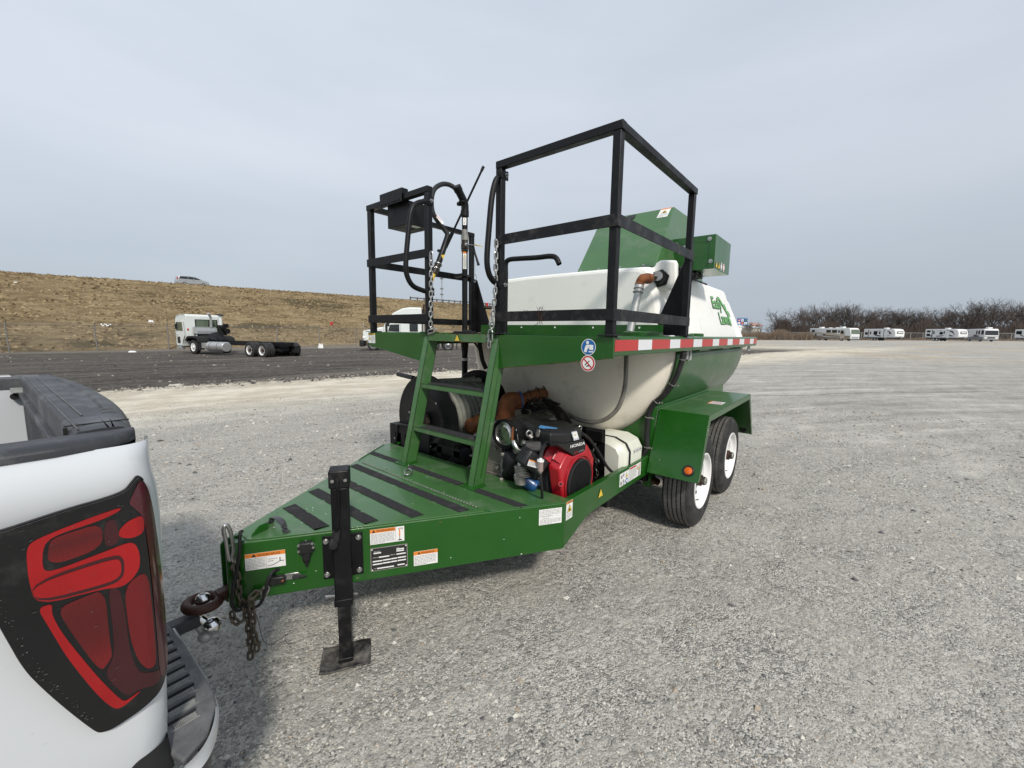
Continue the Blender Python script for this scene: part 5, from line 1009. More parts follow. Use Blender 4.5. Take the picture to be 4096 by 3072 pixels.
label('hot_surface_label', T, Rx(1.642, 0.430), (1, 0, 0), (0, 0, 1), 0.070, 0.112, [('rect', 0, 0.098, 0.07, 0.014, 'orange'), ('text', 'WARNING', 0.014, 0.1005, 0.008, 0.05, 'ink')]+haz(0.035, 0.045, 0.027)+[('disc', 0.035, 0.059, 0.009, 'ink', 0.0038), ('para', 0.006, 0.004, 0.058, 0.036, 5)])
label('hand_hazard_label', T, Rx(2.03, 0.447), (1, 0, 0), (0, 0, 1), 0.001, 0.001, haz(0.038, 0.0, 0.036)+[('poly', [(0.022, 0.008), (0.054, 0.010), (0.050, 0.016), (0.036, 0.018), (0.033, 0.034), (0.028, 0.033), (0.029, 0.016)], 'ink')], base='yellow')
label('entanglement_label', T, Rx(2.36, 0.428), (1, 0, 0), (0, 0, 1), 0.155, 0.098, haz(0.115, 0.050, 0.02)+[('disc', 0.025, 0.022, 0.016, 'gink', 0.0022), ('disc', 0.060, 0.034, 0.012, 'gink', 0.0022), ('disc', 0.118, 0.022, 0.021, 'bluep', 0.0022), ('disc', 0.118, 0.022, 0.012, 'white', 0.003), ('disc', 0.03, 0.070, 0.014, 'gink', 0.0022), ('disc', 0.062, 0.078, 0.012, 'gink', 0.0022), ('poly', [(0.05, 0.004), (0.07, 0.004), (0.09, 0.03), (0.086, 0.032)], 'gink')])
label('danger_label', T, Rx(2.522, 0.428), (1, 0, 0), (0, 0, 1), 0.215, 0.106, [('rect', 0.006, 0.090, 0.12, 0.013, 'redp'), ('para', 0.006, 0.004, 0.125, 0.082, 8)]+haz(0.158, 0.058, 0.02)+[('disc', 0.195, 0.077, 0.017, 'redp', 0.0022), ('disc', 0.195, 0.077, 0.013, 'white', 0.003), ('poly', [(0.172, 0.004), (0.180, 0.004), (0.183, 0.030), (0.186, 0.004), (0.194, 0.004), (0.192, 0.050), (0.204, 0.058), (0.200, 0.062), (0.172, 0.054)], 'gink')])

# ---- platform
def fascia(sd, ya):
    mb = MB(); mb.prism([(1.655, sd*ya, 1.292), (1.655, sd*1.183, 1.405), (1.655, sd*1.183, 1.518), (1.655, sd*ya, 1.518)], (0.008, 0, 0), GR); return obj('platform_fascia', mb, T, bevel=0.002)
fascia(-1, 0.33); fascia(1, 0.37)
mb = MB(); mb.box(1.650, 1.70, -0.335, 0.355, 1.463, 1.5185, GD); obj('platform_front_lip', mb, T, bevel=0.003)
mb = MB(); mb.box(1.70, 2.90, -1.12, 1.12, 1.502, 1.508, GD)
for y in (-1.0, -0.5, 0, 0.5, 1.0): mb.box(1.70, 2.90, y-0.02, y+0.02, 1.46, 1.502, GR)
obj('platform_floor', mb, T)
mb = MB()
for sd in (-1, 1):
    for a, b, dz in ((1.664, 3.06, 0), (3.066, 5.72, 0)):
        pr = [(a, sd*1.172, 1.425), (a, sd*1.166, 1.414), (a, sd*1.12, 1.410), (a, sd*1.12, 1.524), (a, sd*1.160, 1.524), (a, sd*1.172, 1.514)]
        mb.prism(pr, (b-a, 0, 0), GR)
obj('platform_side_rail', mb, T, bevel=0.002)
xs = [1.691, 1.999, 2.211, 2.538, 2.751, 3.058]; xs2 = [3.069, 3.303, 3.634, 3.851, 4.181, 4.395, 4.721, 4.960, 5.292, 5.511, 5.712]
for a, b, r_ in [(xs[i], xs[i+1], i % 2 == 0) for i in range(5)]+[(xs2[i], xs2[i+1], i % 2 == 1) for i in range(10)]:
    mb = MB(); mb.box(a+0.0008, b-0.0008, -1.1735, -1.1720, 1.441, 1.503, M['tred' if r_ else 'twht'])
    obj('reflective_tape', mb, T, smooth=0, label='red piece of reflective tape' if r_ else 'white piece of reflective tape')
label('caution_label', T, (1.6545, 1.180, 1.425), (0, -1, 0), (0, 0, 1), 0.105, 0.085, [('rect', 0, 0.070, 0.105, 0.015, 'yellow'), ('text', 'CAUTION', 0.03, 0.0725, 0.010, 0.06, 'ink')]+haz(0.022, 0.03, 0.017)+[('para', 0.046, 0.006, 0.052, 0.060, 6)])
label('fall_hazard_label', T, (1.6495, 0.045, 1.468), (0, -1, 0), (0, 0, 1), 0.001, 0.001, haz(0.03, 0.0, 0.029)+[('poly', [(0.022, 0.036), (0.026, 0.037), (0.030, 0.024), (0.040, 0.012), (0.044, 0.006), (0.034, 0.006), (0.026, 0.020)], 'ink')], base='yellow')
def roundsign(z, colr, kind):
    o0 = V((1.6545, -1.035, z)); mb = MB(); U, W = V((0, -1, 0)), V((0, 0, 1)); n_ = V((-1, 0, 0))
    def dsc(r, m, l, cx=0, cz=0): mb.add([o0+U*(cx+math.cos(t)*r)+W*(cz+math.sin(t)*r)+n_*l for t in [i*math.pi/14 for i in range(28)]], [tuple(range(28))], m)
    dsc(0.045, M['white'], 0.001); dsc(0.0415, M[colr], 0.0016)
    P = lambda a, b, l=0.0022: o0+U*a+W*b+n_*l
    if kind == 'manual':
        dsc(0.009, M['white'], 0.0022, -0.006, 0.025)
        mb.add([P(*q) for q in ((-0.026, -0.028), (-0.022, -0.004), (-0.014, 0.012), (0.002, 0.014), (0.008, 0.004), (0.002, -0.004), (-0.006, -0.012), (-0.010, -0.028))], [tuple(range(8))], M['white'])
        mb.add([P(*q) for q in ((0.002, -0.028), (0.032, -0.028), (0.032, -0.022), (0.002, -0.022))], [(0, 1, 2, 3)], M['white'])
        mb.add([P(*q) for q in ((0.006, -0.014), (0.030, -0.016), (0.030, 0.012), (0.006, 0.014))], [(0, 1, 2, 3)], M['white'])
    else:
        dsc(0.033, M['white'], 0.0022)
        mb.add([P(a, b, 0.0028) for a, b in ((-0.020, -0.010), (-0.008, 0.004), (0.010, 0.016), (0.012, 0.012), (-0.004, 0.0), (-0.016, -0.014))], [tuple(range(6))], M['ink'])
        mb.add([P(a, b, 0.0028) for a, b in ((-0.012, -0.020), (0.014, -0.016), (0.014, -0.010), (-0.006, -0.012))], [tuple(range(4))], M['ink'])
        mb.add([P(a, b, 0.0034) for a, b in ((-0.026, 0.020), (-0.021, 0.025), (0.026, -0.020), (0.021, -0.025))], [(0, 1, 2, 3)], M['redp'])
    return obj('round_sign', mb, T, smooth=0, fixn=False)
roundsign(1.461, 'bluep', 'manual')['label'] = 'blue round read the manual sticker'; roundsign(1.372, 'redp', 'no')['label'] = 'red ringed prohibition sticker'

# ---- ladder
def lx(z): return 1.435+0.235*(z-0.547)/0.97
for ya, yb in ((0.395, 0.340), (-0.320, -0.372)):
    mb = MB(); f = []
    yo = ya if ya > 0 else yb; yi = yb if ya > 0 else ya
    for (y0, y1, d0, d1) in ((yo, yi, 0, 0.007), (yi, yi+(0.006 if ya > 0 else -0.006), 0.0, 0.10), (yo, yo-(0.006 if ya > 0 else -0.006), 0.0, 0.10), (yo, yi, 0.094, 0.10)):
        mb.prism([(lx(0.553)+d0-0.01, y0, 0.553), (lx(0.553)+d1-0.01, y0, 0.553), (lx(1.508)+d1-0.01, y0, 1.508), (lx(1.508)+d0-0.01, y0, 1.508)], (0, y1-y0, 0), GD)
    mb.bar((lx(0.6)+0.045, yo-(0.003 if ya < 0 else -0.003), 0.6), (lx(1.30)+0.045, yo-(0.003 if ya < 0 else -0.003), 1.30), 0.006, 0.005, GR, up=(0, 1, 0))
    obj('ladder_rail', mb, T, bevel=0.002)
    mb = MB(); cy = (ya+yb)/2; mb.box(1.388, 1.510, cy-0.062, cy+0.062, 0.548, 0.555, GR); obj('ladder_base_plate', mb, T, bevel=0.001)
for zt in (1.143, 0.826):
    x = lx(zt)-0.004; mb = MB(); mb.box(x, x+0.006, -0.318, 0.338, zt-0.034, zt, GD); mb.box(x, x+0.095, -0.318, 0.338, zt-0.006, zt, GD); rg = obj('ladder_rung', mb, T, bevel=0.002)
    mb = MB(); mb.box(x+0.008, x+0.092, -0.310, 0.270, zt+0.0005, zt+0.006, M['grit']); obj('rung_pad', mb, rg)
mb = MB(); pts = [at(z5(x, y), 'z', 0.562) for x, y in ((1528, 222), (1552, 208), (1572, 222), (1560, 242), (1530, 246))]
mb.tube(crv(pts, 5, closed=True), 0.006, M['zinc'], 8, closed=True); mb.tube(crv([at(z5(1548, 212), 'z', 0.565), at(z5(1550, 180), 'z', 0.60), at(z5(1556, 165), 'z', 0.60)], 4), 0.0015, M['zinc'], 5); obj('deck_shackle', mb, T)

# ---- guard rails
W_, t_ = 0.045, 0.005
def post(x, y, z0=1.515, z1_=2.553, m=BK):
    mb = MB(); mb.bar((x, y, z0), (x, y, z1_), W_, W_, m, up=(1, 0, 0)); mb.box(x-0.055, x+0.055, y-0.05, y+0.05, 1.5245, 1.531, M['blackw']); return obj('rail_post', mb, T, bevel=0.004)
X0, X1 = 1.661+W_/2+0.004, 2.921-W_/2
Yo = 1.172-W_/2-0.004
posts = [post(X0, -0.345-W_/2+0.02), post(X0, -Yo), post(X1, -Yo), post(X0, 0.372), post(X0, Yo), post(X1, Yo)]
for sd in (-1, 1):
    ya = 0.325 if sd < 0 else 0.350
    mb = MB(); mb.box(X0-0.025, X0+0.025, sd*ya, sd*1.176, 2.553, 2.596, BK); obj('top_rail', mb, T, bevel=0.003)
    mb = MB(); mb.box(X0+0.026, 2.925, sd*(Yo-0.022), sd*1.174, 2.554, 2.595, BK); obj('top_rail', mb, T, bevel=0.003)
    for (z0, z1_) in ((2.083, 2.146), (1.604, 1.667)):
        mm = M['blackw'] if sd < 0 else BK
        mb = MB(); mb.box(1.655, 1.662, sd*(0.335 if sd < 0 else 0.345), sd*1.176, z0, z1_, mm); obj('rail_band', mb, T, bevel=0.002)
        mb = MB(); mb.box(1.6625, 2.926, sd*1.1705, sd*1.1765, z0, z1_, mm); obj('rail_band', mb, T, bevel=0.002)
    mb = MB(); q = [(2.945, sd*1.165, 1.531), (2.945, sd*1.165, 2.12), (2.945, sd*1.105, 2.10), (2.945, sd*0.985, 1.80), (2.945, sd*0.885, 1.555), (2.945, sd*0.885, 1.531)]
    mb.prism(q, (0.006, 0, 0), BK); mb.box(2.90, 2.944, sd*1.113, sd*1.118, 1.531, 2.02, BK); g = obj('post_gusset', mb, T, bevel=0.002)
    mb = MB(); mb.cyl((2.945, sd*0.925, 1.556), (2.938, sd*0.925, 1.556), 0.014, M['zinc'], n=8); obj('gusset_bolt', mb, g)
def grab(pts, plates):
    mb = MB(); mb.tube(crv(pts, 6), 0.0185, M['black'], 14); g = obj('grab_handle', mb, T, smooth=60)
    for (x, z, y) in plates:
        mb = MB(); mb.prism([(x-0.035, y, z-0.032), (x+0.03, y, z-0.028), (x+0.03, y, z+0.030), (x-0.035, y, z+0.02)], (0, -0.007, 0), BK)
        mb.bar((x-0.03, y-0.003, z-0.006), (x-0.055, y-0.003, z-0.012), 0.02, 0.035, BK); obj('handle_lug', mb, g, bevel=0.003)
        mb = MB(); mb.cyl((x+0.005, y-0.007, z), (x+0.005, y-0.012, z), 0.013, M['zinc'], n=14); mb.cyl((x+0.005, y-0.012, z), (x+0.005, y-0.026, z), 0.008, M['zinc'], n=6); obj('handle_bolt', mb, g)
grab([(1.675, -0.345, 2.507), (1.640, -0.345, 2.465), (1.608, -0.345, 2.36), (1.585, -0.345, 2.18), (1.568, -0.345, 1.99), (1.585, -0.345, 1.905), (1.625, -0.345, 1.862), (1.672, -0.345, 1.845)], [(1.705, 2.517, -0.364), (1.705, 1.842, -0.364)])
grab([(1.655, 0.345, 2.480), (1.560, 0.345, 2.440), (1.510, 0.345, 2.365), (1.480, 0.345, 2.18), (1.460, 0.345, 1.99), (1.480, 0.345, 1.905), (1.530, 0.345, 1.855), (1.625, 0.345, 1.832)], [(1.685, 2.490, 0.347), (1.685, 1.832, 0.347)])
zinc = M['zinc']
mb = MB(); c0 = V((1.645, 0.288, 2.085)); 
def quick(mb, c0, d, Lk, w2, r):
    d = V(d).normalized(); s_ = V((0, 1, 0)) if abs(d.y) < 0.9 else V((0, 0, 1)); pts = []
    for sg in (1, -1):
        for k in range(6):
            a = math.pi*(k/5-0.5)+(0 if sg > 0 else math.pi); pts.append(V(c0)+d*(sg*(Lk/2-w2)+math.cos(a)*w2)+s_*(math.sin(a)*w2))
    mb.tube(pts, r, zinc, 8, closed=True); mb.cyl(V(c0)+s_*w2-d*Lk*0.16, V(c0)+s_*w2+d*Lk*0.16, r*1.9, zinc, n=6)
quick(mb, (1.645, 0.290, 2.080), (0, 0, 1), 0.075, 0.014, 0.0045); obj('quick_link', mb, T)
chain('gate_chain', [(1.645, 0.290, 2.045), (1.645, 0.294, 1.95), (1.645, 0.302, 1.69), (1.645, 0.306, 1.56)], 0.048, 0.0048, zinc, T)
mb = MB(); quick(mb, (1.640, 0.285, 1.538), (0, 1, -0.18), 0.095, 0.014, 0.005); obj('quick_link', mb, T)
chain('gate_chain', [(1.645, -0.352, 2.11), (1.645, -0.350, 1.95), (1.645, -0.346, 1.80), (1.645, -0.325, 1.62), (1.645, -0.318, 1.555)], 0.048, 0.0048, zinc, T)
mb = MB(); quick(mb, (1.640, -0.314, 1.510), (0, 0.05, 1), 0.085, 0.017, 0.0052); obj('quick_link', mb, T)
chain('gate_chain', [(1.635, -0.308, 1.475), (1.64, -0.302, 1.41)], 0.052, 0.0048, zinc, T)
# wire wisps tied on the low band
mb = MB(); rr = random.Random(3)
for k in range(5):
    y = -0.69-0.01*k; pts = [(1.648, y+rr.uniform(-0.03, 0.03), 1.69-0.022*i+rr.uniform(-0.006, 0.006)) for i in range(6)]; mb.tube(crv(pts, 4), 0.0011, M['rustd'], 4)
for (a, b) in (((1.648, -0.58, 1.672), (1.648, -0.615, 1.668)),): mb.tube([a, b], 0.0012, M['rustd'], 4)
obj('tie_wire', mb, T)
# control box on the left rail
mb = MB(); mb.box(1.700, 1.93, 0.630, 0.915, 2.375, 2.552, M['black']); cb = obj('control_box', mb, T, bevel=0.004)
mb = MB(); mb.box(1.655, 1.715, 0.650, 0.955, 2.597, 2.640, M['black']); mb.box(1.650, 1.654, 0.645, 0.945, 2.535, 2.635, M['black'])
for k in range(6): mb.cyl((1.6495, 0.68+k*0.045, 2.553), (1.6495, 0.70+k*0.045, 2.553), 0.006, M['black'], n=8)
obj('box_hook', mb, cb, bevel=0.003)
mb = MB(); mb.cyl((1.82, 0.76, 2.3745), (1.82, 0.76, 2.373), 0.026, M['dark'], n=18); obj('cable_grommet', mb, cb)
label('box_label', cb, (1.76, 0.700, 2.3740), (0, -1, 0), (1, 0, 0), 0.055, 0.075, [('para', 0.004, 0.004, 0.047, 0.066, 5, 'ink')])

# ---- riser pipe, valve, hose gun
PX, PY = 2.65, 0.99
mb = MB(); mb.cyl((PX, PY, 0.62), (PX, PY, 1.28), 0.031, M['black'], n=20); mb.cyl((PX, PY, 1.28), (PX, PY, 2.76), 0.029, M['black'], n=20); rp = obj('riser_pipe', mb, T)
mb = MB()
for z0, z1_, r in ((1.415, 1.455, 0.044), (1.375, 1.415, 0.040), (1.335, 1.375, 0.036), (1.30, 1.335, 0.032), (1.455, 1.50, 0.034)): mb.cyl((PX, PY, z0), (PX, PY, z1_), r, M['blackw'], n=18)
for sy in (-1, 1): mb.torus((PX, PY+sy*0.055, 1.45), (1, 0, 0), 0.018, 0.003, zinc, 14, 5)
obj('lower_coupler', mb, rp)
mb = MB(); mb.cyl((PX, PY, 1.235), (PX, PY, 1.262), 0.033, zinc, n=20); obj('pipe_clamp_ring', mb, rp)
mb = MB()
for z0, z1_, r in ((2.345, 2.37, 0.036), (2.37, 2.42, 0.039), (2.42, 2.455, 0.033), (2.455, 2.50, 0.038), (2.50, 2.52, 0.034), (2.52, 2.56, 0.030)): mb.cyl((PX, PY, z0), (PX, PY, z1_), r, M['grease'] if z0 < 2.45 else M['alu'], n=16)
mb.torus((PX-0.035, PY+0.01, 2.44), (0, 1, 0), 0.014, 0.003, zinc, 14, 5); obj('ball_valve', mb, rp, bevel=0.002)
mb = MB(); a = V((PX-0.03, PY-0.04, 2.405)); mb.cyl(a+V((0.02, 0.01, 0)), a+V((-0.01, -0.02, 0)), 0.014, zinc, n=10); mb.bar(a+V((-0.01, -0.01, 0.005)), V(at(z1(950, 970), 'x', 2.6)), 0.02, 0.005, zinc); mb.bar(V(at(z1(915, 960), 'x', 2.6)), V(at(z1(958, 972), 'x', 2.6)), 0.026, 0.007, M['yellow']); obj('valve_lever', mb, rp)
mb = MB(); mb.tube([at(z1(898, 968), 'x', 2.62), at(z1(910, 1010), 'x', 2.62), at(z1(930, 1075), 'x', 2.62), at(z1(936, 1095), 'x', 2.62)], [0.015, 0.010, 0.012, 0.015], M['rubber'], 8); mb.tube([at(z1(912, 1060), 'x', 2.62), at(z1(914, 1170), 'x', 2.62)], 0.0015, zinc, 4); mb.tube(crv([at(z1(905, 1160), 'x', 2.62), at(z1(922, 1165), 'x', 2.62), at(z1(915, 1210), 'x', 2.62), at(z1(905, 1200), 'x', 2.62)], 3), 0.003, zinc, 5); obj('pull_handle', mb, rp)
mb = MB(); mb.cyl((PX, PY, 2.10), (PX, PY, 2.112), 0.052, M['blackw'], n=20); mb.bar((PX, PY+0.02, 2.115), (PX, 1.165, 2.115), 0.06, 0.03, BK); obj('pipe_bracket', mb, rp)
mb = MB(); k = [V((PX, PY, 2.70)), V((PX, PY, 2.80)), V((2.62, PY-0.005, 2.845)), V(at(z1(805, 605), 'x', 2.56))]
mb.tube(crv(k, 6), 0.038, M['black'], 16); mb.cyl((PX, PY, 2.69), (PX, PY, 2.745), 0.042, BK, n=18); mb.torus(k[2]+V((0.0, 0, -0.035)), (0.3, 0, 1), 0.038, 0.010, BK, 20, 8); mb.cyl(k[3], k[3]+(k[3]-k[2]).normalized()*0.05, 0.043, BK, n=18)
mb.cyl(V(at(z1(800, 690), 'x', 2.62)), V(at(z1(815, 690), 'x', 2.62)), 0.02, BK, n=10); sw = obj('swivel_elbow', mb, rp, smooth=50)
H = [at(z1(790, 590), 'x', 2.54), at(z1(740, 562), 'x', 2.47), at(z1(690, 560), 'x', 2.36), at(z1(645, 590), 'x', 2.26), at(z1(625, 650), 'x', 2.2), at(z1(628, 730), 'x', 2.2), at(z1(655, 790), 'x', 2.24), at(z1(705, 855), 'x', 2.32), at(z1(728, 890), 'x', 2.35), at(z1(728, 930), 'x', 2.35)]
mb = MB(); mb.tube(crv(H, 7), 0.022, M['rubber'], 14); obj('gun_hose', mb, T, smooth=60)
mb = MB(); g0, g1, g2 = V(at(z1(733, 900), 'x', 2.35)), V(at(z1(668, 1090), 'x', 2.22)), V(at(z1(640, 1150), 'x', 2.18))
mb.cyl(g0, g1, 0.028, M['black'], n=16); mb.cyl(g1, g2, 0.032, M['grease'], n=16); mb.cyl(g2, V(at(z1(618, 1225), 'x', 2.14)), 0.020, M['yellow'], r1=0.012, n=14)
mb.torus(g1, g1-g0, 0.036, 0.004, zinc, 16, 5); mb.torus(g1.lerp(g2, 0.5), g1-g0, 0.036, 0.004, zinc, 16, 5); mb.cyl(V(at(z1(690, 1000), 'x', 2.26)), V(at(z1(668, 1000), 'x', 2.26)), 0.014, BK, n=8)
gun = obj('spray_gun', mb, T)
mb = MB(); a, b = V(at(z1(742, 925), 'x', 2.33)), V(at(z1(970, 440), 'x', 2.45)); mb.cyl(a, b, 0.010, BK, n=10); mb.cyl(b.lerp(a, 0.06), b, 0.0135, M['rubber'], n=10); mb.cyl(a.lerp(b, -0.12), a.lerp(b, 0.1), 0.018, BK, n=10); obj('gun_handle', mb, gun)
A = [V(at(z1(680+dx, 780+dy), 'x', 2.25)) for dx, dy in ((-22, -8), (25, 48))]
nv = V((-0.75, -0.6, 0.2)).normalized(); U = (A[1]-A[0]).normalized(); label('hose_label', T, A[0]+nv*0.021-U.cross(nv)*-0.012, U, nv.cross(U), (A[1]-A[0]).length, 0.022, [('para', 0.003, 0.002, 0.09, 0.018, 2, 'redp')])
pn = V((-0.72, -0.69, 0)).normalized(); U = V((0.69, -0.72, 0)).normalized(); pc_ = V((PX, PY, 0))+pn*0.0305
label('arrow_label', T, pc_+V((0, 0, 2.60))-U*0.017, U, (0, 0, 1), 0.034, 0.07, [('rect', 0.015, 0.044, 0.003, 0.016, 'ink'), ('para', 0.006, 0.012, 0.022, 0.022, 2, 'ink')])
label('warning_label', T, pc_+V((0, 0, 2.17))-U*0.018, U, (0, 0, 1), 0.036, 0.17, [('rect', 0, 0.152, 0.036, 0.018, 'orange')]+haz(0.018, 0.12, 0.012)+[('para', 0.003, 0.005, 0.03, 0.11, 12, 'ink')])
label('gun_warning', T, V(at(z1(702, 1060), 'x', 2.24))+pn*0.028-U*0.012, U, (0, 0, 1), 0.001, 0.001, [('tri', [(-0.004, 0.036), (0.030, 0.04), (0.012, 0.0)], 'yellow')], base='yellow')
mb = MB(); mb.tube(crv([at(z1(1117, 1160), 'x', 2.5), at(z1(1118, 1085), 'x', 2.5), at(z1(1140, 1060), 'x', 2.5), at(z1(1200, 1053), 'x', 2.5), at(z1(1320, 1046), 'x', 2.5), at(z1(1410, 1037), 'x', 2.5), at(z1(1450, 1048), 'x', 2.5), at(z1(1472, 1090), 'x', 2.5)], 6), 0.0215, M['black'], 14, caps=False)
mb.cyl(V(at(z1(1117, 1155), 'x', 2.5)), V(at(z1(1117, 1155), 'x', 2.5))*1+V((0, 0, 1.53-at(z1(1117, 1155), 'x', 2.5)[2])), 0.0215, BK, n=14); obj('gooseneck_pipe', mb, T, smooth=60)
mb = MB(); mb.box(2.30, 2.42, 0.60, 0.78, 1.509, 1.54, M['rubber']); mb.bar((2.36, 0.62, 1.545), (2.40, 0.90, 1.52), 0.05, 0.01, M['rubber']); obj('foot_pedal', mb, T, bevel=0.004)
mb = MB(); mb.tube(crv([at(zB(1640, 390), 'x', 2.3), at(zB(1740, 520), 'x', 2.35), at(zB(1800, 760), 'x', 2.4), at(zB(1880, 940), 'x', 2.45)], 6), 0.009, M['rubber'], 8); mb.tube(crv([at(zB(1760, 390), 'x', 2.6), at(zB(1790, 600), 'x', 2.6), at(zB(1830, 800), 'x', 2.6), at(zB(1900, 960), 'x', 2.6)], 6), 0.022, M['rubber'], 8); obj('drain_hose', mb, T)

# ---- hull, tank
def hullp(y_scale, zb, n=24):
    pts = []
    for i in range(n+1):
        a = math.pi*i/n; pts.append((math.cos(a)*1.1*y_scale, 1.415-math.sin(a)*zb))
    return pts
mb = MB(); pr = hullp(1.0, 0.90, 40); rows = [[(x, y, z) for y, z in pr] for x in np.linspace(2.92, 5.30, 12)]
mb.grid(rows, GR); o = obj('tank_cradle', mb, T, smooth=60); md = o.modifiers.new('s', 'SOLIDIFY'); md.thickness = 0.008; md.offset = -1
mb = MB()
outer = [(2.905, y, z) for y, z in hullp(0.995, 0.893, 40)]
low = [p for p in outer if p[2] < 1.0]
ring_o = [(2.915, y*1.0, z) for (x, y, z) in outer]
# bulkhead below the tank
bl = [(2.905, p[1], p[2]) for p in low]; ys = [p[1] for p in bl]
poly_ = [(2.905, 0.93, 0.40), (2.905, 0.93, 0.95)]+[p for p in bl if abs(p[1]) < 0.93]+[(2.905, -0.93, 0.95), (2.905, -0.93, 0.40)]
mb.prism(poly_, (0.01, 0, 0), GR); obj('cradle_bulkhead', mb, T)
mb = MB(); 
for sd in (-1, 1): mb.prism([(2.915, sd*0.938, 0.392), (5.20, sd*0.938, 0.392), (5.20, sd*0.938, 1.0), (2.915, sd*0.938, 1.0)], (0, -sd*0.008, 0), GR)
mb.prism([(5.19, 0.93, 0.40), (5.19, 0.93, 0.98), (5.19, 0.4, 0.60), (5.19, -0.4, 0.60), (5.19, -0.93, 0.98), (5.19, -0.93, 0.40)], (0.01, 0, 0), GR)
obj('cradle_side_plate', mb, T)
mb = MB()
for x in (3.12, 3.20): mb.cyl((x, -1.115, 1.33), (x, -1.115, 1.41), 0.012, M['galv'], n=8)
for x in (5.55, 5.6): mb.cyl((x, -1.115, 1.35), (x, -1.115, 1.41), 0.012, M['galv'], n=8)
for x in (3.4, 4.2, 5.0): mb.box(x, x+0.3, -1.13, -1.09, 1.40, 1.412, GR)
obj('cradle_bolts', mb, T)
mb = MB(); mb.box(2.885, 2.893, -0.99, 0.985, 1.51, 1.612, GR); mb.box(2.893, 3.0, -1.05, 1.05, 1.505, 1.512, GR); bd = obj('tank_front_board', mb, T, bevel=0.002)
for y in (-0.80, -0.38, 0.02, 0.42, 0.8):
    m2 = MB(); m2.cyl((2.885, y, 1.588), (2.880, y, 1.588), 0.008, M['rimw'], n=8); obj('board_rivet', m2, bd)
mb = MB()
for sd in (-1,): mb.box(2.93, 5.72, sd*1.121, sd*1.05, 1.495, 1.502, GR); mb.lathe((3.12, sd*1.11, 1.5245), (0, 0, 1), [(0, 0.05), (0.012, 0.05), (0.016, 0.045), (0.016, 0)], GR, 16); mb.lathe((3.38, sd*1.10, 1.5245), (0, 0, 1), [(0, 0.06), (0.022, 0.06), (0.026, 0.05), (0.026, 0)], GR, 16)
mb.lathe((2.55, -0.97, 1.5095), (0, 0, 1), [(0, 0.14), (0.04, 0.14), (0.045, 0.13), (0.045, 0)], GR, 24)
obj('flange_studs', mb, T)
# tank lower body with a domed front
mb = MB(); rows = []
for x, k in ((2.62, 0.0), (2.635, 0.28), (2.67, 0.52), (2.72, 0.72), (2.78, 0.86), (2.85, 0.95), (2.92, 0.995), (3.2, 0.995), (5.28, 0.995)):
    row = []
    for i in range(41):
        a = math.pi*i/40; row.append((x, math.cos(a)*1.095*k, 1.415-math.sin(a)*0.893*k))
    rows.append(row)
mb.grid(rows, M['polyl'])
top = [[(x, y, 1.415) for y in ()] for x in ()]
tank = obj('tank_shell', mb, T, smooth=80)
# front closing wall up to the board
mb = MB(); rows = []
for z, xo in ((1.415, 0.0), (1.46, 0.004), (1.50, 0.01)):
    row = []
    for y in np.linspace(-1.08, 1.08, 31): 
        k = min(1, abs(y)/1.095); x = 2.62+0.30*(k**3.2); row.append((x, float(y), z))
    rows.append(row)
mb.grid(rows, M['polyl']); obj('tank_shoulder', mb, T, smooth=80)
# upper body
def tsec(x, hw0, hw1, z0, z1_, ch=0.05, chb=0.0):
    r = ch; pts = [(-hw0, z0)]; s_ = (hw0-hw1)/(z1_-z0)
    pts += [(-hw1-s_*r*1.2, z1_-r*1.2), (-hw1+0.003, z1_-r*0.4), (-hw1+r*0.5, z1_-r*0.08), (-hw1+r*1.3, z1_)]
    pts += [(-0.4, z1_+0.01), (0.4, z1_+0.01)]
    pts += [(hw1-r*1.3, z1_), (hw1-r*0.5, z1_-r*0.08), (hw1-0.003, z1_-r*0.4), (hw1+s_*r*1.2, z1_-r*1.2), (hw0, z0)]
    return [(x, y, z) for y, z in pts]
mb = MB(); rows = []
for x, a, b, zt in ((2.935, 0.90, 0.77, 2.045), (2.945, 0.955, 0.81, 2.072), (2.98, 0.985, 0.835, 2.082), (3.10, 1.005, 0.855, 2.085), (3.30, 1.03, 0.875, 2.088), (5.40, 1.01, 0.82, 2.100), (5.44, 0.98, 0.80, 2.09), (5.46, 0.93, 0.77, 2.06)): rows.append(tsec(x, a, b, 1.50, zt))
mb.grid(rows, M['poly']); k = len(rows[0])
mb.add(rows[0], [tuple(range(k))], M['poly']); mb.add(rows[-1], [tuple(range(k))], M['poly'])
up = obj('tank_top', mb, T, smooth=50, bevel=0.012)
mb = MB(); rows = [tsec(x, a, b, 1.50, zt) for x, a, b, zt in ((5.44, 0.99, 0.78, 1.99), (5.50, 1.03, 0.80, 2.02), (5.66, 1.03, 0.80, 2.02), (5.70, 1.0, 0.77, 1.99))]
mb.grid(rows, M['poly']); k = len(rows[0]); mb.add(rows[0], [tuple(range(k))], M['poly']); mb.add(rows[-1], [tuple(range(k))], M['poly']); obj('tank_rear_rib', mb, up, smooth=50)
mb = MB(); rows = [tsec(x, a, b, 1.50, zt) for x, a, b, zt in ((3.12, 1.02, 0.80, 1.98), (3.18, 1.055, 0.80, 1.90), (3.42, 1.055, 0.80, 1.90), (3.46, 1.035, 0.80, 1.98))]
mb.prism([(3.30, -1.025, 1.50), (3.42, -1.028, 1.50), (3.32, -0.985, 1.72), (3.30, -0.985, 1.72)], (0, -0.02, 0), M['poly'])
obj('tank_side_rib', mb, up, bevel=0.015)
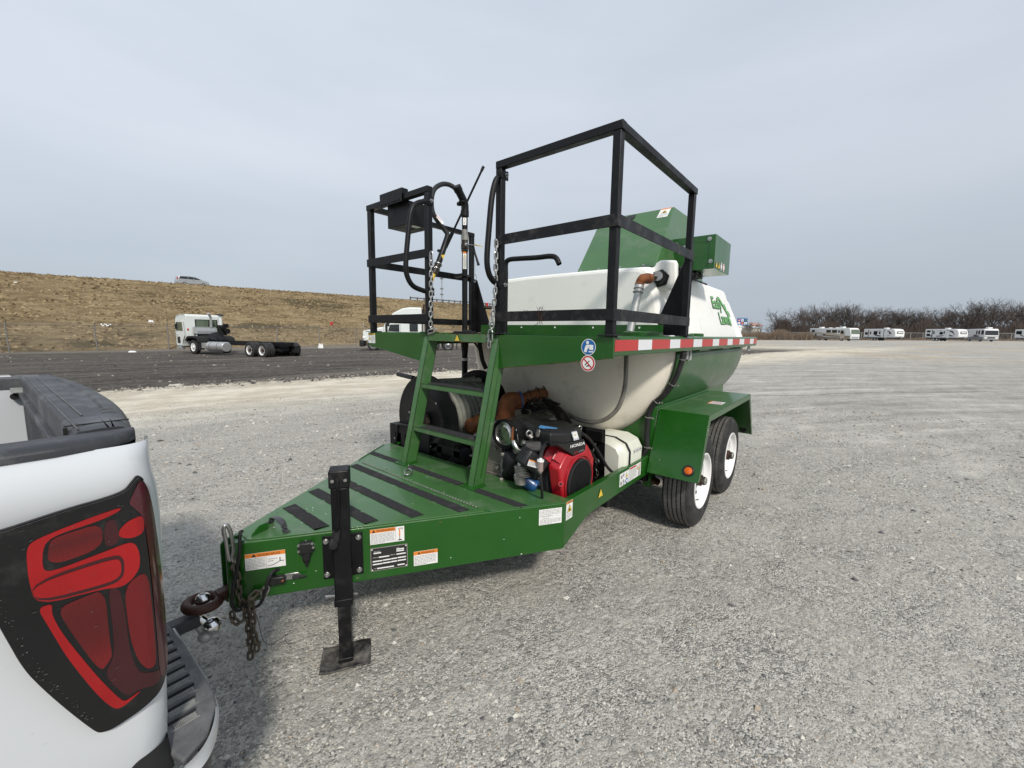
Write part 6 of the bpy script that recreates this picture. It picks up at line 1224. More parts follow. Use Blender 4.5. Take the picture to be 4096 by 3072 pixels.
# raised corner boss with the return fitting
nb = V((-0.97, -0.24, 0)).normalized(); ub = V((0.24, -0.97, 0)).normalized(); bc = V((3.02, -0.865, 1.99))
mb = MB(); q = [bc+ub*a+V((0, 0, b)) for a, b in ((-0.15, -0.07), (-0.12, -0.095), (0.16, -0.10), (0.15, 0.135), (0.02, 0.145), (-0.01, 0.12), (-0.02, 0.09), (-0.15, 0.085))]
mb.prism(q, nb*-0.13, M['poly']); obj('tank_boss', mb, up, bevel=0.02, seg=3)
fc = bc+nb*0.004+ub*0.03+V((0, 0, -0.005))
mb = MB(); mb.cyl(fc, fc+nb*0.025, 0.072, M['rubber'], n=6); mb.cyl(fc+nb*0.025, fc+nb*0.045, 0.050, M['rubber'], n=20); mb.cyl(fc+nb*0.045, fc+nb*0.12, 0.026, M['rubber'], n=16)
el = V(at(z2(1112, 1185), 'y', -0.885)); mb.cyl(fc+nb*0.11, el+(fc-el)*0.15, 0.028, M['grease'], n=14); mb.cyl(fc+nb*0.16, fc+nb*0.175, 0.036, zinc, n=16); obj('return_fitting', mb, T)
mb = MB(); lo = V(at(z2(1090, 1238), 'y', -0.875)); mb.tube(crv([el+(fc-el)*0.22, el, el+V((0, 0.02, -0.035)), lo], 5), 0.034, M['rust'], 14); mb.cyl(el+(fc-el)*0.2, el+(fc-el)*0.36, 0.040, M['rust'], n=16); obj('return_elbow', mb, T, smooth=50)
mb = MB(); lb = V(at(z2(1030, 1538), 'y', -0.86)); mb.cyl(lo+V((0, 0, 0.01)), lo.lerp(lb, 0.15), 0.032, M['galv'], n=16); mb.cyl(lo.lerp(lb, 0.1), lb, 0.028, M['galv'], n=16); mb.torus(lo.lerp(lb, 0.13), lb-lo, 0.034, 0.006, zinc, 18, 6); mb.torus(lo.lerp(lb, 0.05), lb-lo, 0.036, 0.004, zinc, 18, 6); obj('return_pipe', mb, T)
mb = MB(); ch_ = [at(z3(1945, 225), 'x', 2.60), at(z3(1943, 330), 'x', 2.58), at(z3(1938, 430), 'x', 2.57), at(z3(1915, 540), 'x', 2.56), at(z3(1870, 630), 'x', 2.55), at(z3(1800, 690), 'x', 2.53), at(z3(1710, 717), 'x', 2.52), at(z3(1620, 705), 'x', 2.52), at(z3(1540, 672), 'x', 2.52), at(z3(1470, 630), 'x', 2.52), at(z3(1400, 585), 'x', 2.52)]
mb.tube(crv(ch_, 6), 0.0175, M['clear'], 14); obj('clear_hose', mb, T, smooth=60)
mb = MB(); bh = [at(z4(x, y), 'x', 2.885) for x, y in ((985, 196), (975, 255), (945, 345), (900, 440), (845, 510), (785, 565), (745, 615), (725, 680), (716, 800), (714, 900), (690, 950), (678, 985))]
mb.tube(crv(bh, 6), 0.0215, M['rubber'], 12); hs = obj('overflow_hose', mb, T, smooth=60)
for i in (1, 3, 5, 7, 9):
    m2 = MB(); m2.torus(bh[i], V(bh[i+1])-V(bh[i-1]), 0.024, 0.004, zinc, 16, 6); m2.cyl(V(bh[i])+V((0, -0.02, 0)), V(bh[i])+V((-0.01, -0.05, -0.003)), 0.008, zinc, n=6); obj('hose_clamp', m2, hs)
mb = MB(); mb.cyl((3.0, 0.88, 1.80), (2.93, 0.98, 1.80), 0.018, M['grease'], n=10); mb.cyl((2.95, 0.955, 1.80), (2.95, 0.955, 1.85), 0.012, M['redp'], n=10); mb.bar((2.95, 0.945, 1.84), (2.95, 0.975, 1.845), 0.012, 0.008, M['redp']); obj('drain_cock', mb, T)
# maker's lettering on the tank side
sd_n = V((0, -1, 0.27)).normalized(); W = V((0, 0.305, 1)).normalized(); U = V((1, 0.01, 0)).normalized()
def sidep(x, z): 
    t = (z-1.50)/0.59; return V((x, -(1.029+(1.011-1.029)*(x-3.3)/2.1)+t*(0.157+0.028*(x-3.3)/2.1), z))
def tank_print(name, txt, x, z, wd, ht, bold):
    mb = MB(); b0 = sidep(x, z); W_2 = (sidep(x, z+ht)-b0)/ht; U_2 = (sidep(x+wd, z)-b0)/wd; n2 = U_2.cross(W_2).normalized()
    for dx, dz in ((-0.007, -0.006), (0.007, -0.006), (0.004, -0.008), (-0.007, 0.004), (0.007, 0.004)): lettering(mb, txt, b0+U_2*dx+W_2*dz, U_2, W_2, ht, wd, M['greenk'], nrm=n2, lift=0.003+abs(dx)*0.02+dz*0.008)
    lettering(mb, txt, b0, U_2, W_2, ht, wd, M['greenp'], nrm=n2, lift=0.0042); lettering(mb, txt, b0+U_2*0.006, U_2, W_2, ht, wd, M['greenp'], nrm=n2, lift=0.0044)
    return obj(name, mb, up, smooth=0, fixn=False)
tank_print('easy_lettering', 'Easy', 4.56, 1.80, 0.42, 0.16, 0.01); tank_print('lawn_lettering', 'Lawn', 4.74, 1.665, 0.46, 0.13, 0.01)
def arcprint(pts, r0, m, l):
    mb = MB(); P_ = crv([sidep(x, z) for x, z in pts], 8); L_, R2 = [], []
    for i, p in enumerate(P_):
        d = (P_[min(i+1, len(P_)-1)]-P_[max(i-1, 0)]).normalized(); a = d.cross(sd_n).normalized(); r = r0*(0.55+0.45*i/len(P_)); L_.append(p+a*r+sd_n*l); R2.append(p-a*r+sd_n*l)
    mb.grid([L_, R2], m); return mb
for r0, m, l in ((0.030, M['greenk'], 0.004), (0.020, M['greenp'], 0.0055)):
    obj('grass_blade_mark', arcprint([(4.80, 1.905), (4.86, 1.955), (4.95, 1.955), (5.08, 1.88), (5.18, 1.81), (5.23, 1.74), (5.25, 1.655)], r0, m, l), up, smooth=0, fixn=False)
    obj('grass_blade_mark', arcprint([(5.19, 1.80), (5.18, 1.86), (5.14, 1.91)][::-1], r0*0.7, m, l), up, smooth=0, fixn=False)
    obj('grass_blade_mark', arcprint([(5.31, 1.77), (5.26, 1.82), (5.21, 1.80)], r0*0.6, m, l), up, smooth=0, fixn=False)
# ---- hopper chute and drive cover
hz = 2.105; Xb, Xt, Ht = 3.15, 3.80, 2.755
mb = MB(); a = [(Xb, -0.03, hz), (Xb, -0.80, hz), (Xt, -0.70, Ht), (Xt, 0.08, Ht)]; b = [(4.55, 0.03, hz), (4.55, -0.80, hz), (4.30, -0.70, Ht), (4.30, 0.08, Ht)]
mb.add(a+b, [(0, 1, 2, 3), (7, 6, 5, 4), (0, 4, 5, 1), (3, 2, 6, 7), (1, 5, 6, 2), (0, 3, 7, 4)], GD); hp = obj('loading_hopper', mb, T, bevel=0.006)
mb = MB(); mb.box(3.12, 4.6, -0.83, 0.05, 2.086, 2.103, M['rubber']); obj('hopper_seal', mb, hp)
fn = (V(a[1])-V(a[0])).cross(V(a[3])-V(a[0])).normalized(); fn = -fn if fn.x > 0 else fn
for t in (0.06, 0.3, 0.58, 0.86):
    q = V(a[0]).lerp(V(a[1]), t)+(V(a[3])-V(a[0]))*0.03; m2 = MB(); m2.cyl(q, q+fn*0.008, 0.011, zinc, n=12); obj('hopper_screw', m2, hp)
U = (V(a[1])-V(a[0])).normalized(); W = fn.cross(U).normalized()*1; W = W if W.z > 0 else -W
label('hopper_label', hp, V(a[3])+U*0.655-W*0.155+fn*0.001, U, W, 0.10, 0.15, [('rect', 0, 0.133, 0.10, 0.017, 'orange')]+haz(0.05, 0.068, 0.030)+[('disc', 0.05, 0.082, 0.011, 'ink', 0.004), ('para', 0.008, 0.006, 0.084, 0.055, 4)])
label('hopper_label', hp, V(a[3])+U*0.02-W*0.11+fn*0.001, U, W, 0.14, 0.10, haz(0.035, 0.055, 0.018)+[('para', 0.06, 0.01, 0.07, 0.08, 5)])
label('hopper_catch', hp, V(a[3])+U*0.32-W*0.10+fn*0.001, U, W, 0.085, 0.07, [('rect', 0.012, 0.010, 0.06, 0.048, 'gink')], base='plas', th=0.006)
x0, x1, y0, y1 = 3.66, 4.20, -0.72, -1.13
mb = MB(); mb.box(x0, x1, y0, y1, 2.125, 2.42, GR); mb.box(x0-0.002, x0-0.0005, y0+0.0, y1, 2.365, 2.42, GR); mb.box(x0-0.006, x0-0.003, y1+0.05, y1, 2.13, 2.418, GR); dc = obj('drive_cover', mb, T, bevel=0.003)
for y, z in ((-0.79, 2.37), (-0.87, 2.335), (-1.08, 2.385), (-1.10, 2.19)):
    m2 = MB(); m2.cyl((x0-0.007, y, z), (x0-0.010, y, z), 0.018, zinc, n=16); m2.cyl((x0-0.010, y, z), (x0-0.018, y, z), 0.010, zinc, n=6); obj('cover_bolt', m2, dc)
for i, kk in enumerate(('tri', 'tri', 'c', 'n')):
    xx = x0+0.03+i*0.085
    if kk == 'tri': label('cover_sticker', dc, (xx, y1-0.0008, 2.14), (1, 0, 0), (0, 0, 1), 0.001, 0.001, haz(0.035, 0, 0.034), base='yellow')
    else: label('cover_sticker', dc, (xx, y1-0.0008, 2.14), (1, 0, 0), (0, 0, 1), 0.001, 0.001, [('disc', 0.035, 0.03, 0.036, 'white', 0.002), ('disc', 0.035, 0.03, 0.030, 'redp' if kk == 'n' else 'ink', 0.0024), ('disc', 0.035, 0.03, 0.022, 'white', 0.0028)], base='white')
mb = MB(); rr = random.Random(5)
for k in range(7):
    mb.tube(crv([(3.3+rr.uniform(0, 0.3), -0.80-rr.uniform(0, 0.12), 2.11+rr.uniform(0, 0.03)), (3.5, -0.86-rr.uniform(0, 0.05), 2.10+rr.uniform(0, 0.03)), (3.62, -0.88-rr.uniform(0, 0.05), 2.09+rr.uniform(0, 0.03)), (3.78, -0.86-rr.uniform(0, 0.08), 2.085+rr.uniform(0, 0.03)), (3.9, -0.80, 2.10)], 5), rr.uniform(0.006, 0.016), M['rubber'], 7)
mb.box(3.75, 3.95, -0.80, -0.96, 2.075, 2.12, M['plas']); mb.cyl((3.78, -0.9, 2.075), (3.86, -0.95, 2.10), 0.035, M['rubber'], n=14); obj('hydraulic_lines', mb, T, smooth=60)

# ---- fenders and wheels
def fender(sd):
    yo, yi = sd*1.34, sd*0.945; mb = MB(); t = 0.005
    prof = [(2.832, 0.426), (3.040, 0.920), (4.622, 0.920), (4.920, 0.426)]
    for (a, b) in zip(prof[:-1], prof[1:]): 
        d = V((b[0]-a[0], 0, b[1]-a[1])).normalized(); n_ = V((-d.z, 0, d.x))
        mb.prism([(a[0], yi, a[1]), (b[0], yi, b[1]), (b[0], yo, b[1]), (a[0], yo, a[1])], n_*-t if n_.z > 0 or n_.x < 0 else n_*t, GD if a[1] == b[1] else GR)  # top sheet gets the green lightened for the sky
    lp = [(2.832, 0.426), (3.040, 0.920), (4.622, 0.920), (4.920, 0.426), (4.872, 0.426), (4.590, 0.866), (3.078, 0.866), (2.893, 0.426)]
    mb.prism([(x, yo, z) for x, z in lp], (0, -sd*0.005, 0), GR)
    mb.prism([(2.90, sd*0.945, 0.40), (3.05, sd*0.945, 0.90), (4.61, sd*0.945, 0.90), (4.88, sd*0.945, 0.40)], (0, -sd*0.003, 0), GR)
    return obj('fender', mb, T, bevel=0.0015)
fe = fender(-1); fender(1)
an = V((-0.922, 0, 0.387)); ac = V((2.863, -1.262, 0.50))
mb = MB(); mb.lathe(ac+an*0.001, an, [(0, 0.042), (0.010, 0.042), (0.014, 0.036), (0.012, 0.030)], M['rubber'], 24); mb.lathe(ac+an*0.006, an, [(0, 0.030), (0.010, 0.028), (0.014, 0.018), (0.015, 0)], M['amber'], 24); obj('marker_lamp', mb, T, smooth=50)
mb = MB(); mb.cyl((4.885, -1.25, 0.478), (4.878, -1.25, 0.476), 0.035, M['dark'], n=18); mb.cyl((2.88, -1.03, 0.535), (2.876, -1.03, 0.537), 0.005, zinc, n=8); obj('lamp_hole', mb, T)
label('fender_label', fe, (3.62, -1.285, 0.9225), (1, 0, 0), (0, 1, 0), 0.16, 0.12, [('rect', 0, 0.105, 0.16, 0.015, 'orange'), ('para', 0.01, 0.01, 0.14, 0.09, 5, 'redp')])
def wheel(cx, sd, src=None):
    R, W0 = 0.403, 0.228; yc = sd*1.135; zc = 0.284
    mb = MB(); h = W0/2; prof = [(-h+0.012, 0.235), (-h, 0.262), (-h-0.004, 0.31), (-h+0.004, 0.365), (-h+0.018, R-0.014), (-h+0.030, R-0.003)]
    x = -h+0.030
    segs = [(0.030, 0.008), (0.030, 0.008), (0.032, 0.008), (0.030, 0.008)]
    tot = 2*h-0.06; rib = (tot-4*0.009)/5
    for i in range(5):
        prof += [(x, R-0.002), (x+rib, R-0.002)] if i in (0, 4) else [(x, R), (x+rib, R)]
        x += rib
        if i < 4: prof += [(x+0.0005, R-0.012), (x+0.0085, R-0.012)]; x += 0.009
    prof += [(h-0.030, R-0.003), (h-0.018, R-0.014), (h-0.004, 0.365), (h+0.004, 0.31), (h, 0.262), (h-0.012, 0.235)]
    mb.lathe((cx, yc, zc), (0, 1, 0), prof, M['tyre'], 72)
    npr = len(prof)
    # tread faces get the dusty rubber
    tm = mb.mi(M['tread'])
    for fi, f in enumerate(mb.f):
        c2 = fi % (npr-1)
        if 5 <= c2 <= npr-7 and prof[c2][1] > R-0.005 and prof[c2+1][1] > R-0.005: mb.m[fi] = tm
    w_ = obj('tyre', mb, T, smooth=25)
    # sipes: dark cuts across the ribs
    m2 = MB()
    for k in range(60):
        a = 2*math.pi*k/60
        for (y0, y1, sk) in ((-h+0.034, -h+0.060, 0.02), (-h+0.075, -h+0.10, -0.02), (h-0.10, h-0.075, 0.02), (h-0.060, h-0.034, -0.02)):
            q = [V((cx+math.cos(a+da)*(R+0.0006), yc+y, zc+math.sin(a+da)*(R+0.0006))) for y, da in ((y0, sk), (y1, -sk), (y1, -sk+0.006), (y0, sk+0.006))]
            m2.add(q, [(0, 1, 2, 3)], M['dark'])
    obj('tread_sipes', m2, w_, smooth=0, kind='stuff')
    o_ = sd; mb = MB(); b = yc+o_*(h-0.012)
    rp_ = [(0, 0.240), (0.012, 0.243), (0.016, 0.236), (0.010, 0.226), (-0.004, 0.222), (-0.022, 0.216), (-0.030, 0.205), (-0.034, 0.185), (-0.075, 0.176), (-0.082, 0.165), (-0.070, 0.150), (-0.052, 0.120), (-0.050, 0.095), (-0.060, 0.065), (-0.062, 0.0)]
    mb.lathe((cx, b, zc), (0, o_, 0), rp_, M['rimw'], 48); rm = obj('wheel_rim', mb, w_, smooth=40)
    for k in range(8):
        a = 2*math.pi*(k+0.5)/8; c_ = V((cx+math.cos(a)*0.142, b-o_*0.062, zc+math.sin(a)*0.142)); m2 = MB(); n_ = V((math.cos(a)*-0.35, o_, math.sin(a)*-0.35)).normalized()
        m2.cyl(c_, c_+n_*0.004, 0.022, M['dark'], n=14); obj('rim_slot', m2, rm)
    for k in range(6):
        a = 2*math.pi*k/6; c_ = V((cx+math.cos(a)*0.07, b-o_*0.060, zc+math.sin(a)*0.07)); m2 = MB(); m2.cyl(c_, c_+V((0, o_*0.02, 0)), 0.011, zinc, n=6); obj('lug_nut', m2, rm)
    mb = MB(); mb.cyl((cx, b-o_*0.062, zc), (cx, b+o_*0.0, zc), 0.050, M['rustd'], n=20); mb.cyl((cx, b, zc), (cx, b+o_*0.028, zc), 0.040, M['grease'], r1=0.036, n=20); mb.cyl((cx, b+o_*0.028, zc), (cx, b+o_*0.04, zc), 0.037, M['alu'], r1=0.026, n=20); obj('hub_cap', mb, w_, bevel=0.003)
    mb = MB(); a = rad(-130); c_ = V((cx+math.cos(a)*0.19, b-o_*0.02, zc+math.sin(a)*0.19)); mb.cyl(c_, c_+V((0.01, o_*0.035, 0.012)), 0.005, M['rustd'], n=8); obj('valve_stem', mb, w_)
for cx in (3.353, 4.358):
    for sd in (-1, 1): wheel(cx, sd)
mb = MB()
for cx in (3.353, 4.358): mb.cyl((cx, -1.03, 0.284), (cx, 1.03, 0.284), 0.04, M['black'], n=12)
for sd in (-1, 1):
    mb.bar((3.0, sd*0.90, 0.36), (3.75, sd*0.90, 0.30), 0.05, 0.03, M['grease']); mb.bar((3.9, sd*0.90, 0.30), (4.75, sd*0.90, 0.36), 0.05, 0.03, M['grease'])
    for x in (2.98, 3.05): mb.box(x, x+0.02, sd*0.86, sd*0.93, 0.25, 0.39, GR)
    mb.cyl((3.0, sd*0.86, 0.30), (3.0, sd*0.96, 0.30), 0.02, M['rustd'], n=10); mb.cyl((3.02, sd*0.88, 0.33), (3.12, sd*0.94, 0.26), 0.03, M['rustd'], n=10)
obj('axle', mb, T)
# ================================================================== machinery on the frame (parts of the trailer)
# hose reel
RC = V((0, 0.505, 0.805)); RR = 0.382
RL = thing  # keep name short
reel = None
for x, s_ in ((2.385, 1), (1.752, -1)):
    mb = MB(); mb.lathe((x, RC.y, RC.z), (s_, 0, 0), [(0.0, 0.0), (0.0, 0.17), (0.012, 0.20), (0.012, 0.235), (0.0, 0.26), (0.0, RR-0.006), (-0.010, RR), (-0.016, RR-0.006), (-0.006, RR-0.018), (-0.006, 0.10), (-0.006, 0)], M['black'], 64)
    if reel is None: reel = obj('hose_reel', mb, T, smooth=40)
    else: obj('reel_flange', mb, reel, smooth=40)
mb = MB(); mb.cyl((1.755, RC.y, RC.z), (2.38, RC.y, RC.z), 0.19, M['black'], n=32)
mb.cyl((1.68, RC.y, RC.z), (1.755, RC.y, RC.z), 0.045, M['grease'], n=16); mb.cyl((1.70, RC.y, RC.z), (1.735, RC.y, RC.z), 0.07, M['grease'], n=8)
for k in range(9):
    a = 2*math.pi*k/9+0.2; mb.cyl((1.752, RC.y+math.cos(a)*0.215, RC.z+math.sin(a)*0.215), (1.737, RC.y+math.cos(a)*0.215, RC.z+math.sin(a)*0.215), 0.009, M['grease'] if k % 3 else zinc, n=8)
obj('reel_drum', mb, reel)
mb = MB(); pts = []; n = 11*40
for i in range(n+1):
    t = i/40; a = 2*math.pi*t; x = 1.79+0.57*(t/11); r = 0.222+0.004*math.sin(a*3+t); pts.append((x+0.004*math.sin(a*2), RC.y+math.cos(a)*r, RC.z+math.sin(a)*r))
mb.tube(pts, 0.0262, M['hose'], 10)
pts = []
for i in range(11*36+1):
    t = i/36; a = 2*math.pi*t+0.5; x = 2.352-0.555*(t/11); r = 0.270+0.006*math.sin(a*2+t*2.1); pts.append((x+0.006*math.sin(a*2+1), RC.y+math.cos(a)*r, RC.z+math.sin(a)*r))
mb.tube(pts, 0.0262, M['hose'], 10)
mb.tube(crv([(2.30, RC.y-0.1, RC.z+0.30), (2.22, RC.y-0.02, RC.z+0.300), (2.08, RC.y+0.06, RC.z+0.298), (1.98, RC.y+0.15, RC.z+0.285), (1.96, RC.y+0.24, RC.z+0.2)], 7), 0.0235, M['hose'], 9)
mb.tube(crv([(2.34, RC.y+0.02, RC.z+0.30), (2.30, RC.y+0.12, RC.z+0.275), (2.16, RC.y+0.14, RC.z+0.27), (2.1, RC.y+0.2, RC.z+0.24)], 7), 0.0235, M['hose'], 9)
obj('wound_hose', mb, reel, smooth=60)
mb = MB(); mb.tube(crv([(2.05, 0.28, 0.60), (1.98, 0.12, 0.50), (1.86, 0.08, 0.47), (1.75, 0.15, 0.44)], 6), 0.026, M['hose'], 10); obj('hose_tail', mb, reel, smooth=60)
mb = MB(); a, b = V(at((1593, 1497), 'x', 1.93)), V(at((1655, 1512), 'x', 1.80)); mb.cyl(a, b, 0.020, M['rubber'], n=14); mb.ball(a, 0.020, M['rubber']); mb.cyl(b, b+(b-a)*0.5, 0.009, M['black'], n=8); obj('reel_crank', mb, reel)
def slotted(pts, x, m, th=0.008): mb.prism([(x, y, z) for y, z in pts], (th, 0, 0), m)
mb = MB()
mb.box(1.708, 1.716, 0.60, 0.955, 0.655, 0.722, M['black']); mb.box(1.708, 1.716, 0.885, 0.955, 0.40, 0.655, M['black']); mb.box(1.708, 1.716, 0.745, 0.80, 0.40, 0.655, M['black']); mb.box(1.708, 1.716, 0.60, 0.64, 0.40, 0.655, M['black'])
mb.box(1.708, 2.42, 0.952, 0.960, 0.45, 0.722, M['black']); mb.box(1.716, 1.78, 0.60, 0.955, 0.715, 0.722, M['black'])
for yy in (0.10, 0.30, 0.56): mb.box(1.74, 1.748, yy, yy+0.06, 0.40, 0.62, M['black'])
mb.box(1.74, 1.748, 0.10, 0.62, 0.57, 0.64, M['black']); mb.box(1.725, 1.74, 0.44, 0.57, 0.40, 0.82, M['black']); mb.box(2.40, 2.41, 0.3, 0.7, 0.4, 0.84, M['black'])
for yy in (0.62, 0.90): mb.box(1.707, 1.7075, yy+0.012, yy+0.024, 0.665, 0.708, M['dark'])
mb.bar((1.704, 0.83, 0.735), (1.704, 0.90, 0.42), 0.012, 0.012, M['black']); mb.cyl((1.700, 0.815, 0.735), (1.700, 0.62, 0.745), 0.010, M['rubber'], n=8); mb.cyl((1.70, 0.88, 0.60), (1.697, 0.88, 0.60), 0.007, zinc, n=8)
obj('reel_stand', mb, reel, bevel=0.004)

# pump casing and suction elbows
mb = MB(); mb.box(1.73, 2.12, -0.335, -0.03, 0.44, 0.800, M['taupe']); pu = obj('pump_casing', mb, T, bevel=0.045, seg=4)
mb = MB(); mb.box(1.728, 2.13, -0.342, -0.022, 0.535, 0.548, M['taupe']); mb.box(1.728, 2.13, -0.342, -0.022, 0.615, 0.628, M['taupe']); mb.box(1.722, 2.14, -0.35, -0.335, 0.46, 0.78, M['taupe']); obj('casing_rib', mb, pu, bevel=0.006)
for y, z in ((-0.30, 0.735), (-0.30, 0.50), (-0.10, 0.49), (-0.32, 0.60)):
    m2 = MB(); m2.cyl((1.725, y, z), (1.705, y, z), 0.012, M['alu'], n=6); obj('casing_bolt', m2, pu)
mb = MB(); mb.box(1.80, 2.05, -0.30, -0.06, 0.80, 0.83, M['blue']); mb.cyl((1.95, -0.10, 0.83), (1.95, -0.10, 0.86), 0.07, M['taupe'], n=20); obj('pump_flange', mb, pu, bevel=0.004)
r_ = 0.072; e0 = V(at(zH(632, 290), 'x', 2.12)); E1 = [e0, V(at(zH(650, 120), 'x', 2.12)), V(at(zH(690, 20), 'x', 2.14)), V(at(z3(1110, 560), 'x', 2.20)), V(at(z3(1150, 560), 'x', 2.27))]
mb = MB(); mb.tube(crv(E1, 7), r_, M['rust'], 20); mb.cyl(e0+V((0, 0, -0.012)), e0+V((0, 0, 0.03)), r_+0.008, M['rust'], n=24); mb.cyl(e0+V((0, 0, -0.08)), e0+V((0, 0, -0.0)), r_+0.002, M['taupe'], n=24); obj('rusty_elbow', mb, T, smooth=60)
mb = MB(); E2 = [V(at(z3(1165, 555), 'x', 2.28)), V(at(z3(1230, 530), 'x', 2.40)), V(at(z3(1290, 512), 'x', 2.52)), V(at(z3(1335, 505), 'x', 2.66))]
mb.tube(crv(E2, 5), 0.050, M['rust'], 18); 
for q, rr_ in ((0, 0.074), (1, 0.058), (2, 0.062), (3, 0.066)): mb.torus(E2[q], V((0.8, -0.6, 0.1)), rr_, 0.006, M['grease'] if q else M['bluep'], 24, 6)
mb.cyl(V(at(z3(1270, 580), 'x', 2.5)), V(at(z3(1320, 575), 'x', 2.5)), 0.03, M['taupe'], n=14); obj('suction_pipe', mb, T, smooth=60)
mb = MB(); mb.ball(at(z3(810, 742), 'x', 1.90), 0.062, M['rust'], (1, 1.1, 1.05), 20); mb.cyl(V(at(z3(810, 742), 'x', 1.90)), V(at(z3(880, 700), 'x', 1.95)), 0.056, M['rust'], n=18); obj('rusty_outlet', mb, T, smooth=60)
mb = MB(); q = [at(z3(x, y), 'x', 2.42) for x, y in ((1330, 528), (1385, 548), (1450, 600), (1510, 660), (1548, 728), (1480, 735), (1390, 700), (1320, 680), (1290, 620))]
mb.prism(q, (0.035, 0.02, 0), M['grease']); mb.bar(V(at(z3(1350, 545), 'x', 2.41)), V(at(z3(1452, 585), 'x', 2.38)), 0.03, 0.012, M['black']); mb.bar(V(at(z3(1190, 600), 'x', 2.4)), V(at(z3(1360, 625), 'x', 2.4)), 0.035, 0.035, M['rustd'])
for k, (x, y) in enumerate(((1180, 640), (1250, 650), (1320, 655))): mb.cyl(V(at(z3(x, y), 'x', 2.35)), V(at(z3(x+40, y+8), 'x', 2.35)), 0.02, M['grease'], n=10)
obj('gate_valve', mb, T, bevel=0.004)
mb = MB(); rr = random.Random(11)
for k in range(6):
    mb.tube(crv([at(z3(1110+rr.uniform(0, 60), 600+rr.uniform(-60, 40)), 'x', 2.3), at(z3(1180+rr.uniform(0, 60), 560+rr.uniform(-20, 80)), 'x', 2.3), at(z3(1260+rr.uniform(0, 60), 600+rr.uniform(-60, 60)), 'x', 2.32), at(z3(1330+rr.uniform(0, 60), 640+rr.uniform(-40, 60)), 'x', 2.35)], 5), 0.007, M['rubber'], 6)
obj('valve_hoses', mb, T, smooth=60)

# ---- engine
M['guard'] = mat('sooty_guard', (0.03, 0.03, 0.03), 0.4, 0.5, var=0.3, vscale=20)
M['fbowl'] = mat('fuel_bowl', (0.28, 0.22, 0.20), 0.2, coat=0.6)
EP = lambda x, y, yy: V(at(zH(x, y), 'y', yy))
eb = MB(); eb.box(1.72, 2.22, -0.74, -0.45, 0.42, 0.70, M['plas']); eb.cyl((1.93, -0.36, 0.60), (1.93, -0.47, 0.60), 0.205, M['black'], n=40); eb.cyl((1.93, -0.345, 0.60), (1.93, -0.36, 0.60), 0.215, M['alu'], n=40)
eb.box(1.75, 2.15, -0.80, -0.40, 0.392, 0.43, M['black']); eng = obj('engine', eb, T, bevel=0.006)
def epart(name, mb, **k): return obj(name, mb, eng, **k)
mb = MB(); mb.lathe((1.93, -0.36, 0.60), (-1, 0.0, 0), [(0, 0), (0, 0)], M['black'], 3); mb = MB()
bc_ = EP(700, 950, -0.42); mb.lathe((1.80, -0.40, 0.655), (-0.35, 0.94, 0), [(-0.09, 0.13), (-0.02, 0.165), (0.02, 0.165), (0.04, 0.12), (0.03, 0.0)], M['black'], 40); epart('bell_housing', mb)
for (x, y) in ((685, 808), (625, 1035), (685, 1215), (590, 1170), (640, 1195), (615, 800)):
    m2 = MB(); c_ = EP(x, y, -0.42); m2.cyl(c_, c_+V((-0.02, 0.01, 0)), 0.0125, M['alu'], n=6); epart('housing_bolt', m2)
# red shroud: ring round the fan, sloping wing towards the cylinder
ring = [EP(x, y, -0.85) for x, y in ((1545, 790), (1640, 822), (1812, 748), (1826, 640), (1850, 660), (1900, 750), (1945, 860), (1936, 950), (1925, 1050), (1923, 1230), (1760, 1370), (1575, 1500), (1500, 1512), (1478, 1400), (1455, 1230), (1432, 1025))]
mb = MB(); mb.prism(ring, (0, 0.09, 0), M['red']); epart('fan_shroud', mb, bevel=0.014, seg=3)
w1 = [EP(1545, 792, -0.845), EP(1432, 1022, -0.845), EP(1330, 940, -0.78), EP(1180, 850, -0.72), EP(1235, 745, -0.72), EP(1312, 652, -0.74), EP(1420, 690, -0.78)]
mb = MB(); mb.prism(w1, (0.02, 0.05, -0.02), M['red']); epart('shroud_wing', mb, bevel=0.006)
mb = MB(); mb.prism([EP(1395, 725, -0.788), EP(1535, 795, -0.835), EP(1445, 975, -0.835), EP(1315, 862, -0.772)], V((0.012, 0.012, -0.004))*-0.35, M['red'])
w2 = [EP(1410, 750, -0.802), EP(1505, 797, -0.835), EP(1435, 940, -0.835), EP(1340, 868, -0.785)]; mb.add([p+V((-0.006, -0.006, 0.002)) for p in w2], [(0, 1, 2, 3)], M['red']); epart('shroud_scoop', mb, bevel=0.002)
bk = [EP(1432, 1030, -0.835), EP(1455, 1230, -0.835), EP(1475, 1400, -0.835), EP(1495, 1508, -0.835), EP(1400, 1480, -0.80), EP(1270, 1400, -0.74), EP(1215, 1250, -0.72), EP(1190, 1050, -0.71), EP(1178, 862, -0.72), EP(1330, 945, -0.78)]
mb = MB(); mb.prism(bk, (0.03, 0.08, 0), M['plas']); epart('side_cowl', mb, bevel=0.012, seg=3)
fc_ = (ring[0]*0); fan = V(at(zH(1735, 1195), 'y', -0.865)); ax_ = V((0, -1, 0))
mb = MB(); mb.lathe(fan, ax_, [(-0.012, 0.148), (0.004, 0.146), (0.008, 0.138), (0.002, 0.130), (-0.008, 0.129)], M['plas'], 48); mb.cyl(fan+V((0, 0.008, 0)), fan+V((0, 0.012, 0)), 0.131, M['dark'], n=48)
rg_ = epart('fan_ring', mb, smooth=40)
mb = MB()
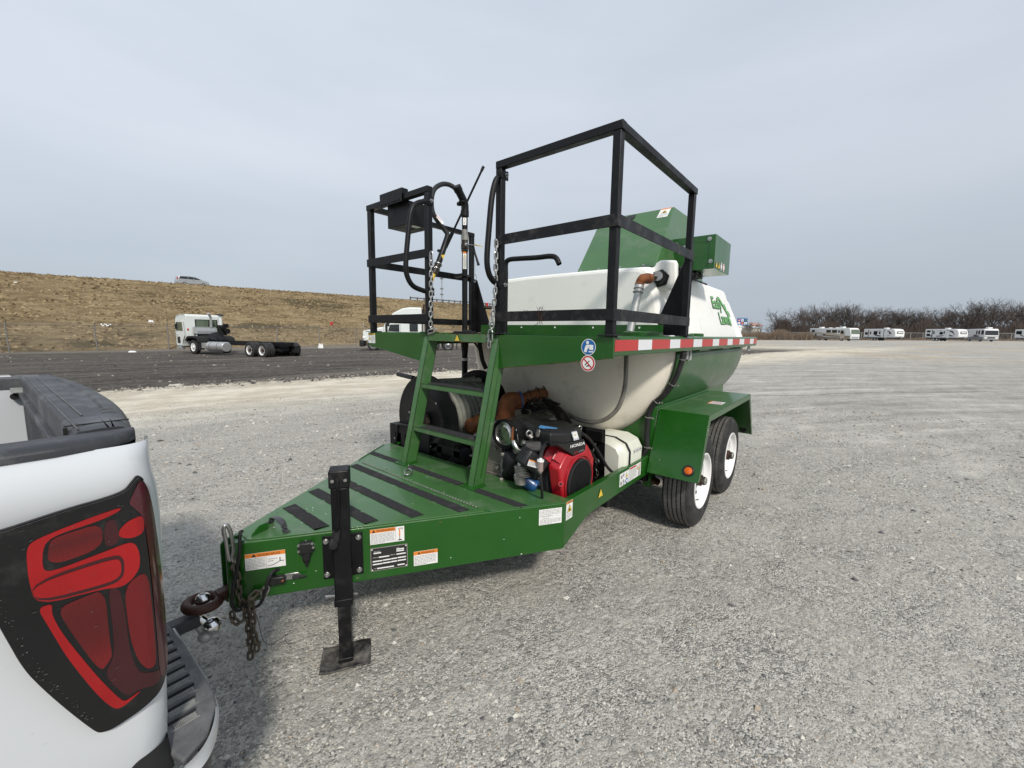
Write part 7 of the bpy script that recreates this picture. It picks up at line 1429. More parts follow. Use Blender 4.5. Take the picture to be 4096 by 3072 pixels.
for k in range(-17, 18):
    o_ = k*0.0073; hl = math.sqrt(max(0, 0.129**2-o_**2))
    mb.bar(fan+V((o_, -0.001, -hl)), fan+V((o_, -0.001, hl)), 0.0022, 0.002, M['plas'], up=(0, 1, 0)); mb.bar(fan+V((-hl, 0.0, o_)), fan+V((hl, 0.0, o_)), 0.0022, 0.002, M['plas'], up=(0, 1, 0))
epart('fan_screen', mb, smooth=0); mb = MB(); mb.torus(fan+V((-0.0, 0.004, 0.0)), ax_, 0.168, 0.004, M['red'], 48, 6); epart('shroud_bead', mb)
mb = MB(); mb.cyl(EP(1450, 1240, -0.842), EP(1450, 1240, -0.855), 0.016, M['red'], n=14); mb.cyl(EP(1450, 1240, -0.855), EP(1450, 1240, -0.858), 0.008, M['dark'], n=10); epart('shroud_lug', mb)
# black panel with the maker's lettering
vp = [EP(1310, 645, -0.845), EP(1540, 645, -0.862), EP(1792, 578, -0.862), EP(1822, 650, -0.862), EP(1812, 745, -0.862), EP(1640, 820, -0.862), EP(1610, 802, -0.862), EP(1405, 665, -0.85)]
mb = MB(); mb.prism(vp, (0, 0.05, 0), M['plas']); epart('name_panel', mb, bevel=0.003)
A0, A1 = EP(1590, 712, -0.8645), EP(1800, 655, -0.8645); U = A1-A0; L0 = U.length; U.normalize(); Hh = (EP(1590, 665, -0.8645)-A0).length; W = V((0, 0, 1))
mb = MB(); lettering(mb, 'HONDA', A0, U, W, Hh, L0, M['white'], nrm=(0, -1, 0), lift=0.001, bold=0.003); epart('maker_lettering', mb, smooth=0, fixn=False)
B0, B1 = EP(1645, 795, -0.8645), EP(1790, 748, -0.8645); U = (B1-B0); L1 = U.length; U.normalize()
mb = MB(); lettering(mb, 'GX', B0, U, W, Hh*0.62, L1*0.36, M['redp'], nrm=(0, -1, 0), lift=0.001); lettering(mb, '690', B0+U*L1*0.44, U, W, Hh*0.62, L1*0.56, M['gink'], nrm=(0, -1, 0), lift=0.001); epart('model_lettering', mb, smooth=0, fixn=False)
# air cleaner cover: faceted lid
bot = [EP(1310, 642, -0.84), EP(1540, 640, -0.858), EP(1792, 574, -0.856)]
rim = [V((1.615, -0.70, 0.935)), V((1.64, -0.835, 0.925)), V((1.83, -0.862, 0.905)), V((2.02, -0.85, 0.880)), V((2.08, -0.80, 0.875)), V((2.10, -0.55, 0.88)), V((1.98, -0.44, 0.90)), V((1.72, -0.46, 0.925))]
rim = [EP(1065, 470, -0.62), EP(1290, 505, -0.82), EP(1545, 505, -0.855), EP(1755, 480, -0.850), EP(1765, 450, -0.80), V((2.14, -0.60, 0.885)), V((2.02, -0.47, 0.905)), V((1.76, -0.47, 0.93))]
topc = sum(rim, V((0, 0, 0)))/8
lid = [r.lerp(topc, 0.16)+V((0, 0, 0.026)) for r in rim]
low_ = [r.lerp(topc, 0.03)+V((0, 0, -0.075)) for r in rim]
mb = MB(); mb.grid([low_, rim, lid], M['plas'], close=True); mb.add(lid, [tuple(range(8))], M['plas']); mb.add(low_, [tuple(range(8))], M['plas']); cov = epart('air_cleaner_cover', mb, bevel=0.008, seg=3, smooth=30)
mb = MB(); q = [EP(1150, 385, -0.66), EP(1395, 425, -0.70), EP(1335, 452, -0.735), EP(1120, 408, -0.69)]; 
zt_ = max(p.z for p in lid)+0.003
q = [V(at(zH(x, y), 'z', 0.942)) for x, y in ((1150, 385), (1400, 425), (1335, 455), (1125, 410))]; mb.prism(q, (0, 0, 0.006), M['lblue']); epart('cover_label', mb, smooth=0)
mb = MB(); mb.cyl(EP(1105, 485, -0.66), EP(1260, 520, -0.70), 0.030, M['alu'], n=8); epart('choke_cover', mb, bevel=0.003)
q = [EP(1640, 600, -0.8615), EP(1718, 580, -0.8615), EP(1680, 462, -0.8565), EP(1602, 472, -0.8565)]; U = (q[1]-q[0]); W = (q[3]-q[0]); 
label('dealer_label', eng, q[0], U, W, U.length, W.length, [('rect', 0.002, 0.002, U.length-0.004, W.length-0.004, 'bluep'), ('rect2', 0.004, 0.004, U.length-0.008, W.length-0.008, 'white'), ('disc', U.length/2, W.length*0.62, 0.007, 'yellow', 0.0035), ('disc', U.length/2, W.length*0.58, 0.004, 'gink', 0.0038), ('rect2', 0.006, 0.008, U.length-0.012, 0.004, 'bluep')])
# near cylinder, valve cover, intake box
vc = EP(1040, 690, -0.62); mb = MB(); dx = (EP(1180, 700, -0.62)-EP(900, 690, -0.62)).normalized()
mb.bar(EP(905, 690, -0.60), EP(1195, 700, -0.70), 0.09, 0.075, M['plas'], up=(0.3, 0.3, 1)); v_ = epart('valve_cover', mb, bevel=0.016, seg=3)
C0 = EP(950, 652, -0.665); C1 = EP(1105, 672, -0.715); U = (C1-C0); Lx = U.length; U.normalize(); mb = MB(); lettering(mb, 'HONDA', C0+V((-0.01, -0.012, 0.012)), U, V((0, 0, 1)), 0.017, Lx, M['gink'] if False else M['rubber'], nrm=(-0.5, -0.8, 0.2), lift=0.002); epart('cover_embossing', mb, smooth=0, fixn=False)
mb = MB(); mb.bar(EP(880, 800, -0.66), EP(1165, 990, -0.72), 0.12, 0.11, M['plas'], up=(0, 0, 1)); epart('intake_box', mb, bevel=0.018, seg=3)
mb = MB(); mb.bar(EP(930, 1000, -0.60), EP(1130, 1130, -0.70), 0.08, 0.08, M['plas'], up=(0, 0, 1)); epart('starter_case', mb, bevel=0.015)
A0 = EP(955, 965, -0.78); A1 = EP(1110, 1010, -0.80); U = (A1-A0); W = EP(985, 875, -0.78)-A0
label('engine_label', eng, A0, U, W, U.length, W.length, [('rect', 0, W.length*0.82, U.length, W.length*0.18, 'orange'), ('text', 'WARNING', U.length*0.4, W.length*0.84, W.length*0.12, U.length*0.5, 'ink'), ('para', 0.004, 0.004, U.length-0.008, W.length*0.72, 6, 'ink')])
mb = MB()
for k in range(7):
    a = V((1.625, -0.60, 0.70-k*0.020)); c_ = EP(855+k*7, 985+k*21, -0.62); mb.lathe(c_, (0.15, 0.05, 1), [(-0.003, 0.0), (-0.003, 0.040+0.002*k), (0.003, 0.040+0.002*k), (0.003, 0)], M['alu'], 20)
for k in range(5):
    c_ = EP(840+k*5, 1140+k*22, -0.62); mb.lathe(c_, (0.1, 0.05, 1), [(-0.004, 0.0), (-0.004, 0.036), (0.004, 0.036), (0.004, 0)], M['alu'], 20)
mb.cyl(EP(850, 960, -0.62), EP(870, 1240, -0.62), 0.024, M['alu'], n=12); mb.cyl(EP(835, 925, -0.62), EP(850, 975, -0.62), 0.010, M['rimw'], n=10); mb.cyl(EP(775, 1105, -0.62), EP(800, 1105, -0.62), 0.008, zinc, n=8)
epart('finned_cylinder', mb)
mb = MB()
for k in range(5):
    mb.bar(EP(1010+k*40, 1110+k*55, -0.66), EP(1150+k*12, 1165+k*52, -0.70), 0.01, 0.006, M['alu'])
epart('crankcase_fins', mb)
o0, o1 = EP(925, 1180, -0.62), EP(1100, 1290, -0.70); mb = MB(); d = (o1-o0).normalized(); L2 = (o1-o0).length
mb.lathe(o0, d, [(-0.012, 0.044), (0, 0.046), (0.004, 0.043), (L2*0.75, 0.043), (L2*0.82, 0.040), (L2*0.98, 0.036), (L2, 0.030), (L2, 0)], M['blue'], 28); mb.cyl(o0-d*0.02, o0-d*0.01, 0.045, M['alu'], n=24)
of = epart('oil_filter', mb, smooth=50)
mb = MB(); mb.cyl(EP(1148, 1045, -0.83), EP(1152, 910, -0.83), 0.0165, M['fbowl'], n=18); mb.cyl(EP(1150, 908, -0.83), EP(1152, 878, -0.83), 0.0205, M['rimw'], n=20); mb.cyl(EP(1152, 878, -0.83), EP(1153, 852, -0.83), 0.008, M['rimw'], n=12); mb.cyl(EP(1148, 1045, -0.83), EP(1148, 1075, -0.83), 0.010, zinc, n=12)
epart('fuel_filter', mb, smooth=45)
mb = MB(); mb.tube(crv([EP(1148, 1070, -0.83), EP(1155, 1200, -0.83), EP(1170, 1330, -0.82), EP(1175, 1440, -0.80)], 5), 0.009, M['rubber'], 10)
mb.tube(crv([EP(1153, 855, -0.83), EP(1160, 800, -0.82), EP(1180, 720, -0.80), EP(1230, 650, -0.79), EP(1290, 610, -0.79), EP(1340, 620, -0.80)], 6), 0.012, M['rubber'], 10); epart('fuel_hose', mb, smooth=60)
mb = MB(); mb.tube(crv([EP(1775, 500, -0.84), EP(1860, 570, -0.83), EP(1960, 700, -0.83), EP(2060, 860, -0.84), EP(2130, 980, -0.85), EP(2215, 1070, -0.87)], 7), 0.011, M['rubber'], 10); epart('battery_cable', mb, smooth=60)
# muffler
m0, m1 = V(at(zH(612, 500), 'y', -0.43)), V(at(zH(612, 500), 'y', -0.43))+V((0.50, 0.0, 0.0)); mb = MB()
mb.lathe(m0, (-1, 0, 0), [(-0.50, 0.0), (-0.50, 0.078), (-0.012, 0.078), (0.0, 0.080), (0.002, 0.074), (-0.006, 0.069), (-0.004, 0.058), (0.004, 0.05), (0.006, 0.0)], M['steel'], 40)
mu = epart('muffler', mb, smooth=40)
for a, r in ((0.5, 0.035), (2.2, 0.04), (-0.3, 0.05), (1.3, 0.055)):
    m2 = MB(); c_ = m0+V((-0.0055, math.cos(a)*r, math.sin(a)*r)); m2.cyl(c_, c_+V((-0.001, 0, 0)), 0.005, M['dark'], n=8); epart('muffler_dimple', m2)
mb = MB()
nA, nX = 22, 44
for i in range(nA):
    for j in range(nX):
        a0 = rad(-42)+rad(150)*(i+(0.5 if j % 2 else 0))/nA; x = m0.x+0.0+0.5*j/nX
        # perforated guard: strips round each hole
        a1 = a0+rad(150)/nA; xa, xb = x, x+0.5/nX
        r = 0.096
        P_ = lambda xx, aa: V((xx, m0.y-math.sin(aa)*r, m0.z+math.cos(aa)*r))
        am, hw = (a0+a1)/2, (a1-a0)/2; xm, hx = (xa+xb)/2, (xb-xa)/2
        outr = [P_(xm+sx*hx, am+sa*hw) for sx, sa in ((-1, -1), (1, -1), (1, 1), (-1, 1))]; inn = [P_(xm+sx*hx*0.62, am+sa*hw*0.62) for sx, sa in ((-1, -1), (1, -1), (1, 1), (-1, 1))]
        mb.add(outr+inn, [(0, 1, 5, 4), (1, 2, 6, 5), (2, 3, 7, 6), (3, 0, 4, 7)], M['guard'])
o_ = epart('muffler_guard', mb, smooth=0, fixn=False)
mb = MB(); mb.lathe(m0+V((0.02, 0, 0)), (-1, 0, 0), [(0.0, 0.098), (0.030, 0.098), (0.030, 0.084), (0.0, 0.084)], M['black'], 40, closed=True); epart('guard_rim', mb)
mb = MB(); mb.prism([EP(740, 410, -0.50), EP(915, 385, -0.50), EP(930, 560, -0.52), EP(880, 685, -0.53), EP(800, 640, -0.53), EP(760, 520, -0.52)], (0.03, 0.02, 0), M['steel']); mb.bar(EP(785, 430, -0.515), EP(835, 660, -0.54), 0.006, 0.01, M['steel']); mb.bar(EP(960, 385, -0.50), EP(1010, 470, -0.53), 0.03, 0.02, M['steel']); mb.bar(EP(900, 385, -0.50), EP(1300, 300, -0.50), 0.05, 0.04, M['steel']); epart('exhaust_bracket', mb, bevel=0.004)
mb = MB(); mb.tube(crv([EP(755, 610, -0.52), EP(780, 680, -0.54), EP(830, 740, -0.56), EP(900, 765, -0.58)], 6), 0.019, M['steel'], 14); mb.cyl(EP(742, 400, -0.515), EP(735, 600, -0.515), 0.008, M['rust'], n=8); epart('exhaust_pipe', mb, smooth=60)
mb = MB(); c_ = EP(985, 495, -0.62); mb.torus(c_, (-0.5, -0.8, 0.1), 0.018, 0.006, zinc, 20, 7); mb.cyl(EP(985, 520, -0.62), EP(1030, 560, -0.64), 0.012, M['alu'], n=10); mb.cyl(EP(905, 600, -0.62), EP(905, 640, -0.62), 0.012, zinc, n=10); mb.torus(EP(1732, 412, -0.76), (-0.6, -0.8, 0), 0.012, 0.004, zinc, 16, 6); epart('lifting_eye', mb)
mb = MB(); rr = random.Random(9)
for k in range(9):
    mb.tube(crv([EP(950+rr.uniform(-20, 60), 770+rr.uniform(0, 20), -0.69), EP(1010+rr.uniform(0, 40), 800+rr.uniform(0, 30), -0.72), EP(1080+rr.uniform(0, 30), 840+rr.uniform(0, 40), -0.73), EP(1140, 850+rr.uniform(0, 40), -0.74)], 4), 0.005, M['rubber'], 6)
epart('wiring_loom', mb, smooth=60)
for (x, y, s_) in ((1230, 730, 1), (1215, 790, 1)):
    pass
# heat shield plate with rectifier, chain, latch
q = [V(at(zH(x, y), 'x', 2.36)) for x, y in ((1650, 365), (2105, 440), (2090, 1180), (1700, 1230))]
mb = MB(); mb.prism(q, (0.006, 0, 0), M['black']); sh = obj('shield_plate', mb, T, bevel=0.004)
mb = MB(); a = V(at(zH(1840, 500), 'x', 2.34)); b = V(at(zH(2070, 540), 'x', 2.34))
mb.bar(V(at(zH(1835, 490), 'x', 2.352)), V(at(zH(2075, 535), 'x', 2.352)), 0.014, 0.095, M['plas'])
for k in range(7):
    mb.bar(V(at(zH(1835, 432+k*22), 'x', 2.335)), V(at(zH(2072, 476+k*22), 'x', 2.335)), 0.028, 0.005, M['plas'])
obj('rectifier', mb, sh)
chain('lynch_chain', [at(zH(1925, 860), 'x', 2.33), at(zH(1960, 930), 'x', 2.32), at(zH(1965, 1010), 'x', 2.31), at(zH(1990, 1090), 'x', 2.30), at(zH(1960, 1140), 'x', 2.30)], 0.034, 0.004, M['grease'], T)
mb = MB(); mb.bar(V(at(zH(1890, 740), 'x', 2.33)), V(at(zH(1995, 930), 'x', 2.30)), 0.012, 0.006, M['plas']); mb.torus(V(at(zH(1985, 905), 'x', 2.30)), (-1, 0.3, 0), 0.016, 0.005, zinc, 16, 6); mb.bar(V(at(zH(1965, 640), 'x', 2.33)), V(at(zH(1925, 760), 'x', 2.33)), 0.012, 0.004, M['alu']); obj('latch_rod', mb, sh)
# petrol can with strap
mb = MB(); gx0, gx1 = 2.47, 2.86; pr = [(-0.52, 0.40), (-0.90, 0.40), (-0.905, 0.44), (-0.905, 0.64), (-0.87, 0.70), (-0.78, 0.735), (-0.60, 0.735), (-0.53, 0.70)]
rows = [[(gx0-0.0, (y+0.71)*0.80-0.71, (z-0.56)*0.80+0.56) for y, z in pr], [(gx0+0.045, y, z) for y, z in pr], [(gx1-0.045, y, z) for y, z in pr], [(gx1, (y+0.71)*0.80-0.71, (z-0.56)*0.80+0.56) for y, z in pr]]
mb.grid(rows, M['jug'], close=True); mb.add(rows[0], [tuple(range(8))], M['jug']); mb.add(rows[-1], [tuple(range(8))], M['jug']); ft = obj('fuel_tank', mb, T, bevel=0.014, seg=3)
mb = MB(); st = [(2.60, y*1.0, z) for y, z in pr]; c0 = V((2.6, -0.71, 0.56))
L_ = [V((2.56, (p[1]+0.71)*1.012-0.71, (p[2]-0.56)*1.012+0.56)) for p in st]; R2 = [p+V((0.035, 0, 0)) for p in L_]; mb.grid([L_, R2], M['rubber'], close=True)
o_ = obj('fuel_tank_strap', mb, ft, smooth=0)
gn = V((0, -0.62, 0.78)).normalized(); W = V((0, 0.78, 0.62)).normalized(); 
label('fuel_label', ft, V((2.645, -0.9062, 0.610)), (1, 0, 0), (0, 0, 1), 0.16, 0.036, [('rect', 0.003, 0.003, 0.154, 0.030, 'gink'), ('rect2', 0.005, 0.005, 0.150, 0.026, 'white'), ('text', 'GASOLINE', 0.034, 0.010, 0.016, 0.115, 'ink'), ('rect2', 0.010, 0.009, 0.012, 0.016, 'ink')])
mb = MB(); mb.cyl((2.50, -0.60, 0.73), (2.50, -0.60, 0.765), 0.03, M['plas'], n=14); obj('fuel_cap', mb, ft)
# ================================================================== pickup truck, rear corner beside the camera
PK = thing('pickup_truck', 'white pickup truck with its red tail lamp and step bumper at the coupling', 'pickup truck', (-0.30, -0.75, ZG), rad(2.2))
CP = M['car']; CY = -0.07
M['stepg'] = mat('worn_tread_tops', (0.24, 0.24, 0.23), 0.7, var=0.3, vscale=20)
# outer side skin: z profile of half width, longitudinal sweep
prof = [(1.280, 0.905), (1.268, 0.921), (1.245, 0.934), (1.215, 0.941), (1.185, 0.938), (1.15, 0.927), (1.06, 0.920), (0.95, 0.922), (0.80, 0.930), (0.66, 0.940), (0.56, 0.938), (0.46, 0.92), (0.40, 0.90)]
XR = [-0.216, -0.190, -0.184, -0.179, -0.180, -0.183, -0.192, -0.193, -0.184]
def side_rows(sd):
    rows = []
    for (z, hw) in prof:
        row = []
        for x in (-2.6, -2.0, -1.5, -1.0, -0.7, -0.5, -0.40, -0.32, -0.27): row.append((x, CY+sd*hw, z))
        # rounded rear corner into the rear face
        xr = float(np.interp(z, [0.4, 0.9, 1.0, 1.08, 1.13, 1.17, 1.21, 1.25, 1.29], XR)); r = 0.065
        for k in range(1, 8):
            a = k*math.pi/2/7; row.append((xr-r+r*math.sin(a), CY+sd*(hw-r+r*math.cos(a)), z))
        row += [(xr, CY+sd*0.84, z), (xr, CY+sd*0.81, z)]
        rows.append(row)
    return rows
for sd in (-1, 1):
    mb = MB(); mb.grid(side_rows(sd), CP)
    # wheel opening closed by a dark liner further forward
    bs = obj('bed_side', mb, PK, smooth=60); m_ = bs.modifiers.new('s', 'SUBSURF'); m_.levels = 1; m_.render_levels = 2
    mb = MB(); mb.box(-2.6, -0.30, CY+sd*0.822, CY+sd*0.828, 0.80, 1.262, CP); mb.box(-2.6, -0.27, CY+sd*0.828, CY+sd*0.905, 1.255, 1.262, CP); obj('bed_inner_wall', mb, PK)
    cap = [(CY+sd*0.816, 1.250), (CY+sd*0.816, 1.297), (CY+sd*0.824, 1.303), (CY+sd*0.888, 1.303), (CY+sd*0.902, 1.299), (CY+sd*0.910, 1.292), (CY+sd*0.912, 1.279)]
    rows = []
    for x, k in ((-2.6, 0), (-1.0, 0), (-0.45, 0), (-0.34, 0.0), (-0.285, 0.006), (-0.250, 0.018), (-0.225, 0.04), (-0.208, 0.07)):
        rows.append([(x, y-sd*k*max(0, abs(y-CY)-0.816)/0.096, z) for y, z in cap])
    mb = MB(); mb.grid(rows, M['trim']); mb.add(rows[-1], [tuple(range(len(cap)))], M['trim']); obj('bed_rail_cap', mb, PK, smooth=40, bevel=0.003)
mb = MB(); mb.box(-2.6, -0.32, CY-0.82, CY+0.82, 0.80, 0.81, M['trim']); 
for k in range(15): mb.box(-2.6, -0.34, CY-0.66+k*0.09, CY-0.61+k*0.09, 0.81, 0.825, M['trim'])
obj('bed_floor', mb, PK)
mb = MB(); mb.box(-2.62, -2.58, CY-0.95, CY+0.95, 0.7, 1.30, CP); mb.box(-4.6, -2.66, CY-0.95, CY+0.95, 0.55, 1.30, CP); mb.prism([(-2.66, CY-0.90, 1.30), (-2.80, CY-0.72, 1.83), (-4.0, CY-0.72, 1.83), (-4.6, CY-0.90, 1.30)], (0, 0, 0), CP)
rows = [[(-2.66, CY-0.92, 1.30), (-2.66, CY+0.92, 1.30), (-4.6, CY+0.92, 1.30), (-4.6, CY-0.92, 1.30)], [(-2.82, CY-0.72, 1.83), (-2.82, CY+0.72, 1.83), (-4.1, CY+0.72, 1.83), (-4.1, CY-0.72, 1.83)]]
mb.grid(rows, CP, close=True); mb.add(rows[1], [(0, 1, 2, 3)], CP); obj('cab', mb, PK, bevel=0.03)
mb = MB(); mb.prism([(-2.67, CY-0.72, 1.38), (-2.67, CY+0.72, 1.38), (-2.79, CY+0.62, 1.76), (-2.79, CY-0.62, 1.76)], (0.012, 0, 0.004), M['glass']); obj('rear_window', mb, PK)
# far bed side features seen over the tailgate: tie-down pocket and hole
mb = MB(); mb.box(-0.52, -0.47, CY+0.814, CY+0.8165, 0.98, 1.12, M['dark']); mb.cyl((-0.415, CY+0.816, 1.125), (-0.415, CY+0.811, 1.125), 0.010, M['dark'], n=12); obj('bed_wall_holes', mb, PK)
# tailgate
tg = MB(); ys = list(np.linspace(-0.815, 0.815, 25)); rows = []
def tgx(y): return -0.150-0.052*(abs(y)/0.80)**2.2
sec = [(-0.305, 1.235), (-0.305, 1.296), (-0.296, 1.305), (-0.26, 1.308), (-0.235, 1.308), (-0.228, 1.302), (-0.205, 1.302), (-0.198, 1.310), (None, 1.306), (None, 1.290), (None, 1.262)]
for y in ys:
    xo = tgx(y); row = []
    mid = abs(y) < 0.50
    for i, (x, z) in enumerate(sec):
        if i < 4: xx = x
        elif i < 8: xx = x+(xo+0.150)*(i-3)/5; z = z if (mid or i in (4,)) else 1.308
        else: xx = xo-(0.020, 0.004, 0.0)[i-8]
        row.append((xx, CY+y, z))
    rows.append(row)
tg.grid(rows, M['trim']); [tg.add(r_, [tuple(range(len(r_)))], M['trim']) for r_ in (rows[0], rows[-1])]; o = obj('tailgate_cap', tg, PK, smooth=50)
tgc = o
mb = MB()
for (ya, yb, x0, x1) in ((-0.60, 0.62, -0.268, -0.264), (-0.80, 0.75, -0.296, -0.293)): mb.box(x0, x1, CY+ya, CY+yb, 1.3085, 1.3105, M['step'])
for yy in (-0.53, -0.575): mb.bar((-0.225, CY+yy, 1.310), (-0.195, CY+yy-0.005, 1.311), 0.004, 0.002, M['step'])
mb.box(-0.31, -0.20, CY-0.740, CY-0.736, 1.307, 1.3095, M['dark']); mb.box(-0.312, -0.305, CY-0.745, CY-0.735, 1.27, 1.305, M['dark'])
obj('cap_ridges', mb, o, smooth=0)
mb = MB(); rows = []
for z, dx in ((1.262, 0.0), (1.20, 0.008), (1.10, 0.0), (0.95, -0.004), (0.75, 0.0), (0.62, -0.01)):
    rows.append([(tgx(y)+dx, CY+y, z) for y in ys])
mb.grid(rows, CP); obj('tailgate', mb, PK, smooth=60)
mb = MB(); mb.box(-0.300, -0.294, CY-0.80, CY+0.80, 0.82, 1.29, M['trim'])
for k in range(22): 
    y = CY-0.74+k*0.068
    mb.prism([(-0.300, y-0.018, 0.85), (-0.300, y-0.018, 1.16), (-0.300, y-0.006, 1.20), (-0.300, y+0.006, 1.20), (-0.300, y+0.018, 1.16), (-0.300, y+0.018, 0.85)], (-0.012, 0, 0), M['trim'])
mb.box(-0.318, -0.30, CY-0.80, CY+0.80, 1.215, 1.235, M['trim']); obj('tailgate_liner', mb, PK, bevel=0.003)
mb = MB(); mb.box(-0.34, -0.30, CY+0.77, CY+0.81, 1.235, 1.255, M['galv']); mb.cyl((-0.33, CY+0.81, 1.215), (-0.33, CY+0.79, 1.215), 0.014, M['dark'], n=10); obj('tailgate_latch', mb, PK)
# tail lamp: a lens proud of the skin, wrapped round the corner
LAMP = [(-0.425, 1.165), (-0.401, 1.167), (-0.332, 1.178), (-0.274, 1.183), (-0.245, 1.190), (-0.232, 1.206), (-0.222, 1.216), (-0.208, 1.190), (-0.200, 1.126), (-0.196, 1.053), (-0.193, 0.965), (-0.194, 0.866), (-0.197, 0.791), (-0.203, 0.732), (-0.219, 0.708), (-0.255, 0.689), (-0.289, 0.682), (-0.307, 0.680), (-0.324, 0.686), (-0.333, 0.701), (-0.360, 0.764), (-0.387, 0.832), (-0.408, 0.892), (-0.425, 0.976), (-0.442, 1.06), (-0.440, 1.13)]
def chaikin(P_, n=2):
    for _ in range(n):
        P_ = [q for i in range(len(P_)) for q in ((0.78*P_[i][0]+0.22*P_[(i+1) % len(P_)][0], 0.78*P_[i][1]+0.22*P_[(i+1) % len(P_)][1]), (0.22*P_[i][0]+0.78*P_[(i+1) % len(P_)][0], 0.22*P_[i][1]+0.78*P_[(i+1) % len(P_)][1]))]
    return P_
LAMP = chaikin([(a-0.004, b) for a, b in LAMP], 2)
def lamp_y(x, z, lift=0.0):
    y = 0.950+0.006*math.sin((z-0.68)*6.0); e_ = max(0, x+0.245)/0.055
    return CY-(y-0.075*min(1, e_)**2.4+lift)
def skin_patch(name, poly, m, parent, lift, wrap=False, n=(26, 44), seed=0, depth=None):
    """a patch of lens following the lamp's curved face, cut to an outline"""
    bm = bmesh.new(); xs5 = [p[0] for p in poly]; zs5 = [p[1] for p in poly]
    vs5 = [bm.verts.new((p[0], 0, p[1])) for p in poly]; f = bm.faces.new(vs5); x0, x1, z0, z1_ = min(xs5), max(xs5), min(zs5), max(zs5)
    for k in range(1, n[0]): xx = x0+(x1-x0)*k/n[0]; bmesh.ops.bisect_plane(bm, geom=bm.verts[:]+bm.edges[:]+bm.faces[:], plane_co=(xx, 0, 0), plane_no=(1, 0, 0))
    for k in range(1, n[1]): zz = z0+(z1_-z0)*k/n[1]; bmesh.ops.bisect_plane(bm, geom=bm.verts[:]+bm.edges[:]+bm.faces[:], plane_co=(0, 0, zz), plane_no=(0, 0, 1))
    for v in bm.verts: v.co.y = lamp_y(v.co.x, v.co.z, lift)
    mb = MB(); bm.verts.index_update(); mb.v = [tuple(v.co) for v in bm.verts]; mb.f = [tuple(v.index for v in f.verts) for f in bm.faces]; mb.mats = [m]; mb.m = [0]*len(mb.f); 
    # rim wall back to the body
    if depth:
        pv = [V((p[0], lamp_y(p[0], p[1], lift), p[1])) for p in poly]; b = len(mb.v); mb.v += [tuple(p) for p in pv]+[tuple(p+V((0, depth, 0))) for p in pv]; k = len(poly)
        for i in range(k): mb.f.append((b+i, b+(i+1) % k, b+k+(i+1) % k, b+k+i)); mb.m.append(0)
    bm.free(); return obj(name, mb, parent, smooth=50)
lamp = skin_patch('tail_lamp', LAMP, M['lblk'], PK, 0.0, depth=0.05)
MF = [(-0.389, 1.060), (-0.271, 1.066), (-0.261, 1.048), (-0.264, 1.013), (-0.282, 1.001), (-0.386, 1.014)]
sm_ = lambda P_: [(p.x, p.y) for p in crv([(a, b, 0) for a, b in P_], 3, closed=True)]
pcs = [('lens_surround', [(-0.391, 1.066), (-0.389, 1.123), (-0.380, 1.137), (-0.340, 1.147), (-0.293, 1.156), (-0.255, 1.161), (-0.262, 1.152), (-0.293, 1.143), (-0.352, 1.137), (-0.368, 1.123), (-0.373, 1.079), (-0.363, 1.068), (-0.28, 1.078), (-0.251, 1.082), (-0.241, 1.074), (-0.236, 1.051), (-0.238, 1.019), (-0.252, 0.999), (-0.269, 0.990), (-0.297, 1.000), (-0.386, 1.011)], 'lred', 0.0012),
 ('lens_gap', MF, 'lredd', 0.0020), ('brake_lens', [(-0.388, 1.055), (-0.273, 1.058), (-0.266, 1.044), (-0.268, 1.018), (-0.283, 1.009), (-0.386, 1.020)], 'lred', 0.0030),
 ('reflector', [(-0.361, 1.128), (-0.345, 1.134), (-0.287, 1.139), (-0.290, 1.086), (-0.366, 1.079)], 'lgrid', 0.0012), ('lens_shade', [(-0.284, 1.138), (-0.266, 1.140), (-0.264, 1.086), (-0.288, 1.084)], 'lredd', 0.0010),
 ('turn_lens', [(-0.264, 1.113), (-0.249, 1.128), (-0.223, 1.133), (-0.223, 1.093), (-0.246, 1.088), (-0.265, 1.098)], 'lred', 0.0012),
 ('reflector', [(-0.361, 0.992), (-0.330, 0.997), (-0.294, 0.999), (-0.296, 0.883), (-0.294, 0.851), (-0.300, 0.838), (-0.314, 0.822), (-0.350, 0.943)], 'lgrid', 0.0012),
 ('lens_surround', [(-0.385, 1.006), (-0.366, 1.006), (-0.369, 0.985), (-0.358, 0.935), (-0.318, 0.812), (-0.288, 0.735), (-0.280, 0.730), (-0.254, 0.738), (-0.270, 0.727), (-0.285, 0.720), (-0.299, 0.722), (-0.320, 0.768), (-0.356, 0.882), (-0.376, 0.968)], 'lred', 0.0012),
 ('lens_shade', [(-0.290, 1.000), (-0.272, 0.990), (-0.268, 0.91), (-0.268, 0.85), (-0.262, 0.80), (-0.252, 0.775), (-0.232, 0.765), (-0.215, 0.755), (-0.225, 0.728), (-0.262, 0.742), (-0.280, 0.737), (-0.310, 0.812), (-0.292, 0.845), (-0.289, 0.90)], 'lredd', 0.0008),
 ('side_lens', [(-0.266, 0.990), (-0.226, 1.010), (-0.224, 0.913), (-0.225, 0.802), (-0.229, 0.776), (-0.243, 0.779), (-0.256, 0.810), (-0.263, 0.852), (-0.266, 0.90)], 'lred2', 0.0012),
 ('corner_lens', [(-0.222, 1.210), (-0.207, 1.185), (-0.199, 1.126), (-0.195, 1.053), (-0.192, 0.965), (-0.193, 0.866), (-0.196, 0.791), (-0.202, 0.735), (-0.222, 0.735), (-0.220, 0.85), (-0.219, 1.0), (-0.221, 1.12), (-0.235, 1.15), (-0.245, 1.165), (-0.235, 1.185)], 'lpurp', 0.0010)]
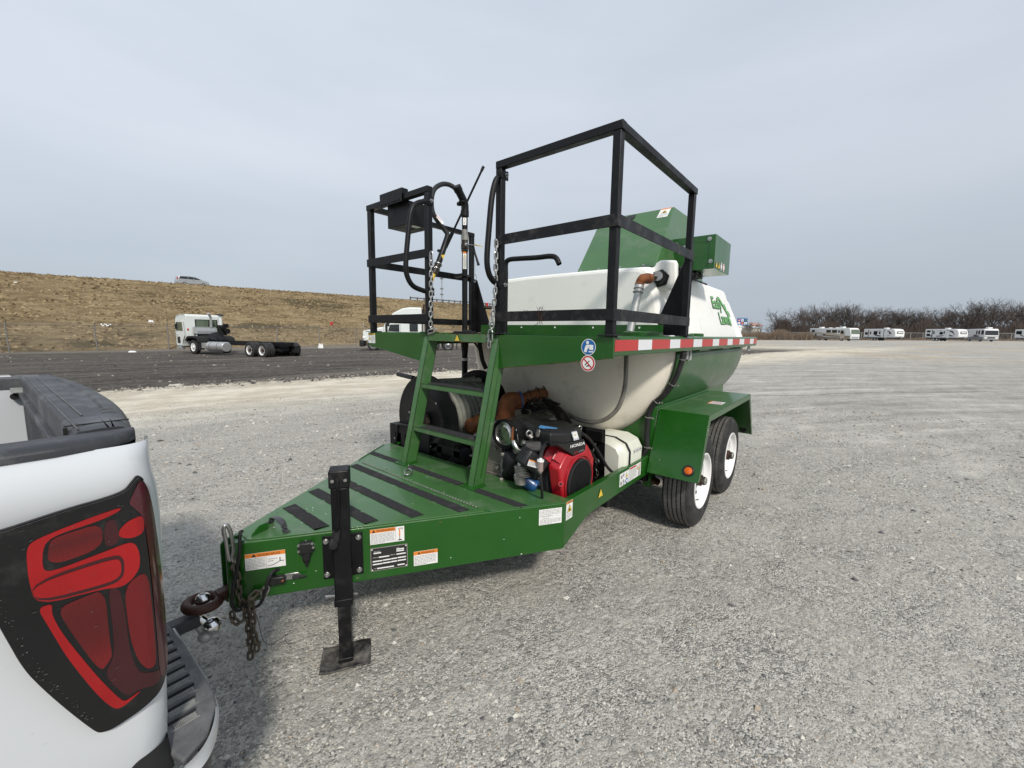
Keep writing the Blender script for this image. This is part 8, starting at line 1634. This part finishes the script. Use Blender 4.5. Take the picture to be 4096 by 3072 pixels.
def grid_lens():
    m = bpy.data.materials.new('prismatic_red_lens'); m.use_nodes = True; t = m.node_tree; b = t.nodes['Principled BSDF']; l = t.links.new
    b.inputs['Roughness'].default_value = 0.2; b.inputs['Coat Weight'].default_value = 0.25; co = nd(t, 'ShaderNodeTexCoord'); v = nd(t, 'ShaderNodeTexVoronoi'); v.inputs['Scale'].default_value = 330; v.inputs['Randomness'].default_value = 0.0; l(co.outputs['Object'], v.inputs['Vector'])
    r = nd(t, 'ShaderNodeValToRGB'); l(v.outputs['Distance'], r.inputs[0]); r.color_ramp.elements[0].color = (0.30, 0.006, 0.008, 1); r.color_ramp.elements[1].color = (0.07, 0.003, 0.004, 1); r.color_ramp.elements[1].position = 0.6; l(r.outputs[0], b.inputs['Base Color'])
    bb = nd(t, 'ShaderNodeBump'); bb.inputs['Strength'].default_value = 0.6; bb.inputs['Distance'].default_value = 0.001; l(v.outputs['Distance'], bb.inputs['Height']); l(bb.outputs[0], b.inputs['Normal']); return m
M['lgrid'] = grid_lens(); M['lred2'] = mat('deep_red_lens', (0.12, 0.003, 0.005), 0.15, coat=0.3, var=0.08, vscale=9); M['lpurp'] = mat('corner_lens_dusty', (0.075, 0.012, 0.020), 0.2, coat=0.3, var=0.15, vscale=8, dirt=(0.10, 0.07, 0.075), dirt_amt=0.3, dscale=9)
for nm, poly, m_, lf in pcs: skin_patch(nm, chaikin([(a-0.003, b) for a, b in poly], 2), M[m_], lamp, lf, n=(8, 14))
# dark gap round the lamp and the panel crease
mb = MB(); gp = [V((x, lamp_y(x, z, -0.012), z)) for x, z in LAMP]; mb.tube(gp+[gp[0]], 0.003, M['rubber'], 6); obj('lamp_gasket', mb, PK)
mb = MB(); rs = random.Random(31)
for k in range(26):
    x, z = rs.uniform(-0.42, -0.26), rs.uniform(1.12, 1.175) if k % 2 else rs.uniform(0.72, 1.1); y = lamp_y(x, z, 0.0042); mb.add([(x, y, z), (x+rs.uniform(0.003, 0.012), y, z+rs.uniform(-0.001, 0.003)), (x+0.004, y, z+0.0006)], [(0, 1, 2)], M['step'])
for k in range(60):
    t_ = rs.random(); a, b = LAMP[int(76+t_*18) % len(LAMP)], LAMP[(int(76+t_*18)+1) % len(LAMP)]; x, z = a[0]+(b[0]-a[0])*rs.random(), a[1]+(b[1]-a[1])*rs.random(); x += rs.uniform(0.004, 0.014); y = lamp_y(x, z, 0.0016); mb.add([(x, y, z), (x+rs.uniform(0.001, 0.004), y, z+0.001), (x+0.001, y, z+rs.uniform(0.001, 0.004))], [(0, 1, 2)], M['step'])
obj('lens_scratches', mb, lamp, smooth=0, kind='stuff', fixn=False)
for x, y, z in ((0, 0, 0),): pass
# scratches in the dust
# rear bumper with step pad
SP = [(-0.235, -0.951+0.0), (-0.205, -1.050), (-0.150, -1.020), (-0.104, -0.938), (-0.094, -0.88), (-0.090, -0.60), (-0.098, -0.444), (-0.115, -0.432), (-0.23, -0.432)]
zb = 0.53
mb = MB(); mb.prism([(x, y, zb-0.02) for x, y in SP], (0, 0, 0.02), M['step']); pd = obj('step_pad', mb, PK, bevel=0.006)
mb = MB(); k = 0
rib_y = [-0.47-0.049*i for i in range(10)]
for i, y in enumerate(rib_y):
    x0, x1 = -0.205, -0.108-(0.002*i if i < 8 else 0.012*(i-6))
    mb.box(x0, x1, y-0.004, y, zb+0.0, zb+0.006, M['trim']); mb.box(x0, x1, y-0.0075, y-0.0045, zb+0.0005, zb+0.0015, M['dark'])
    for a in range(14):
        for b in range(3):
            xx = x0+0.01+a*(x1-x0-0.015)/14; yy = y-0.013-b*0.0065; mb.box(xx, xx+0.0042, yy-0.0042, yy, zb, zb+0.002, M['stepg'])
    mb.box(x0, x1, y-0.035, y-0.033, zb, zb+0.002, M['stepg'])
obj('step_treads', mb, pd, smooth=0)
for sd in (-1,1):
    W3 = []
    out_ = [(-0.62, 1.005), (-0.45, 1.010), (-0.30, 1.012), (-0.235, 1.055), (-0.19, 1.055), (-0.145, 1.025), (-0.110, 0.965), (-0.094, 0.90), (-0.087, 0.75), (-0.085, 0.48)]
    pts = crv([(x, sd*y, 0) for x, y in out_], 5); rows = []
    for z, ins in ((0.528, 0.010), (0.520, 0.002), (0.505, 0.0), (0.482, 0.0), (0.478, 0.004)): rows.append([(p.x-(ins if p.x > -0.2 else 0), p.y-sd*-0.0-(-sd*ins)*-1*-1, z) for p in pts])
    mb = MB(); mb.grid(rows, CP); obj('bumper_skin', mb, PK, smooth=60)
    rows = []
    for z, ins in ((0.478, 0.006), (0.44, 0.010), (0.38, 0.018), (0.34, 0.04)): rows.append([(p.x-ins, p.y-sd*ins, z) for p in pts])
    mb = MB(); mb.grid(rows, M['trim']); obj('bumper_lower', mb, PK, smooth=60)
    rows = []
    for z, ins in ((0.505, 0.03), (0.560, 0.055)): rows.append([(min(p.x-ins, -0.215), p.y-sd*ins, z) for p in pts])
    mb = MB(); mb.grid(rows, M['dark']); obj('bumper_gap', mb, PK)
mb = MB(); mb.box(-0.235, -0.120, -0.43, 0.47, 0.38, 0.50, M['trim']); mb.box(-0.235, -0.10, -0.42, 0.46, 0.50, 0.522, M['step']); mb.box(-0.6, -0.22, -0.9, 0.94, 0.36, 0.50, M['dark']); obj('bumper_centre', mb, PK, bevel=0.01)
# ball mount
mb = MB(); mb.bar((-0.45, 0.0, 0.235), (0.06, 0.0, 0.235), 0.055, 0.055, M['trim']); mb.bar((-0.25, 0.0, 0.235), (-0.06, 0.0, 0.235), 0.075, 0.075, M['plas']); hm = obj('ball_mount', mb, PK, bevel=0.004)
mb = MB(); mb.ball((0.081, 0.0, 0.315), 0.031, M['chrome'], n=28); mb.cyl((0.078, 0, 0.25), (0.080, 0, 0.30), 0.018, M['chrome'], n=18); mb.cyl((0.0815, 0, 0.343), (0.082, 0, 0.347), 0.012, M['alu'], n=16); obj('hitch_ball', mb, hm, smooth=60)
mb = MB(); mb.cyl((0.06, 0.0, 0.235), (0.085, -0.01, 0.20), 0.020, M['chrome'], n=18); mb.ball((0.100, -0.03, 0.190), 0.038, M['chrome'], n=28); obj('hitch_ball', mb, hm, smooth=60)
mb = MB(); mb.cyl((0.05, 0.0, 0.22), (0.070, -0.01, 0.165), 0.016, M['galv'], n=16); mb.ball((0.075, -0.02, 0.150), 0.029, M['galv'], n=24); obj('hitch_ball', mb, hm, smooth=60)
hm.rotation_euler = (0, 0, -rad(2.2))
mb = MB(); mb.box(-2.6, -0.33, CY+0.835, CY+0.925, 1.286, 1.306, CP); obj('far_bed_edge', mb, PK, bevel=0.004)
# rear wheel and underside
for sd in (-1, 1):
    mb = MB(); r = 0.40; k_ = [(-0.13, r*0.6), (-0.13, r*0.92), (-0.10, r), (0.10, r), (0.13, r*0.92), (0.13, r*0.6)]; mb.lathe((-1.45, CY+sd*0.86, ZG+r), (0, sd, 0), k_, M['tyre'], 36); wt = obj('wheel', mb, PK)
    mb = MB(); mb.lathe((-1.45, CY+sd*0.86, ZG+r), (0, sd, 0), [(0.12, r*0.6), (0.08, r*0.5), (0.09, r*0.2), (0.10, 0)], M['silver'], 24); obj('rim', mb, wt)
mb = MB(); mb.cyl((-1.45, -0.8, ZG+0.4), (-1.45, 0.84, ZG+0.4), 0.06, M['dark'], n=12); mb.box(-4.4, -0.3, CY-0.5, CY-0.4, 0.28, 0.42, M['dark']); mb.box(-4.4, -0.3, CY+0.4, CY+0.5, 0.28, 0.42, M['dark']); obj('chassis', mb, PK)
